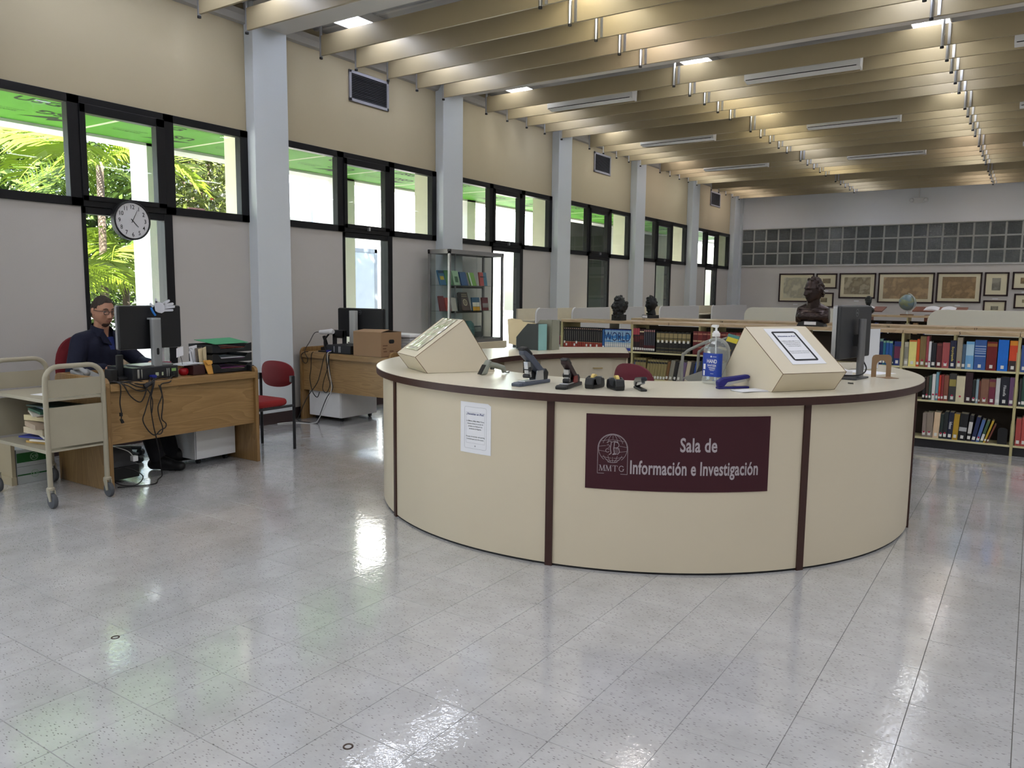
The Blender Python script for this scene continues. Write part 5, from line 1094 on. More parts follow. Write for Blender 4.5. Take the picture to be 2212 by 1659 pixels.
pb = [((196, 160, 90), 'ochre booklet', .014, .30), ((214, 208, 196), 'white booklet', .010, .28), ((52, 60, 130), 'dark blue booklet', .012, .26), ((204, 198, 184), 'pale grey booklet', .016, .32), ((190, 176, 150), 'tan bound volume', .040, .24), ((168, 150, 130), 'brown grey bound volume', .032, .26), ((206, 192, 150), 'cream bound volume', .036, .28), ((120, 80, 60), 'brown booklet', .010, .30), ((196, 190, 176), 'off white journal', .014, .30), ((44, 84, 64), 'dark green journal', .014, .30), ((150, 160, 190), 'pale blue magazine', .010, .31), ((30, 56, 44), 'black green magazine on top', .010, .30)]
rr_ = random.Random(5); z_ = .3715
for i, (c_, lab, th, L_) in enumerate(pb):
    b = MB(); b.box(-L_ / 2, L_ / 2, -.105, .105, 0, th); b.at((-5.50 + rr_.uniform(-.07, .07), 2.625 + rr_.uniform(-.03, .03), z_), rr_.uniform(-.35, .35)); z_ += th + .004
    single('book', b, mat('book cover %d' % i, c_, .6, var=.15, vscale=15), lab + ' in the pile on the book truck lower shelf', 'book', 'pile on the book truck')
b = MB(); b.box(-.14, .14, -.105, .105, 0, .002); b.at((-5.42, 2.65, .7005), .2); single('paper_sheet', b, M_PAPER, 'white sheet lying on the top shelf of the book truck', 'paper')
# copy paper cartons under the truck
def carton(z, lab, green):
    t = thing('paper_carton', lab, 'box', (-6.25, 2.74, z), group='copy paper cartons'); H_ = .125
    b = MB(); b.box(-6.45, -6.0, 2.61, 2.87, z + .001, z + H_); part('box', b, mat('white carton', (186, 192, 190), .7), t)
    z0_, z1_ = (z + .03, z + .10) if green else (z + .06, z + .07)
    b = MB(); b.box(-6.0, -5.9992, 2.612, 2.868, z0_, z1_); part('band', b, mat('green print', (30, 92, 40), .7), t)
    zc_ = z + .065; b = MB(); b.add([(-5.9985, 2.73 + .028 * math.cos(a), zc_ + .028 * math.sin(a)) for a in [i * math.pi / 8 for i in range(16)]] + [(-5.9985, 2.73 + .024 * math.cos(a), zc_ + .024 * math.sin(a)) for a in [i * math.pi / 8 for i in range(16)]], [(i, 16 + i, 16 + (i + 1) % 16, (i + 1) % 16) for i in range(16)])
    tx = text('X9', .034, .01); place(tx, (-5.998, 2.73, zc_ - .012), (0, 1, 0), (0, 0, 1)); b.merge(tx); part('print', b, mat('pale print', (150, 176, 150), .7), t)
carton(0, 'white copy paper carton on the floor behind the book truck', False); carton(.126, 'green banded copy paper carton stacked behind the book truck', True)
b = MB(); b.box(-6.70, -5.995, 2.575, 2.60, 0.0, .30); b.box(-6.70, -5.985, 2.565, 2.60, 0, .06); single('low_shelf_end', b, mat('beige steel panel', (176, 164, 136), .5), 'beige end panel of a low shelf beside the paper cartons', 'shelf panel')
# under the desk
fr_ = thing('footrest', 'black footrest box with a slanted top under the occupied desk', 'footrest', (-5.58, 3.06, 0))
b = MB(); b.box(-5.74, -5.44, 2.94, 3.20, .03, .12); part('base', b, M_BLACKMATT, fr_, bev=.006)
b = MB(); b.prism([(-5.46, 2.98, .12), (-5.46, 3.19, .12), (-5.52, 3.19, .24), (-5.52, 2.98, .27)], (-.012, 0, 0)); part('plate', b, mat('charcoal plate', (50, 50, 52), .5), fr_)
cable('black power cord coiled on the floor under the desk', [(-5.50, 2.99, .10), (-5.40, 3.0, .02), (-5.30, 3.08, .006), (-5.33, 3.16, .05), (-5.40, 3.12, .10), (-5.45, 3.05, .12)], .004)
cable('thin white cord with adapter under the desk', [(-5.60, 2.96, .30), (-5.48, 3.02, .28), (-5.42, 3.10, .24), (-5.40, 3.13, .20)], .0035, mat('white cable rubber', (200, 200, 196), .5))
b = MB(); b.box(-5.42, -5.38, 3.12, 3.16, .16, .20); single('power_adapter', b, M_WHITE, 'white power adapter hanging under the occupied desk', 'adapter', bev=.004)
# clock
ck = thing('wall_clock', 'round white wall clock with black rim hanging before the first window', 'clock', (XW + .05, 3.99, 1.845))
cy_, cz_, cr_ = 3.99, 2.013, .170
b = MB(); b.lathe([(cr_, .03), (cr_, .085), (cr_ - .010, .092), (cr_ - .016, .085), (cr_ - .016, .06)], (XW, cy_, cz_), 48, 'x', caps=False); part('rim', b, M_BLACKMATT, ck, smooth=40)
b = MB(); b.lathe([(cr_ - .014, .078), (cr_ - .014, .083)], (XW, cy_, cz_), 48, 'x'); fc = part('face', b, mat('clock face', (214, 214, 216), .5, var=.01), ck)
b = MB()
for n_ in range(1, 13):
    a = math.pi / 2 - n_ * math.pi / 6; tx = text(str(n_), .052, .006, .9); place(tx, (XW + .0845, cy_ + (cr_ - .050) * math.cos(a), cz_ + (cr_ - .050) * math.sin(a) - .018), (0, 1, 0), (0, 0, 1)); b.merge(tx)
part('numerals', b, M_INK, ck, parent=fc)
b = MB()
for n_ in range(12):
    a = n_ * math.pi / 6; u_ = Vector((0, math.cos(a), math.sin(a))); w__ = Vector((0, -math.sin(a), math.cos(a))) * .0012; o_ = Vector((XW + .0845, cy_, cz_)); r1_, r2_ = cr_ - .024, cr_ - .018; b.quad(o_ + u_ * r1_ - w__, o_ + u_ * r2_ - w__, o_ + u_ * r2_ + w__, o_ + u_ * r1_ + w__)
part('minute_marks', b, M_INK, ck, parent=fc)
for nm, ang, L_, w_ in (('minute_hand', 90 - 27, .110, .0026), ('hour_hand', 90 - 135, .075, .004)):
    a = math.radians(ang); u_ = Vector((0, math.cos(a), math.sin(a))); w__ = Vector((0, -math.sin(a), math.cos(a))) * w_; o_ = Vector((XW + .086, cy_, cz_)); b = MB(); b.prism([o_ - u_ * .02 - w__, o_ + u_ * L_ - w__ * .4, o_ + u_ * L_ + w__ * .4, o_ - u_ * .02 + w__], (.0015, 0, 0)); part(nm, b, M_INK, ck)
b = MB(); b.tube([(XW, cy_, cz_), (XW + .035, cy_, cz_)], .02, 8); part('mount', b, M_BLACKMATT, ck)
# bottle and strip on the sill of the first window
bt = thing('water_bottle', 'clear plastic bottle with orange cap on the first window sill', 'bottle', (XW - .045, 4.90, ZWB + .072))
b = MB(); b.lathe([(.030, .001), (.034, .006), (.034, .05), (.031, .055), (.034, .06), (.034, .085), (.016, .105), (.014, .112)], (0, 0, 0), 16); b.at((XW - .0, 4.865, ZWB + .0725)); part('body', b, glass('cloudy plastic', (.86, .88, .86), 1.5, .15), bt, smooth=40)
b = MB(); b.lathe([(.017, .112), (.017, .128)], (0, 0, 0), 14); b.at((XW - .0, 4.865, ZWB + .0725)); part('cap', b, mat('orange cap', (200, 90, 50), .5), bt)
b = MB(); b.box(XW - .01, XW + .02, 4.60, 4.77, ZWB + .0725, ZWB + .088); single('sill_card', b, mat('pink white card', (190, 150, 146), .6, var=.5, vscale=20), 'small red and white card on the first window sill', 'card')
# display cabinet
dc = thing('display_cabinet', 'tall aluminium framed glass display cabinet against the window wall', 'display cabinet', (-6.47, 8.6, 0))
x0, x1, y0, y1, z0, z1 = -6.66, -6.30, 7.99, 9.225, .74, 1.965
b = MB(); b.box(x0, x1 + .02, y0 - .02, y1 + .03, 0, .66); part('base', b, M_CREAM, dc, bev=.003)
b = MB(); b.box(x0 - .01, x1 + .035, y0 - .03, y1 + .045, .645, .74); part('plinth', b, mat('cream wood plinth', (204, 192, 164), .5), dc, bev=.004)
e = .032
for x in (x0, x1 - e):
    for y in (y0, y1 - e): b = MB(); b.box(x, x + e, y, y + e, z0, z1); part('post', b, M_ALU, dc, bev=.003)
b = MB()
for z in (z0, z1 - .05):
    b.box(x1 - e, x1, y0, y1, z, z + .05); b.box(x0, x0 + e, y0, y1, z, z + .05); b.box(x0, x1, y0, y0 + e, z, z + .05); b.box(x0, x1, y1 - e, y1, z, z + .05)
part('rails', b, M_ALU, dc)
for x, y in ((x0, y0), (x1 - e, y0), (x1 - e, y1 - e), (x0, y1 - e)): b = MB(); b.box(x - .002, x + e + .002, y - .002, y + e + .002, z1 - .025, z1 + .004); part('corner_cap', b, M_BLACK, dc)
b = MB(); b.box(x0, x1, y0, y1, z1, z1 + .004); part('top', b, M_ALU, dc)
for (a0, a1, b0, b1) in ((x1 - .012, x1 - .007, y0 + e, (y0 + y1) / 2), (x1 - .02, x1 - .015, (y0 + y1) / 2 - .02, y1 - e), (x0 + .007, x0 + .012, y0 + e, y1 - e)):
    b = MB(); b.box(a0, a1, b0, b1, z0 + .05, z1 - .05); part('glass_panel', b, M_CASEGLASS, dc)
for y in (y0 + .008, y1 - .014): b = MB(); b.box(x0 + e, x1 - e, y, y + .005, z0 + .05, z1 - .05); part('glass_panel', b, M_CASEGLASS, dc)
SHZ = (1.165, 1.505)
for z in SHZ: b = MB(); b.box(x0 + .03, x1 - .03, y0 + .03, y1 - .12, z, z + .006); part('glass_shelf', b, glass('green edged shelf glass', (.80, .90, .86), 1.5), dc); b = MB(); b.box(x0 + .02, x0 + .04, y0 + .4, y1 - .06, z - .03, z - .002); part('shelf_bracket', b, mat('dark bracket', (60, 60, 58), .5), dc)
b = MB(); b.box(x0 + .04, x0 + .06, 8.50, 8.515, z0, z1); part('upright', b, M_STEEL, dc)
def show_book(y, z, w_, h_, c_, lab, tilt=.25, deco=None, x=-6.46):
    t = thing('display_book', lab, 'book', (x, y, z + .006), 0, 'books in the display cabinet')
    M_ = Matrix.Translation((x, y, z + .007)) @ Matrix.Rotation(-tilt, 4, 'Y')
    b = MB(); b.box(-.02, 0, -w_ / 2, w_ / 2, 0, h_); b.tf(M_); part('cover', b, mat('display ' + lab, c_, .45), t, bev=.002)
    if deco:
        for (u0, u1, v0, v1, cc_) in deco:
            b = MB(); b.quad((.0008, u0 * w_, v0 * h_), (.0008, u1 * w_, v0 * h_), (.0008, u1 * w_, v1 * h_), (.0008, u0 * w_, v1 * h_)); b.tf(M_); part('cover_print', b, mat('print %d %d %d' % cc_, cc_, .5), t)
    return t, M_
show_book(8.07, 1.505, .13, .20, (52, 104, 140), 'blue book with yellow emblem on the upper cabinet shelf', .3, [(-.3, .3, .35, .6, (190, 170, 60)), (-.45, .45, .8, .95, (30, 60, 90))])
show_book(8.20, 1.505, .14, .20, (60, 120, 72), 'dark green book on the upper cabinet shelf', .25)
show_book(8.36, 1.505, .13, .20, (150, 186, 150), 'pale green book on the upper cabinet shelf', .25, [(-.2, .3, .2, .6, (50, 90, 60))])
show_book(8.54, 1.505, .14, .19, (46, 84, 128), 'plain blue book leaning on the upper cabinet shelf', .3)
show_book(8.74, 1.505, .13, .19, (126, 176, 84), 'light green book with white spine on the upper cabinet shelf', .35, [(-.45, -.25, 0, 1, (220, 224, 220))])
show_book(8.97, 1.505, .17, .19, (186, 84, 80), 'salmon and blue book on the upper cabinet shelf', .15, [(.05, .5, 0, 1, (78, 126, 150)), (-.4, .3, .62, .7, (60, 40, 40))])
show_book(8.06, 1.165, .11, .20, (110, 40, 44), 'dark red book on the middle cabinet shelf', .2)
show_book(8.19, 1.165, .10, .18, (170, 70, 62), 'red book on the middle cabinet shelf', .25)
show_book(8.31, 1.165, .11, .18, (180, 176, 166), 'grey book on the middle cabinet shelf', .2)
show_book(8.44, 1.165, .07, .24, (30, 28, 28), 'black book on the middle cabinet shelf', .1)
t_, M_ = show_book(8.58, 1.165, .19, .26, (58, 40, 36), 'dark brown book with round gold seal on the middle cabinet shelf', .3)
b = MB(); b.add([(.001, .048 * math.cos(a), .115 + .048 * math.sin(a)) for a in [i * math.pi / 12 for i in range(24)]] + [(.001, .034 * math.cos(a), .115 + .034 * math.sin(a)) for a in [i * math.pi / 12 for i in range(24)]], [(i, (i + 1) % 24, 24 + (i + 1) % 24, 24 + i) for i in range(24)])
for i in range(8): a = i * math.pi / 4; b.quad((.001, .006 * math.cos(a + .5), .115 + .006 * math.sin(a + .5)), (.001, .03 * math.cos(a - .12), .115 + .03 * math.sin(a - .12)), (.001, .03 * math.cos(a + .12), .115 + .03 * math.sin(a + .12)), (.001, .006 * math.cos(a - .5), .115 + .006 * math.sin(a - .5)))
b.quad((.001, -.07, .225), (.001, .07, .225), (.001, .07, .231), (.001, -.07, .231)); b.quad((.001, -.07, .200), (.001, .07, .200), (.001, .07, .206), (.001, -.07, .206)); b.tf(M_); part('seal', b, mat('faded gold', (170, 160, 130), .4), t_)
show_book(8.80, 1.165, .18, .18, (40, 84, 112), 'blue white and yellow book on the middle cabinet shelf', .12, [(-.45, .45, .3, .62, (216, 212, 196)), (-.45, .45, 0, .28, (214, 160, 40))])
show_book(9.02, 1.165, .15, .18, (104, 40, 46), 'maroon book with grey picture on the middle cabinet shelf', .12, [(-.45, .45, .2, .55, (140, 134, 130))])
show_book(8.85, .79, .16, .16, (60, 66, 66), 'dark grey frame on the cabinet floor', .1, [(-.4, .4, .5, .9, (120, 124, 120))])
b = MB(); b.lathe([(.09, 0), (.10, .10), (.085, .20), (.05, .24)], (-6.48, 8.62, .792), 18); single('ceramic_jar', b, mat('teal glaze', (60, 100, 96), .4), 'teal rounded jar on the cabinet floor', 'jar', smooth=40)

# ================================================================ BOOKCASES
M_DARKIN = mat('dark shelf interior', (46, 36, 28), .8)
def bookcase(yf, x0, x1, n, label, depth=.46, name_nums=(), ztop=1.106):
    t = thing('bookcase', label, 'bookcase', ((x0 + x1) / 2, yf + depth / 2, 0))
    w_ = (x1 - x0) / n
    for i in range(n):
        b = MB(); b.box(x0 + i * w_ + .002, x0 + (i + 1) * w_ - .002, yf - .015, yf + depth + .015, ztop - .032, ztop); part('top_board', b, M_TANTOP, t, bev=.003)
        for z in (.10, .455, .762):
            b = MB(); b.box(x0 + i * w_ + .012, x0 + (i + 1) * w_ - .012, yf + .002, yf + depth - .002, z - .018, z); part('shelf', b, M_SHELF, t, bev=.002)
        b = MB(); b.box(x0 + i * w_, x0 + (i + 1) * w_, yf + .03, yf + depth - .03, 0, .082); part('kick_plate', b, mat('black kick plate', (28, 28, 32), .5), t)
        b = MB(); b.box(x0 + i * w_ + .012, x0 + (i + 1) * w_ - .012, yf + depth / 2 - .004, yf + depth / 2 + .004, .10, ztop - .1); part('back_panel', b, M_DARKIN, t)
    for i in range(n + 1):
        x = x0 + i * w_
        b = MB(); b.box(x - .011, x + .011, yf + .006, yf + depth - .006, .0, ztop - .032); part('upright', b, mat('olive cream steel', (186, 176, 128), .45), t, bev=.002)
        for z in (.10, .455, .762):
            for s in (-1, 1):
                b = MB(); P_ = [(x + s * .014, yf + .004, z), (x + s * .014, yf + .004, z + .15)] + [(x + s * .014, yf + .004 + .05 * (1 - math.cos(a)), z + .15 + .05 * math.sin(a)) for a in [k * math.pi / 8 for k in range(1, 5)]] + [(x + s * .014, yf + .2, z + .2), (x + s * .014, yf + .2, z)]
                if yf < 9: b.prism(P_, (s * .002, 0, 0)); part('divider_bracket', b, M_SHELF, t)
    for (x, s) in name_nums:
        tx = text(s, .034, .012); place(tx, (x, yf - .0165, ztop - .028), (1, 0, 0), (0, 0, 1)); part('number', tx, M_INK, t)
    return t
W5 = .9345; XB0 = -4.762
bookcase(8.23, XB0, XB0 + 6 * W5, 6, 'long low bookcase nearest the round counter', name_nums=((XB0 + W5 * 1.48, '2'), (-.555, '5')))
bookcase(9.47, -4.42, -4.42 + 5 * W5 * 1.0, 5, 'second low bookcase behind the nearest one', name_nums=((-4.24, '13'), (-3.2, '14'), (-1.33, '16'), (-.50, '17')))
bookcase(15.0, -2.75, -2.75 + 3 * W5, 3, 'low bookcase with the globe near the far wall')
bk_cache = {}
def book(x0, x1, ztop, zs, yf, col, lab, group, tilt=0.0, tag=True, bands=(), depth=.17, title=None, tcol=(230, 226, 210), dot=None, tsize=.022, tagz=.02):
    """one book standing on a shelf, spine to the front (-y)"""
    w_, h_ = x1 - x0 - .0012, ztop - zs
    t = thing('book', lab, 'book', (x0, yf, zs + .0005), 0, group)
    R_ = Matrix.Rotation(tilt, 4, 'Y')
    mc = mat('cover %d %d %d' % tuple(col), col, .5, var=.12, vscale=20)
    b = MB(); n = 4; sp = [(w_ * i / n, -.004 * math.sin(math.pi * i / n), 0) for i in range(n + 1)]
    b.prism([(0, depth, 0)] + sp + [(w_, depth, 0), (w_ - .003, depth, 0), (w_ - .003, .006, 0), (.003, .006, 0), (.003, depth, 0)], (0, 0, h_)); b.tf(R_); part('cover', b, mc, t, world=False)
    b = MB(); b.box(.003, w_ - .003, .006, depth - .004, .003, h_ - .004); b.tf(R_); part('pages', b, mat('page edges', (206, 198, 178), .8), t, world=False)
    def strip(z0, z1, m_, nm, a=0.03, e=.97, y=-.0052):
        q = MB(); k = 4
        for i in range(k):
            u0, u1 = a + (e - a) * i / k, a + (e - a) * (i + 1) / k
            q.quad((w_ * u0, y + .004 - .004 * math.sin(math.pi * u0), z0), (w_ * u1, y + .004 - .004 * math.sin(math.pi * u1), z0), (w_ * u1, y + .004 - .004 * math.sin(math.pi * u1), z1), (w_ * u0, y + .004 - .004 * math.sin(math.pi * u0), z1))
        q.tf(R_); part(nm, q, m_, t, world=False)
    for bi, bd in enumerate(bands): strip(h_ * bd[0], h_ * bd[1], mat('band %d %d %d' % tuple(bd[2]), bd[2], .5), 'spine_band', *(bd[3:5] if len(bd) > 3 else (.03, .97)), -.0050 - .0002 * bi)
    if tag: strip(tagz, tagz + min(.03, .9 * w_ + .004), mat('spine tag paper', (222, 220, 212), .7), 'spine_tag', max(.1, .5 - .012 / w_), min(.9, .5 + .012 / w_), -.0066)
    if dot:
        q = MB(); c0 = h_ * .22; r_ = min(.009, w_ * .4); q.add([(w_ / 2 + r_ * math.cos(a), -.0068, c0 + r_ * math.sin(a)) for a in [i * math.pi / 5 for i in range(10)]], [tuple(range(9, -1, -1))]); q.tf(R_); part('spine_dot', q, mat('crimson dot', (170, 30, 70), .6), t, world=False)
    if title:
        q = text(title, tsize, .008, 1.0); q.map(lambda p: Vector((w_ / 2 - tsize * .33 + p.y, -.0069, h_ * .52 - p.x))); q.tf(R_); part('title', q, mat('title %d %d %d' % tuple(tcol), tcol, .5), t, world=False)
    return t
def cname(c):
    best = min((((20, 20, 24), 'black'), ((30, 40, 90), 'navy blue'), ((60, 110, 180), 'blue'), ((130, 170, 200), 'pale blue'), ((110, 40, 44), 'dark red'), ((170, 60, 50), 'red'), ((160, 80, 90), 'rose red'), ((200, 90, 40), 'orange'), ((220, 205, 120), 'pale yellow'), ((180, 150, 40), 'mustard'), ((120, 100, 60), 'olive brown'), ((100, 60, 40), 'brown'), ((150, 140, 125), 'grey'), ((220, 216, 210), 'white'), ((210, 190, 160), 'cream'), ((60, 80, 70), 'dark green'), ((100, 70, 110), 'purple'), ((90, 110, 120), 'slate blue')), key=lambda q: sum((a - b) ** 2 for a, b in zip(c, q[0])))
    return best[1]
YB = 8.24
# --- bay 1 top shelf: a set of black and red volumes, a blue volume, a sky-blue set
N = 19; xa, xb = -4.735, -4.213
for i in range(N):
    x = xa + (xb - xa) * i / N
    book(x, x + (xb - xa) / N, 1.012 - .003 * (i > 16), .762, YB, (24, 20, 22), 'black and red volume, %s in the set at the left end of the bookcase' % ORD[i], 'black and red set', tag=i in (0, 1, 5, 6, 11, 13, 16), bands=((.0, .32, (150, 52, 36)), (.31, .325, (190, 160, 116)), (.38, .84, (104, 100, 92), .40, .62), (.93, .965, (196, 150, 130), .25, .75)), tagz=.03 if i % 3 else .06)
    ob = [c for c in COL.objects[-1:]]
book(-4.211, -4.183, 1.0, .762, YB, (40, 92, 150), 'single blue volume between the black set and the sky blue set', 'nearest bookcase books')
SKY = mat('sky print', (70, 140, 200), .4, var=.55, vscale=9, stretch=(1, 1, 3))
N = 13; xa, xb = -4.178, -3.842; wv_ = (xb - xa) / N
for i in range(N):
    x = xa + wv_ * i; t = book(x, x + wv_, 1.004, .762, YB, (52, 66, 160), 'sky blue encyclopedia volume, %s of the row lettered WORLD' % ORD[i], 'sky blue encyclopedia set', tag=True, bands=((.14, .98, (64, 136, 200)), (.14, .40, (190, 200, 200)), (.44 + .03 * math.sin(i), .56 + .04 * math.sin(i * 1.7), (150, 190, 218)), (.74 + .05 * math.sin(i * 1.3), .96, (150, 186, 214))), tagz=.048)
tx = text('WORLD', .15, -.006, .62); fit_x(tx, 0, (xb - xa) * .97)
slices = [MB() for _ in range(N)]
for f in tx.f:
    cx = sum(tx.v[i][0] for i in f) / len(f); k = min(N - 1, max(0, int(cx / wv_))); slices[k].add([tx.v[i] for i in f], [tuple(range(len(f)))])
sky_books = [o for o in COL.objects if o.name.startswith('book') and o.type == 'EMPTY' and 'WORLD' in o.get('label', '')]
for k, s in enumerate(slices):
    if s.v: place(s, (xa, YB - .0078, .872), (1, 0, 0), (0, 0, 1)); part('letter_piece', s, mat('navy print', (20, 34, 96), .5), sky_books[k])
# --- bay 2 top shelf
x = -3.822
for i in range(3): book(x, x + .029, 1.03, .762, YB, (40, 24, 28), 'dark volume with rose red upper spine, %s of three' % ORD[i], 'rose topped volumes', bands=((.72, 1.0, (170, 66, 76)), (.42, .66, (84, 24, 30)))); x += .029
for i in range(2): book(x, x + .026, 1.02, .762, YB, (56, 26, 26), 'dark brown volume with cream disc, %s of two' % ORD[i], 'brown volumes with discs', bands=((.86, .92, (214, 200, 160)), (.55, .72, (96, 40, 36)))); x += .026
x = -3.683
for i in range(6): book(x, x + .0228, 1.018, .762, YB, (30, 28, 34), 'slim black volume with pink tip, %s of six' % ORD[i], 'slim black set', bands=((.90, .98, (190, 130, 126), .2, .8), (.30, .88, (104, 104, 116), .38, .62), (.12, .3, (80, 28, 32)))); x += .0228
x = -3.531
for i in range(8): book(x, x + .0505, .998, .762, YB, (28, 26, 24), 'black and gold volume, %s of the thick set' % ORD[i], 'thick black and gold set', tag=True, tagz=.115, bands=((.72, .94, (150, 134, 92)), (.55, .70, (120, 106, 66)), (.22, .24, (110, 100, 70)), (.05, .09, (110, 100, 70)))); x += .0505
x = -3.10
for i in range(10): c_ = ((96, 26, 28), (116, 36, 34))[i % 2]; book(x, x + .052, 1.018, .762, YB, c_, 'dark red bound volume, %s of the red set behind the bottle' % ORD[i], 'dark red bound set', tag=False, bands=((.86, .92, (170, 110, 90)), (.55, .62, (180, 150, 120)), (.3, .34, (160, 90, 70)))); x += .0525
x = -2.53
for i, c_ in enumerate(((60, 30, 26), (40, 36, 36), (96, 60, 40), (50, 26, 28), (120, 80, 56), (44, 30, 34), (80, 28, 28), (140, 96, 70), (36, 40, 60), (70, 30, 34), (100, 66, 44))): book(x, x + .046, .96 + .05 * ((i * 7) % 5) / 5, .762, YB, c_, '%s book, %s on the top shelf under the large bust' % (cname(c_), ORD[i]), 'books under the large bust'); x += .048
# --- bay 2 middle shelf: olive set and others
book(-3.90 + .085, -3.90 + .105, .69, .455, YB, (34, 50, 110), 'navy book leaning left of the olive volumes', 'middle shelf books', tilt=.12)
x = -3.795
for i in range(4): book(x, x + .0365, .692, .455, YB, (132, 118, 74), 'upright olive volume with black band, %s of four' % ORD[i], 'upright olive set', bands=((.80, .90, (34, 34, 38)),), tag=True); x += .037
x = -3.655
for i in range(7): book(x, x + .033, .682, .455, YB, (140, 126, 82), 'slanting olive volume with black band, %s of seven' % ORD[i], 'slanting olive set', tilt=.14, bands=((.82, .91, (34, 34, 38)),), tagz=.012); x += .0345
for i, (c_, ww) in enumerate((((116, 80, 46), .032), ((138, 132, 118), .05), ((40, 38, 38), .04), ((150, 146, 136), .045), ((110, 92, 126), .038), ((196, 184, 160), .045), ((60, 60, 62), .04), ((40, 70, 140), .05))):
    book(x, x + ww, .675 + .015 * (i % 2), .455, YB, c_, '%s slanting book, %s after the olive set' % (cname(c_), ORD[i]), 'slanting middle shelf books', tilt=.16); x += ww + .004
# --- bays 4, 5, 6: measured rows
def row(L, zs, grp, place_lab):
    for i, e in enumerate(L):
        x0, x1, zt, c_ = e[:4]; kw = e[4] if len(e) > 4 else {}
        book(x0, x1, zt, zs, YB, c_, '%s book, %s from the left %s' % (cname(c_), ORD[i], place_lab), grp, **kw)
TOPR = [(-1.251, -1.237, .983, (150, 146, 134)), (-1.233, -1.222, .925, (210, 210, 206)), (-1.221, -1.19, 1.012, (26, 40, 92), dict(bands=((.9, 1, (120, 150, 140)),))), (-1.19, -1.168, .994, (40, 110, 130), dict(bands=((.92, 1, (130, 170, 140)),))), (-1.166, -1.139, .995, (34, 84, 150), dict(bands=((.92, 1, (130, 170, 140)),))), (-1.138, -1.106, .992, (34, 84, 150), dict(bands=((.92, 1, (130, 170, 140)),))), (-1.105, -1.094, .958, (50, 76, 84)), (-1.093, -1.034, .991, (30, 48, 110), dict(bands=((.3, .8, (104, 40, 70)),)))]
row(TOPR, .762, 'blue books behind the bookend', 'in the bay behind the bookend, top shelf')
TOP5 = [(-1.004, -.969, .99, (176, 170, 154), dict(bands=((.3, .8, (140, 136, 124)),))), (-.966, -.901, 1.01, (226, 214, 130), dict(bands=((.94, 1, (196, 100, 40)),))), (-.900, -.875, 1.021, (206, 84, 34)), (-.874, -.823, 1.049, (126, 104, 62), dict(dot=1)), (-.822, -.800, 1.051, (156, 70, 74), dict(dot=1)), (-.799, -.778, 1.003, (226, 226, 226), dict(dot=1)), (-.777, -.736, .989, (28, 28, 34)), (-.733, -.688, .991, (88, 30, 32), dict(bands=((.9, .96, (120, 60, 50)),))), (-.686, -.627, .998, (160, 76, 76), dict(dot=1)), (-.626, -.574, 1.018, (26, 30, 58), dict(title='Encyclopedia', tcol=(220, 200, 110), tsize=.026)), (-.570, -.526, 1.05, (150, 138, 118), dict(dot=1)), (-.525, -.498, .988, (70, 94, 116)), (-.497, -.432, 1.016, (110, 164, 206), dict(bands=((.5, .9, (170, 200, 216)),))), (-.429, -.337, 1.034, (52, 90, 152), dict(bands=((.55, .57, (190, 205, 220)), (.62, .64, (190, 205, 220)), (.69, .71, (190, 205, 220)), (.45, .47, (190, 205, 220)), (.78, .8, (190, 205, 220))))), (-.334, -.253, 1.02, (108, 22, 22), dict(bands=((.84, .94, (150, 96, 40)),))), (-.247, -.167, 1.042, (20, 106, 200), dict(bands=())), (-.161, -.100, 1.036, (206, 70, 36), dict(bands=((.0, .35, (50, 36, 36)), (.85, 1, (220, 140, 40)))))]
row(TOP5, .762, 'top shelf books at right', 'on the top shelf under number 5')
MID5 = [(-.829, -.806, .661, (26, 24, 26)), (-.802, -.778, .671, (64, 44, 34), dict(dot=1)), (-.776, -.754, .684, (58, 80, 72)), (-.751, -.723, .699, (222, 218, 214), dict(dot=1)), (-.721, -.697, .72, (110, 150, 164), dict(dot=1)), (-.696, -.678, .693, (196, 60, 44)), (-.676, -.654, .698, (132, 50, 50), dict(dot=1)), (-.653, -.615, .695, (130, 74, 56)), (-.612, -.554, .713, (58, 56, 54), dict(dot=1, bands=((.55, .8, (150, 136, 70)),))), (-.553, -.483, .696, (206, 196, 164), dict(dot=1, tag=False)), (-.482, -.424, .731, (48, 24, 30), dict(tag=True)), (-.423, -.396, .667, (28, 34, 34), dict(dot=1)), (-.395, -.374, .674, (140, 160, 170)), (-.373, -.358, .662, (110, 56, 46)), (-.357, -.295, .68, (132, 92, 72), dict(dot=1)), (-.294, -.244, .682, (110, 40, 60), dict(bands=((.7, .9, (130, 90, 60)),))), (-.242, -.209, .696, (196, 196, 194)), (-.207, -.140, .709, (20, 22, 34), dict(title='Filosofía', tcol=(220, 220, 220), tsize=.03)), (-.138, -.102, .709, (104, 70, 104))]
row(MID5, .455, 'middle shelf books at right', 'on the middle shelf under number 5')
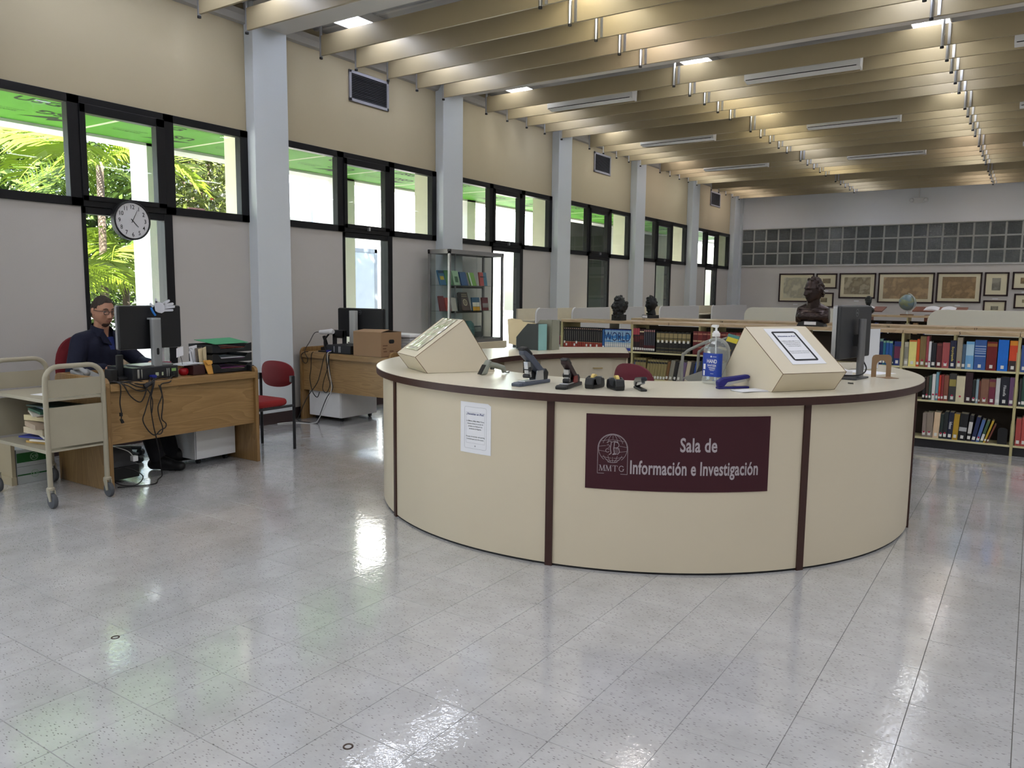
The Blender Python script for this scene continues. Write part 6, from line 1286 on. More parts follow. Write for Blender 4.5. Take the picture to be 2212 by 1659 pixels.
LOW5 = [(-.809, -.776, .327, (138, 124, 114), dict(dot=1)), (-.775, -.720, .335, (140, 126, 112), dict(dot=1)), (-.719, -.668, .344, (214, 186, 152), dict(tilt=.03)), (-.667, -.638, .329, (34, 46, 42), dict(dot=1, tilt=.03)), (-.637, -.602, .354, (34, 40, 40), dict(dot=1, tilt=.03)), (-.601, -.559, .354, (28, 32, 54), dict(title='Ideas', tcol=(226, 226, 226), tsize=.034, tilt=.04)), (-.558, -.513, .343, (176, 140, 40), dict(tilt=.04)), (-.512, -.446, .352, (24, 24, 26), dict(tilt=.05, bands=((.35, .5, (170, 170, 170)),))), (-.442, -.409, .342, (34, 34, 36), dict(tilt=.08, bands=((.3, .75, (200, 196, 190)),))), (-.405, -.372, .335, (36, 46, 84), dict(tilt=.16)), (-.368, -.340, .315, (84, 110, 160), dict(tilt=.2, dot=1)), (-.336, -.312, .310, (70, 96, 70), dict(tilt=.24, bands=((.1, .4, (214, 214, 210)),))), (-.308, -.290, .315, (196, 160, 50), dict(tilt=.28)), (-.286, -.270, .28, (110, 60, 50), dict(tilt=.32))]
row(LOW5, .10, 'bottom shelf books at right', 'on the bottom shelf under number 5')
row([(-.070, -.024, 1.0, (52, 80, 140)), (-.022, .03, .99, (90, 60, 50)), (.034, .07, 1.01, (60, 90, 80))], .762, 'top shelf right bay', 'on the top shelf of the rightmost bay')
row([(-.066, -.046, .702, (46, 44, 48)), (-.045, -.016, .722, (40, 70, 60)), (-.014, .03, .70, (150, 140, 120))], .455, 'middle shelf right bay', 'on the middle shelf of the rightmost bay')
row([(-.066, -.024, .346, (168, 72, 66)), (-.022, .02, .36, (172, 74, 68)), (.022, .06, .35, (160, 70, 66))], .10, 'bottom shelf right bay', 'on the bottom shelf of the rightmost bay')
b = MB(); b.prism([(-.20, 8.245, .10), (-.125, 8.245, .10), (-.125, 8.245, .235), (-.145, 8.245, .25), (-.18, 8.245, .25), (-.20, 8.245, .235)], (0, .004, 0)); b.box(-.20, -.125, 8.245, 8.36, .1, .103); single('metal_bookend', b, M_BLACKMATT, 'black metal bookend on the bottom shelf', 'bookend')
# books on the case with the globe
rb = random.Random(9); x = -2.70; i = 0
while x < -.6 and i < 20:
    c_ = rb.choice(((40, 32, 30), (150, 120, 84), (90, 50, 40), (30, 90, 150), (44, 60, 130), (60, 100, 70), (150, 60, 50), (180, 170, 150), (50, 40, 60))); ww = rb.uniform(.03, .085)
    book(x, x + ww, 1.0 - rb.uniform(0, .14), .762, 15.01, c_, '%s book, %s along the shelf below the globe' % (cname(c_), ORD[i]), 'books below the globe', tag=rb.random() < .4); x += ww + (.06 if rb.random() < .25 else .002); i += 1

# ================================================================ BUSTS
def head_grid(nu=112, nv=96, nose=1.0, jaw=1.0, brow=1.0, feat=1.0):
    """face towards +x, up z; about 0.25 tall, centred near the middle of the head"""
    vs = []; fs = []
    for i in range(nv + 1):
        t = -math.pi / 2 + math.pi * i / nv
        for j in range(nu):
            a = 2 * math.pi * j / nu; d = Vector((math.cos(t) * math.cos(a), math.cos(t) * math.sin(a), math.sin(t)))
            x, y, z = d.x * .098, d.y * .078, d.z * .125
            g = lambda c, s: math.exp(-((c) / s) ** 2)
            if z < 0:
                k = min(1, -z / .125); y *= 1 - .30 * k * k * jaw; x = x * (1 - .10 * k) + .014 * k * (1 if d.x > -.2 else -.6)
            if d.x < 0: x *= 1.08 - .25 * max(0, -z / .125)
            if d.x > 0:
                fx_ = d.x
                x -= .010 * fx_ * g(z - .0, .08)
                if -.052 < z < .03: pr = max(0, min(1, (.03 - z) / .065)) ** 1.2 * (1 if z > -.036 else max(0, (z + .052) / .016)); x += .030 * nose * pr * g(y, .011 + .006 * pr) * fx_
                q = fx_ * feat
                x += .007 * brow * g(z - .028, .012) * g(abs(y) - .026, .026) * q                     # brow ridge
                x -= .013 * g(z - .010, .013) * g(abs(y) - .031, .015) * q                            # eye sockets
                x += .006 * g(z - .008, .0065) * g(abs(y) - .031, .012) * q                           # eyeballs
                x -= .003 * g(z - .0075, .0022) * g(abs(y) - .031, .011) * q                          # lid line
                x += .0055 * g(z + .0585, .0055) * g(y, .022) * q + .0065 * g(z + .072, .0060) * g(y, .019) * q - .0045 * g(z + .0650, .0024) * g(y, .022) * q   # lips
                x -= .004 * g(z + .084, .006) * g(y, .02) * q
                x += .011 * g(z + .104, .016) * g(y, .022) * q                                         # chin
                x += .006 * g(z + .018, .02) * g(abs(y) - .047, .015) * q                              # cheekbones
                x -= .005 * g(z + .055, .02) * g(abs(y) - .042, .014) * q
                x -= .0035 * g(z + .036, .022) * g(abs(y) - .022 - (-.036 - z) * .25, .004) * q        # folds beside the nose
                x += .006 * nose * g(z + .040, .008) * g(abs(y) - .013, .006) * q                      # nostrils
            vs.append((x, y, z))
    for i in range(nv):
        for j in range(nu): fs.append((i * nu + j, i * nu + (j + 1) % nu, (i + 1) * nu + (j + 1) % nu, (i + 1) * nu + j))
    mb = MB(); mb.add(vs, fs); return mb
def ear(mb, s):
    mb.lathe([(.004, -.006), (.026, -.004), (.030, .002), (.024, .006), (.012, .002)], (0, 0, 0), 14, 'y', (1.25, .8)) if False else None
    mb.sph((-.004, s * .078, -.002), (.017, .008, .031), 12, 8); mb.sph((-.008, s * .086, .008), (.014, .005, .022), 12, 8)
def lumps(mb, rnd, n, cond, r0, r1, sc=(1, 1, 1)):
    k = 0
    while k < n:
        d = Vector((rnd.gauss(0, 1), rnd.gauss(0, 1), rnd.gauss(0, 1))).normalized(); p = Vector((d.x * .105 * sc[0], d.y * .082 * sc[1], d.z * .128 * sc[2]))
        if cond(p): mb.sph(p, [rnd.uniform(r0, r1) * f for f in (1, 1, rnd.uniform(.7, 1.5))], 8, 6); k += 1
rnd = random.Random(3)
# large bust: bare chest cut square, head turned to the left
bu = thing('bronze_bust', 'large dark bronze bust of a man on the nearest bookcase', 'bust', (-1.905, 8.45, 1.106), math.radians(-90))
m = MB(); h = head_grid(nose=1.05, brow=1.3, feat=1.35); ear(h, 1); ear(h, -1)
lumps(h, rnd, 130, lambda p: (p.z > .095 and p.x < .045) or (p.x < .0 and p.z > -.05 and p.z > .0) or (p.x < -.03 and p.z > -.06) or (abs(p.y) > .07 and p.x < .02 and p.z > .0), .010, .017)
h.tf(Matrix.Translation((.015, 0, .362)) @ Matrix.Rotation(math.radians(-40), 4, 'Z') @ Matrix.Rotation(math.radians(3), 4, 'Y') @ Matrix.Scale(1.03, 4)); HB = h
m.cap((-.02, 0, .15), (.0, 0, .29), .074, .062); m.sph((-.012, 0, .095), (.086, .205, .105), 28, 16)
for s in (-1, 1):
    m.cap((-.02, s * .03, .20), (-.025, s * .15, .150), .050, .046); m.sph((.040, s * .072, .098), (.046, .078, .052), 18, 12); m.cap((.045, s * .012, .168), (.02, s * .13, .178), .012, .010)
m.map(lambda p: Vector((max(-.08, min(.084, p.x)), max(-.164 + .10 * max(0, p.z - .1), min(.164 - .10 * max(0, p.z - .1), p.y)), max(.03, p.z)))); m.merge(HB)
o = part('figure', m, M_BRONZE, bu, world=False); remesh(o, .0036, 1)
b = MB(); b.prism([(.09, -.135, .0), (.09, .135, .0), (.09, .12, .035), (.09, .06, .055), (.09, -.06, .055), (.09, -.12, .035)], (-.17, 0, 0)); part('base', b, M_BLACK, bu, world=False, bev=.004)
b = MB(); b.box(.0915, .0935, -.058, .058, .016, .048); part('name_plate', b, M_PAPER, bu, world=False)
# bearded bust
bu = thing('bronze_bust', 'small rough bronze bust of a bearded man on the left of the nearest bookcase', 'bust', (-4.085, 8.41, 1.106), math.radians(-108))
m = MB(); h = head_grid(nose=1.2, brow=1.8, feat=1.5); rnd = random.Random(8)
lumps(h, rnd, 46, lambda p: abs(p.y) > .062 and p.z < .03 and p.x < .05, .022, .036, (1, 1.25, 1)); lumps(h, rnd, 22, lambda p: p.z > .07, .012, .022); lumps(h, rnd, 40, lambda p: p.z < -.075 and p.x > -.01, .016, .026, (1, .8, 1.2))
h.tf(Matrix.Translation((.0, 0, .185)) @ Matrix.Scale(.80, 4)); m.merge(h)
for q in range(30): m.sph((rnd.uniform(-.01, .06), rnd.uniform(-.05, .05), rnd.uniform(.02, .11)), rnd.uniform(.016, .026), 8, 6)
m.prism([(-.055, -.075, 0), (.055, -.07, 0), (.06, .075, 0), (-.05, .07, 0)], (0, 0, .07)); m.cap((0, 0, .03), (0, 0, .13), .062, .048)
o = part('figure', m, M_BRONZE2, bu, world=False); remesh(o, .005, 1)
# second small bust on a plinth
bu = thing('bronze_bust', 'small black bust of a man on a plinth on the second bookcase', 'bust', (-4.20, 9.60, 1.106), math.radians(-118))
m = MB(); h = head_grid(nose=1.1, brow=1.4, jaw=.7, feat=1.5); rnd = random.Random(5); ear(h, 1); ear(h, -1)
lumps(h, rnd, 40, lambda p: p.z > .06 or p.x < -.04 and p.z > -.03, .010, .018); lumps(h, rnd, 16, lambda p: p.z < -.09 and p.x > .03, .010, .016)
h.tf(Matrix.Translation((.005, 0, .185)) @ Matrix.Scale(.83, 4)); m.merge(h); m.cap((-.012, 0, .05), (-.005, 0, .12), .055, .045); m.prism([(.06, -.03, .05), (.02, -.05, .045), (.0, .05, .045), (.045, .04, .05)], (0, 0, .02))
o = part('figure', m, mat('black patina', (22, 24, 26), .4, metal=.3, var=.3, vscale=20, bump=.3, bscale=60), bu, world=False); remesh(o, .005, 2)
b = MB(); b.box(-.07, .085, -.08, .08, 0, .042); part('plinth', b, M_BLACK, bu, world=False, bev=.002)
b = MB(); b.box(.0855, .087, -.072, .03, .006, .036); part('name_plate', b, M_PAPER, bu, world=False)
# small bust of a child near the globe
bu = thing('bronze_bust', 'small dark bust of a child beside the open book near the far bookcase', 'bust', (-2.47, 15.12, 1.106), math.radians(-90))
m = MB(); h = head_grid(nose=.7, jaw=.5); rnd = random.Random(6); lumps(h, rnd, 40, lambda p: p.z > .03 and p.x < .06, .016, .026); h.tf(Matrix.Translation((0, 0, .235)) @ Matrix.Scale(.66, 4)); m.merge(h); m.cap((0, 0, .06), (0, 0, .17), .05, .035); m.sph((0, 0, .075), (.07, .11, .07)); m.prism([(-.05, -.06, 0), (.05, -.06, 0), (.05, .06, 0), (-.05, .06, 0)], (0, 0, .03))
o = part('figure', m, M_BRONZE2, bu, world=False); remesh(o, .007, 2)
# globe
gb = thing('globe', 'pale blue globe on a stand on the far low bookcase', 'globe', (-1.86, 15.25, 1.106))
def globe_mat():
    m = bpy.data.materials.new('globe map'); m.use_nodes = True; nt = m.node_tree; b = nt.nodes['Principled BSDF']; b.inputs['Roughness'].default_value = .35; tc = nt.nodes.new('ShaderNodeTexCoord'); n = nt.nodes.new('ShaderNodeTexNoise'); n.inputs['Scale'].default_value = 9; n.inputs['Detail'].default_value = 5
    cr = nt.nodes.new('ShaderNodeValToRGB'); cr.color_ramp.interpolation = 'LINEAR'; cr.color_ramp.elements[0].position = .50; cr.color_ramp.elements[1].position = .54; cr.color_ramp.elements[0].color = lin((104, 126, 136)); cr.color_ramp.elements[1].color = lin((126, 136, 108))
    nt.links.new(tc.outputs['Object'], n.inputs['Vector']); nt.links.new(n.outputs[0], cr.inputs[0]); nt.links.new(cr.outputs[0], b.inputs['Base Color']); return m
b = MB(); b.sph((-1.86, 15.25, 1.106 + .225), .14, 32, 20); part('sphere', b, globe_mat(), gb, smooth=True)
b = MB(); b.tube([(-1.86 + .155 * math.cos(a) * .8, 15.25 - .155 * math.cos(a) * .6, 1.331 + .155 * math.sin(a)) for a in [math.radians(-100 + 190 * i / 18) for i in range(19)]], .006, 6); part('meridian_arm', b, M_STEEL, gb, smooth=True)
b = MB(); b.lathe([(.02, .02), (.012, .05), (.01, .075)], (-1.86, 15.25, 1.106), 12); part('stem', b, M_STEEL, gb)
b = MB(); b.box(-1.96, -1.76, 15.17, 15.33, 1.106, 1.126); part('base', b, mat('brown wood base', (120, 90, 60), .5), gb, bev=.003)
# open atlases on slanted stands near the far wall
for (x, y, lab) in ((-2.85, 16.4, 'open atlas on a wooden stand behind the counter monitor'), (-1.55, 17.5, 'open atlas on a wooden stand before the far wall')):
    t = thing('atlas_stand', lab, 'book stand', (x, y, 0))
    b = MB(); b.box(x - .25, x + .25, y - .2, y + .2, 0, 1.08); part('cabinet', b, mat('red brown wood', (120, 72, 54), .5), t, bev=.004)
    b = MB(); b.prism([(x - .46, y - .28, 1.14), (x + .46, y - .28, 1.14), (x + .46, y + .28, 1.22), (x - .46, y + .28, 1.22)], (0, 0, .018)); part('slope', b, mat('red brown wood', (120, 72, 54), .5), t)
    for s in (-1, 1):
        b = MB(); n = 8; P_ = [(x + s * (.005 + .33 * i / n), y - .20, 1.165 + .035 * math.sin(math.pi * min(1, (i / n) * 1.2))) for i in range(n + 1)] + [(x + s * .335, y - .20, 1.162), (x + s * .005, y - .20, 1.162)]; b.prism(P_, (0, .40, .055)); part('page_block', b, M_PAPER, t)

# ================================================================ CARRELS
def wall_carrel(y0, y1, yn, label):
    """study place along the windows: grey screen with a rounded near corner, cream screen behind, white desk"""
    t = thing('study_carrel', label, 'study carrel', (-5.9, y0, 0), group='white study carrels'); r = .10; h_ = 1.20
    P_ = [(y0, .0), (y1, .0), (y1, h_)] + [(y0 + r + r * math.cos(a), h_ - r + r * math.sin(a)) for a in [math.pi / 2 + k * math.pi / 14 for k in range(8)]]
    b = MB(); b.prism([(-5.95, u, v) for u, v in P_], (-.028, 0, 0)); part('screen', b, M_CARRELG, t, bev=.004)
    b = MB(); b.tube([(-5.964, u, v) for u, v in [(y0, .3), (y0, h_ - r)] + P_[:2:-1]], .012, 6); part('edge_band', b, M_WHITE, t)
    b = MB(); b.box(-6.30, -6.275, y0, yn, .2, h_ - .01); part('back_screen', b, mat('cream carrel back', (214, 206, 184), .5), t)
    b = MB(); b.box(-6.28, -6.02, y0 + .05, yn, 1.0, 1.02); part('shelf', b, mat('cream carrel back', (214, 206, 184), .5), t)
    b = MB(); b.box(-6.27, -5.60, y0 + .05, yn, .735, .765); part('desktop', b, M_WHITE, t)
wall_carrel(9.56, 10.16, 10.60, 'nearest white study carrel beside the window wall')
wall_carrel(10.62, 11.9, 12.3, 'white study carrel behind the bearded bust')
wall_carrel(12.32, 13.3, 14.0, 'white study carrel behind the small plinth bust')
wall_carrel(14.02, 16.1, 16.9, 'white study carrel right of the small plinth bust')
wall_carrel(16.92, 19.4, 19.9, 'farthest white study carrel along the windows')
def carrel_front(x0, x1, y, label, h_=1.23, d_=.6, r=.12):
    t = thing('study_carrel', label, 'study carrel', ((x0 + x1) / 2, y, 0), group='white study carrels')
    P_ = [(x0, 0), (x1, 0), (x1, h_)] + [(x0 + r + r * math.cos(a), h_ - r + r * math.sin(a)) for a in [math.pi / 2 + k * math.pi / 14 for k in range(8)]]
    b = MB(); b.prism([(u, y, v) for u, v in P_], (0, .03, 0)); part('front_panel', b, M_CARREL, t, bev=.004)
    b = MB(); b.box((x0 + x1) / 2 - .015, (x0 + x1) / 2 + .015, y + .03, y + d_, .2, h_ - .02); part('partition', b, M_CARREL, t)
    b = MB(); b.box(x0 + .03, x1 - .03, y + .03, y + d_, .715, .74); part('desktop', b, M_WHITE, t)
carrel_front(-3.62, -2.25, 11.7, 'broad white carrel panel behind the large bust', 1.245)
carrel_front(-1.20, .45, 11.9, 'broad white carrel panel at the right in front of the globe bookcase', 1.255, r=.16)
def reading_chair(x, y, rz, lab):
    t = thing('reading_chair', lab, 'chair', (x, y, 0), rz, 'maroon reading chairs')
    office_back(t, 0, -.21, .72, .40, .24, .05, M_MAROONFAB, 0)
    b = MB(); b.prism([(u, v, .41) for u, v in rrect(-.22, .22, -.2, .22, .09, 5)], (0, 0, .06)); part('seat', b, M_MAROONFAB, t, world=False, bev=.02)
    for sx_ in (-.2, .2):
        for sy_ in (-.2, .2): b = MB(); b.tube([(sx_, sy_, 0), (sx_, sy_, .42 if sy_ > 0 else .7)], .012, 8); part('leg', b, M_STEEL, t, world=False)
reading_chair(-5.35, 9.75, math.radians(-90), 'maroon chair tucked by the nearest study carrel')

# ================================================================ FAR WALL PICTURES
M_PFRAME = mat('dark mahogany frame', (42, 20, 22), .35); M_MATB = mat('cream mat board', (242, 234, 206), .8, var=.03)
def mapmat(name, c1, c2, sc_):
    m = bpy.data.materials.new(name); m.use_nodes = True; nt = m.node_tree; b = nt.nodes['Principled BSDF']; b.inputs['Roughness'].default_value = .35; L = nt.links.new
    tc = nt.nodes.new('ShaderNodeTexCoord'); n = nt.nodes.new('ShaderNodeTexNoise'); n.inputs['Scale'].default_value = sc_; n.inputs['Detail'].default_value = 6
    cr = nt.nodes.new('ShaderNodeValToRGB'); e = cr.color_ramp.elements; e[0].position = .42; e[0].color = lin(tuple(min(255, v * 1.12) for v in c1)); e[1].position = .62; e[1].color = lin(tuple(min(255, v * 1.12) for v in c2))
    k = e.new(.52); k.color = lin(tuple(v * .9 for v in c1)); k2 = e.new(.535); k2.color = lin(c2)
    L(tc.outputs['Object'], n.inputs['Vector']); L(n.outputs[0], cr.inputs[0]); L(cr.outputs[0], b.inputs['Base Color']); return m
PIC = [(-5.598, -4.725, 1.276, 2.007, (206, 202, 182), (190, 186, 164), 'large framed plan at the left of the map wall'), (-4.677, -4.175, 1.624, 2.005, (150, 136, 108), (136, 122, 96), 'small framed map above, right of the large framed plan'), (-4.70, -4.233, 1.15, 1.523, (150, 136, 108), (130, 118, 92), 'small framed map below, partly hidden by the large bust'), (-4.124, -3.281, 1.384, 2.009, (158, 146, 122), (180, 170, 146), 'framed map with pale figure, third in the upper row'), (-3.229, -2.012, 1.285, 2.01, (170, 144, 108), (152, 128, 94), 'widest framed map behind the globe'), (-1.97, -1.051, 1.309, 2.011, (158, 130, 94), (142, 116, 82), 'framed brown map right of the globe'), (-1.008, -.531, 1.471, 2.011, (150, 146, 134), (126, 122, 112), 'small upright framed print with reflections'), (-.998, -.545, 1.024, 1.376, (160, 154, 136), (120, 116, 104), 'small framed print above the open atlas'), (-.469, .03, 1.622, 2.017, (150, 126, 90), (134, 112, 80), 'small framed map at the top right edge'), (-.409, .03, 1.20, 1.531, (160, 146, 112), (140, 126, 96), 'small framed map at the lower right edge')]
for i, (x0, x1, z0, z1, c1, c2, lab) in enumerate(PIC):
    t = thing('framed_map', lab, 'framed picture', ((x0 + x1) / 2, YF, z0), group='framed maps on the far wall'); f = .035
    b = MB(); b.box(x0, x1, YF - .03, YF - .002, z0, z0 + f); b.box(x0, x1, YF - .03, YF - .002, z1 - f, z1); b.box(x0, x0 + f, YF - .03, YF - .002, z0, z1); b.box(x1 - f, x1, YF - .03, YF - .002, z0, z1); part('frame', b, M_PFRAME, t, bev=.004)
    b = MB(); b.box(x0 + f, x1 - f, YF - .014, YF - .002, z0 + f, z1 - f); part('mat_board', b, M_MATB, t)
    q = .085 if x1 - x0 > .7 else .12; b = MB(); b.box(x0 + f + q, x1 - f - q, YF - .016, YF - .014, z0 + f + q * .8, z1 - f - q * .8); part('print', b, mapmat('map print %d' % i, c1, c2, 4 + i % 3), t)
    b = MB(); b.box(x0 + f, x1 - f, YF - .020, YF - .019, z0 + f, z1 - f); part('glazing', b, glass('picture glass', (.99, .99, .98), .6), t)
    if i not in (2, 7): b = MB(); xm = (x0 + x1) / 2; b.box(xm - .055, xm + .055, YF - .008, YF - .001, z0 - .075, z0 - .045); single('caption_plate', b, M_PAPER, 'white caption plate below the ' + lab.split(',')[0][:60].replace('the ', ''), 'label plate', 'caption plates')
el = thing('emergency_light', 'white twin head emergency light high on the far wall', 'emergency light', (-2.46, YF, 3.63))
b = MB(); b.prism([(x, YF - .06, z) for x, z in rrect(-2.60, -2.32, 3.64, 3.76, .03, 4)], (0, .058, 0)); part('body', b, M_WHITE, el, bev=.006)
for s in (-1, 1): b = MB(); b.lathe([(.03, 0), (.052, .03), (.052, .05)], (-2.46 + s * .15, YF - .10, 3.70), 14, 'y'); part('lamp_head', b, M_WHITE, el, smooth=40)
b = MB(); b.tube([(-2.46, YF - .015, 3.76), (-2.46, YF - .015, 3.98)], .012, 8); part('conduit', b, M_WHITE, el)

# ---- slanted-shelf display cart in front of the bookcase
dcx, dcy = -2.58, 7.55
ct = thing('display_truck', 'grey steel truck with a slanted shelf in front of the bookcase', 'cart', (dcx, dcy, 0))
M_GT = mat('grey truck steel', (150, 150, 142), .4)
for y in (dcy - .22, dcy + .22):
    b = MB(); b.tube(smooth_path([(dcx - .28, y, .12), (dcx - .28, y, .76), (dcx - .255, y, .84), (dcx - .17, y, .90), (dcx + .02, y, .985), (dcx + .10, y, .985), (dcx + .165, y, .93), (dcx + .18, y, .80), (dcx + .18, y, .12)], 5), .016, 8); part('end_frame', b, M_GT, ct, smooth=50)
for x in (dcx - .28, dcx + .18):
    for y in (dcy - .22, dcy + .22): b = MB(); b.lathe([(.02, -.013), (.05, -.013), (.05, .013), (.02, .013)], (x, y, .0505), 16, 'y'); b.box(x - .012, x + .012, y - .02, y + .02, .09, .125); part('caster', b, mat('grey rubber wheel', (74, 76, 80), .6), ct)
b = MB(); b.prism([(dcx - .27, dcy - .22, .60), (dcx + .17, dcy - .22, .78), (dcx + .17, dcy - .22, .62), (dcx - .20, dcy - .22, .56)], (0, .44, 0)); part('slanted_shelf', b, M_GT, ct)
b = MB(); b.box(dcx - .28, dcx + .18, dcy - .21, dcy + .21, .30, .315); part('lower_shelf', b, M_GT, ct)
bb_ = thing('large_album', 'large black album with a white tag leaning on the grey truck', 'book', (dcx - .20, dcy - .05, .64), math.radians(-8))
M_ = Matrix.Rotation(math.radians(-24), 4, 'X') @ Matrix.Rotation(math.radians(13), 4, 'Y')
b = MB(); b.box(0, .32, 0, .035, 0, .40); b.tf(M_); part('cover', b, mat('black album cloth', (20, 20, 20), .5), bb_, world=False, bev=.003)
b = MB(); b.box(.012, .06, -.001, 0, .33, .385); b.tf(M_); part('tag', b, M_PAPER, bb_, world=False)
b = MB(); b.box(.11, .25, -.001, 0, .305, .33); b.box(.10, .24, -.001, 0, .18, .20); b.box(.12, .17, -.001, 0, .10, .106); b.tf(M_); part('title', b, mat('dull gold print', (140, 122, 70), .5), bb_, world=False)
for i, (c_, lab) in enumerate((((70, 130, 130), 'teal book leaning behind the black album'), ((220, 200, 50), 'yellow book leaning behind the black album'))):
    M_ = Matrix.Translation((dcx - .06 + .02 * i, dcy - .02 + .05 * (1 - i), .66)) @ Matrix.Rotation(math.radians(-22), 4, 'X') @ Matrix.Rotation(math.radians(14), 4, 'Y'); b = MB(); b.box(0, .30, 0, .03, 0, .385 + .03 * (1 - i)); b.tf(M_); single('leaning_book', b, mat('leaning %d' % i, c_, .5), lab, 'book', bev=.002)
M_ = Matrix.Translation((dcx - .02, dcy - .19, .32)) @ Matrix.Rotation(math.radians(8), 4, 'Y'); b = MB(); b.box(0, .17, 0, .03, 0, .30); b.tf(M_); single('leaning_book', b, mat('bright blue cover', (30, 80, 170), .5), 'bright blue book on the lower shelf of the grey truck', 'book', bev=.002)
# metal rings set in the floor
for (x, y, lab) in ((-3.01, 1.636, 'small metal floor ring at the left'), (-1.677, 1.623, 'small metal floor ring near the bottom edge')):
    b = MB(); b.lathe([(.011, .0), (.0115, .0015), (.0165, .0015), (.017, 0)], (x, y, 0.0002), 20, caps=False); single('floor_ring', b, mat('dark ring metal', (70, 56, 50), .4, metal=.5), lab, 'floor ring', 'floor rings')

# ================================================================ SEATED PERSON
# chair behind the person
pcx, pcy = -6.17, 3.37
ch = task_chair((-6.26, 3.43, 0), math.radians(-68), 'red high backed office chair the person sits in', mat('deep red chair fabric', (104, 16, 26), .85, bump=.15, bscale=400), .77, .52, .43)
FZ = math.radians(20)                                   # facing: mostly +x, slightly +y
PB = thing('person', 'person in a dark navy jacket with glasses sitting at the desk', 'person', (-6.17, 3.37, 0), FZ)
# local frame: +x forward, +y to the person's left, z up; origin on the floor below the head
M_SKIN = mat('skin', (176, 130, 106), .5, var=.06, vscale=18)
M_NAVY = mat('navy jacket cloth', (17, 21, 44), .85, var=.12, vscale=10, bump=.2, bscale=120)
M_TROUS = mat('black trousers', (22, 22, 28), .85)
HZ = 1.232
HM = Matrix.Translation((.035, -.022, HZ)) @ Matrix.Rotation(math.radians(-16), 4, 'Z') @ Matrix.Rotation(math.radians(8), 4, 'Y') @ Matrix.Scale(.985, 4)
head = head_grid(112, 96, 1.0, 1.0, 1.0)
body = MB(); h = head.copy(); ear(h, 1); ear(h, -1); h.tf(HM); body.merge(h)
body.cap((-.02, -.005, 1.0), (.015, -.018, 1.15), .060, .054)
SH = {1: Vector((-.045, .185, 1.0)), -1: Vector((-.045, -.185, 1.0))}
EL = {1: Vector((.10, .30, .80)), -1: Vector((-.03, -.28, .77))}
WR = {1: Vector((.32, .14, .815)), -1: Vector((.135, -.135, .795))}
HIP = {1: Vector((-.04, .10, .52)), -1: Vector((-.04, -.10, .52))}
KN = {1: Vector((.40, .12, .50)), -1: Vector((.40, -.09, .50))}
AN = {1: Vector((.46, .16, .10)), -1: Vector((.52, -.08, .09))}
TO = {1: Vector((.60, .30, .05)), -1: Vector((.70, -.06, .045))}
def torso(mb, k):
    mb.cap((-.05, 0, .62), (-.04, 0, .90), .128 * k, .135 * k)
    for s in (-1, 1):
        mb.cap((-.05, s * .07, .60), (-.035, s * .085, .95), .105 * k, .100 * k); mb.cap((-.04, s * .05, 1.02), tuple(SH[s]), .070 * k, .066 * k); mb.cap((-.04, s * .06, .52), (-.05, s * .07, .66), .115 * k, .11 * k)
def arms(mb, k, w_=1.0):
    for s in (-1, 1):
        mb.cap(SH[s], EL[s], .060 * k, .048 * k); mb.cap(EL[s], EL[s].lerp(WR[s], w_), .048 * k, .036 * k if w_ < 1 else .026)
def legs(mb, k):
    for s in (-1, 1): mb.cap(HIP[s], KN[s], .092 * k, .066 * k); mb.cap(KN[s], AN[s], .062 * k, .044 * k)
torso(body, .9); arms(body, .82); legs(body, .85)
def hand(mb, s):
    w_ = WR[s]; f = Vector((.95, -.30 * s, -.10)).normalized(); l_ = Vector((.30 * s, .95, 0)).normalized() * (1 if s > 0 else 1)
    mb.cap(w_, w_ + f * .05, .024, .026); lat = Vector((-f.y, f.x, 0)).normalized()
    for q in range(3): mb.cap(w_ + f * .02 + lat * (-.022 + .022 * q), w_ + f * .085 + lat * (-.026 + .026 * q), .017, .014)
    for q, L_ in enumerate((.062, .074, .070, .054)):
        b0 = w_ + f * .085 + lat * (-.033 + .022 * q) * 1.0; k1 = b0 + f * L_ * .5 + Vector((0, 0, .004)); k2 = k1 + f * L_ * .38 + Vector((0, 0, -.020))
        mb.cap(b0, k1, .0098, .0090, 8); mb.cap(k1, k2, .0090, .0078, 8)
    th0 = w_ + f * .025 + lat * (-.030 * s if False else (-.028 if s > 0 else .028)); th1 = th0 + f * .035 + lat * (-.022 if s > 0 else .022); mb.cap(th0, th1, .0125, .0105, 8); mb.cap(th1, th1 + f * .03 + Vector((0, 0, -.006)), .0105, .0088, 8)
hand(body, 1); hand(body, -1)
for s in (-1, 1): body.cap(AN[s] + Vector((0, 0, -.03)), AN[s].lerp(TO[s], .7) + Vector((0, 0, -.03)), .03, .025)
o = part('body', body, M_SKIN, PB, world=False); remesh(o, .004, 1)
jk = MB(); torso(jk, 1.06); arms(jk, 1.16, .93)
for s in (-1, 1): jk.cap(SH[s] + Vector((0, 0, -.02)), EL[s], .074, .060)
o = part('jacket', jk, M_NAVY, PB, world=False); remesh(o, .009, 5)
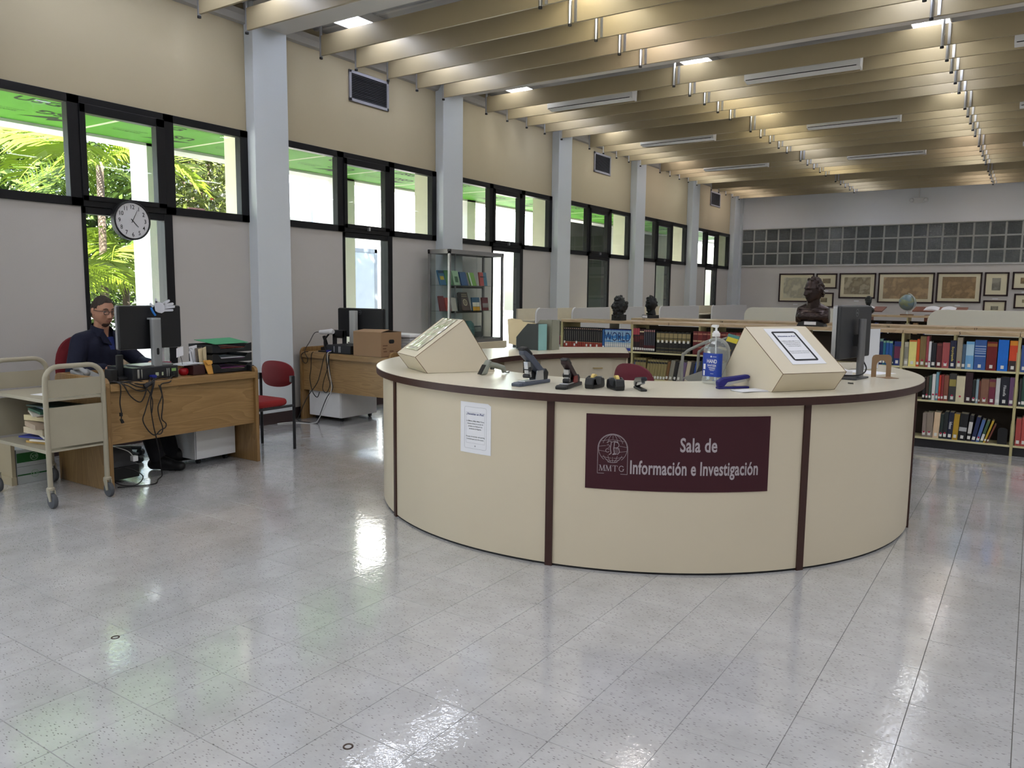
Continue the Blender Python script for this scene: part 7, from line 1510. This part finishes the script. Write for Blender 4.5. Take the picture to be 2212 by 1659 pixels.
# collar: open stand-up collar and shirt front
col = MB(); n = 16
ringp = []
for i in range(n + 1):
    a = math.radians(38 + (322 - 38) * i / n); r0, r1 = .078, .070; zf = 1.045 + .035 * (1 - math.cos(a)) / 2; zt = zf + .050 - .008 * math.cos(a)
    ringp.append(((-.005 + r0 * 1.05 * math.cos(a), r0 * 1.12 * math.sin(a), zf - .02), (.0 + r1 * 1.0 * math.cos(a), r1 * 1.02 * math.sin(a), zt)))
for i in range(n):
    a, b_ = ringp[i], ringp[i + 1]; col.quad(a[0], b_[0], b_[1], a[1]); col.quad(*[tuple(Vector(p) * 1.0 + Vector((p[0], p[1], 0)).normalized() * .006) for p in (a[1], b_[1], b_[0], a[0])])
for s in (-1, 1):
    col.prism([(.050, s * .052, 1.075), (.098, s * .020, .965), (.085, s * .085, .985), (.048, s * .082, 1.05)], (.008, 0, .004))
part('collar', col, M_NAVY, PB, world=False)
sh = MB(); sh.prism([(.062, -.045, 1.03), (.062, .045, 1.03), (.088, .022, .93), (.088, -.022, .93)], (.006, 0, 0)); part('shirt', sh, mat('blue shirt', (34, 48, 110), .8), PB, world=False)
tz = MB(); legs(tz, 1.10)
for s in (-1, 1): tz.cap(KN[s].lerp(AN[s], .5), AN[s] + Vector((.01, 0, -.01)), .066, .058)
tz.cap((-.06, -.08, .52), (-.06, .08, .52), .125, .125); o = part('trousers', tz, M_TROUS, PB, world=False); remesh(o, .011, 4)
for s in (-1, 1):
    b = MB(); d = (TO[s] - AN[s]); d.z = 0; d.normalize(); b.cap(AN[s] - d * .03 + Vector((0, 0, -.045)), AN[s] + d * .07 + Vector((0, 0, -.04)), .046, .046); b.cap(AN[s] + d * .06 + Vector((0, 0, -.047)), AN[s] + d * .20 + Vector((0, 0, -.052)), .046, .036); b.cap(AN[s] + Vector((0, 0, -.03)), AN[s] + Vector((0, 0, .02)), .056, .05); b.cap(AN[s] + d * .02 + Vector((0, 0, -.02)), AN[s] + d * .12 + Vector((0, 0, -.04)), .052, .042)
    o = part('shoe', b, mat('black shoe leather', (18, 18, 20), .45), PB, world=False); remesh(o, .009, 3)
# hair shell, beard, brows, eyes, mouth
def shell(cond, off, seed=0):
    mb = MB(); rn = random.Random(seed); keep = {}; 
    nu = 64
    for f in head.f:
        c = sum((Vector(head.v[i]) for i in f), Vector()) / 4
        if cond(c):
            ids = []
            for i in f:
                if i not in keep:
                    p = Vector(head.v[i]); nrm = Vector((p.x / .0096, p.y / .0061, p.z / .0156)).normalized(); keep[i] = len(mb.v); mb.v.append(tuple(p + nrm * off(p)))
                ids.append(keep[i])
            mb.f.append(tuple(ids)); mb.mi.append(0)
    mb.tf(HM); return mb
hl = lambda p: .062 - .02 * min(1, abs(p.y) / .05)
hair = shell(lambda c: (c.z > .080 - .026 * max(0, min(1, (abs(c.y) - .03) / .03)) and c.x > .03) or (c.x <= .03 and c.z > -.005 - .055 * max(0, min(1, (.0 - c.x) / .05)) and not (c.x > .012 and c.z < .03)), lambda p: .0035 + .0012 * math.sin(p.x * 160 + p.y * 90), 1)
o = part('hair', hair, mat('short brown hair', (54, 44, 38), .8, var=.3, vscale=60, bump=.5, bscale=200), PB, world=False, smooth=True)
sd = o.modifiers.new('solid', 'SOLIDIFY'); sd.thickness = .007; sd.offset = -1
beard = shell(lambda c: c.x > .035 and c.z < -.086 and abs(c.y) < .032, lambda p: .003, 2); part('beard', beard, mat('dark stubble', (70, 52, 44), .85, var=.3, vscale=80), PB, world=False, smooth=True)
for s in (-1, 1):
    b = MB(); b.tube([(.089, s * .014, .030), (.090, s * .03, .035), (.079, s * .048, .030)], [.0035, .0042, .002], 6); b.tf(HM); part('eyebrow', b, mat('brown brow', (60, 46, 40), .9), PB, world=False)
    b = MB(); b.sph((.0658, s * .031, .008), .0125, 12, 8); b.tf(HM); ey = part('eye', b, mat('shade darkened eye white', (176, 164, 156), .4), PB, world=False, smooth=True)  # eyeball colour darkened to carry the shadow of the socket
    b = MB(); b.sph((.0765, s * .031, .0075), (.0028, .0045, .0045), 10, 6); b.tf(HM); part('iris', b, mat('dark iris', (40, 30, 26), .3), PB, parent=ey, world=False, smooth=True)
b = MB(); b.tube([(.084, -.022, -.0665), (.0945, -.008, -.065), (.0955, 0, -.0658), (.0945, .008, -.065), (.084, .022, -.0665)], [.0015, .0034, .0036, .0034, .0015], 6); b.tf(HM); part('mouth', b, mat('lips', (150, 92, 82), .5), PB, world=False, smooth=True)
# glasses (worn thing)
gs = thing('eyeglasses', 'dark rimmed eyeglasses worn by the seated person', 'glasses', (-6.17, 3.37, 0), FZ)
M_RIM = mat('dark tortoise rim', (44, 30, 28), .35)
for s in (-1, 1):
    b = MB(); P_ = [(.099 - .10 * (abs(y) - .03) ** 1 * .35, y * s, z) for y, z in rrect(.012, .054, -.010, .020, .010, 4)]; b.tube(P_, .0022, 6, closed=True); b.tf(HM); part('rim', b, M_RIM, gs, world=False)
    b = MB(); b.prism([(.0985 - .035 * (y - .03), y * s, z) for y, z in rrect(.013, .053, -.009, .019, .009, 4)], (.0008, 0, 0)); b.tf(HM); part('lens', b, glass('lens glass', (.95, .96, .97), 1.0), gs, world=False)
    b = MB(); b.tube([(.090, s * .054, .014), (.06, s * .078, .014), (-.005, s * .084, .012), (-.025, s * .082, -.004)], .0024, 6); b.tf(HM); part('temple_arm', b, M_RIM, gs, world=False)
b = MB(); b.tube([(.1035, -.012, .010), (.107, 0, .014), (.1035, .012, .010)], .002, 6); b.tf(HM); part('bridge', b, M_RIM, gs, world=False)
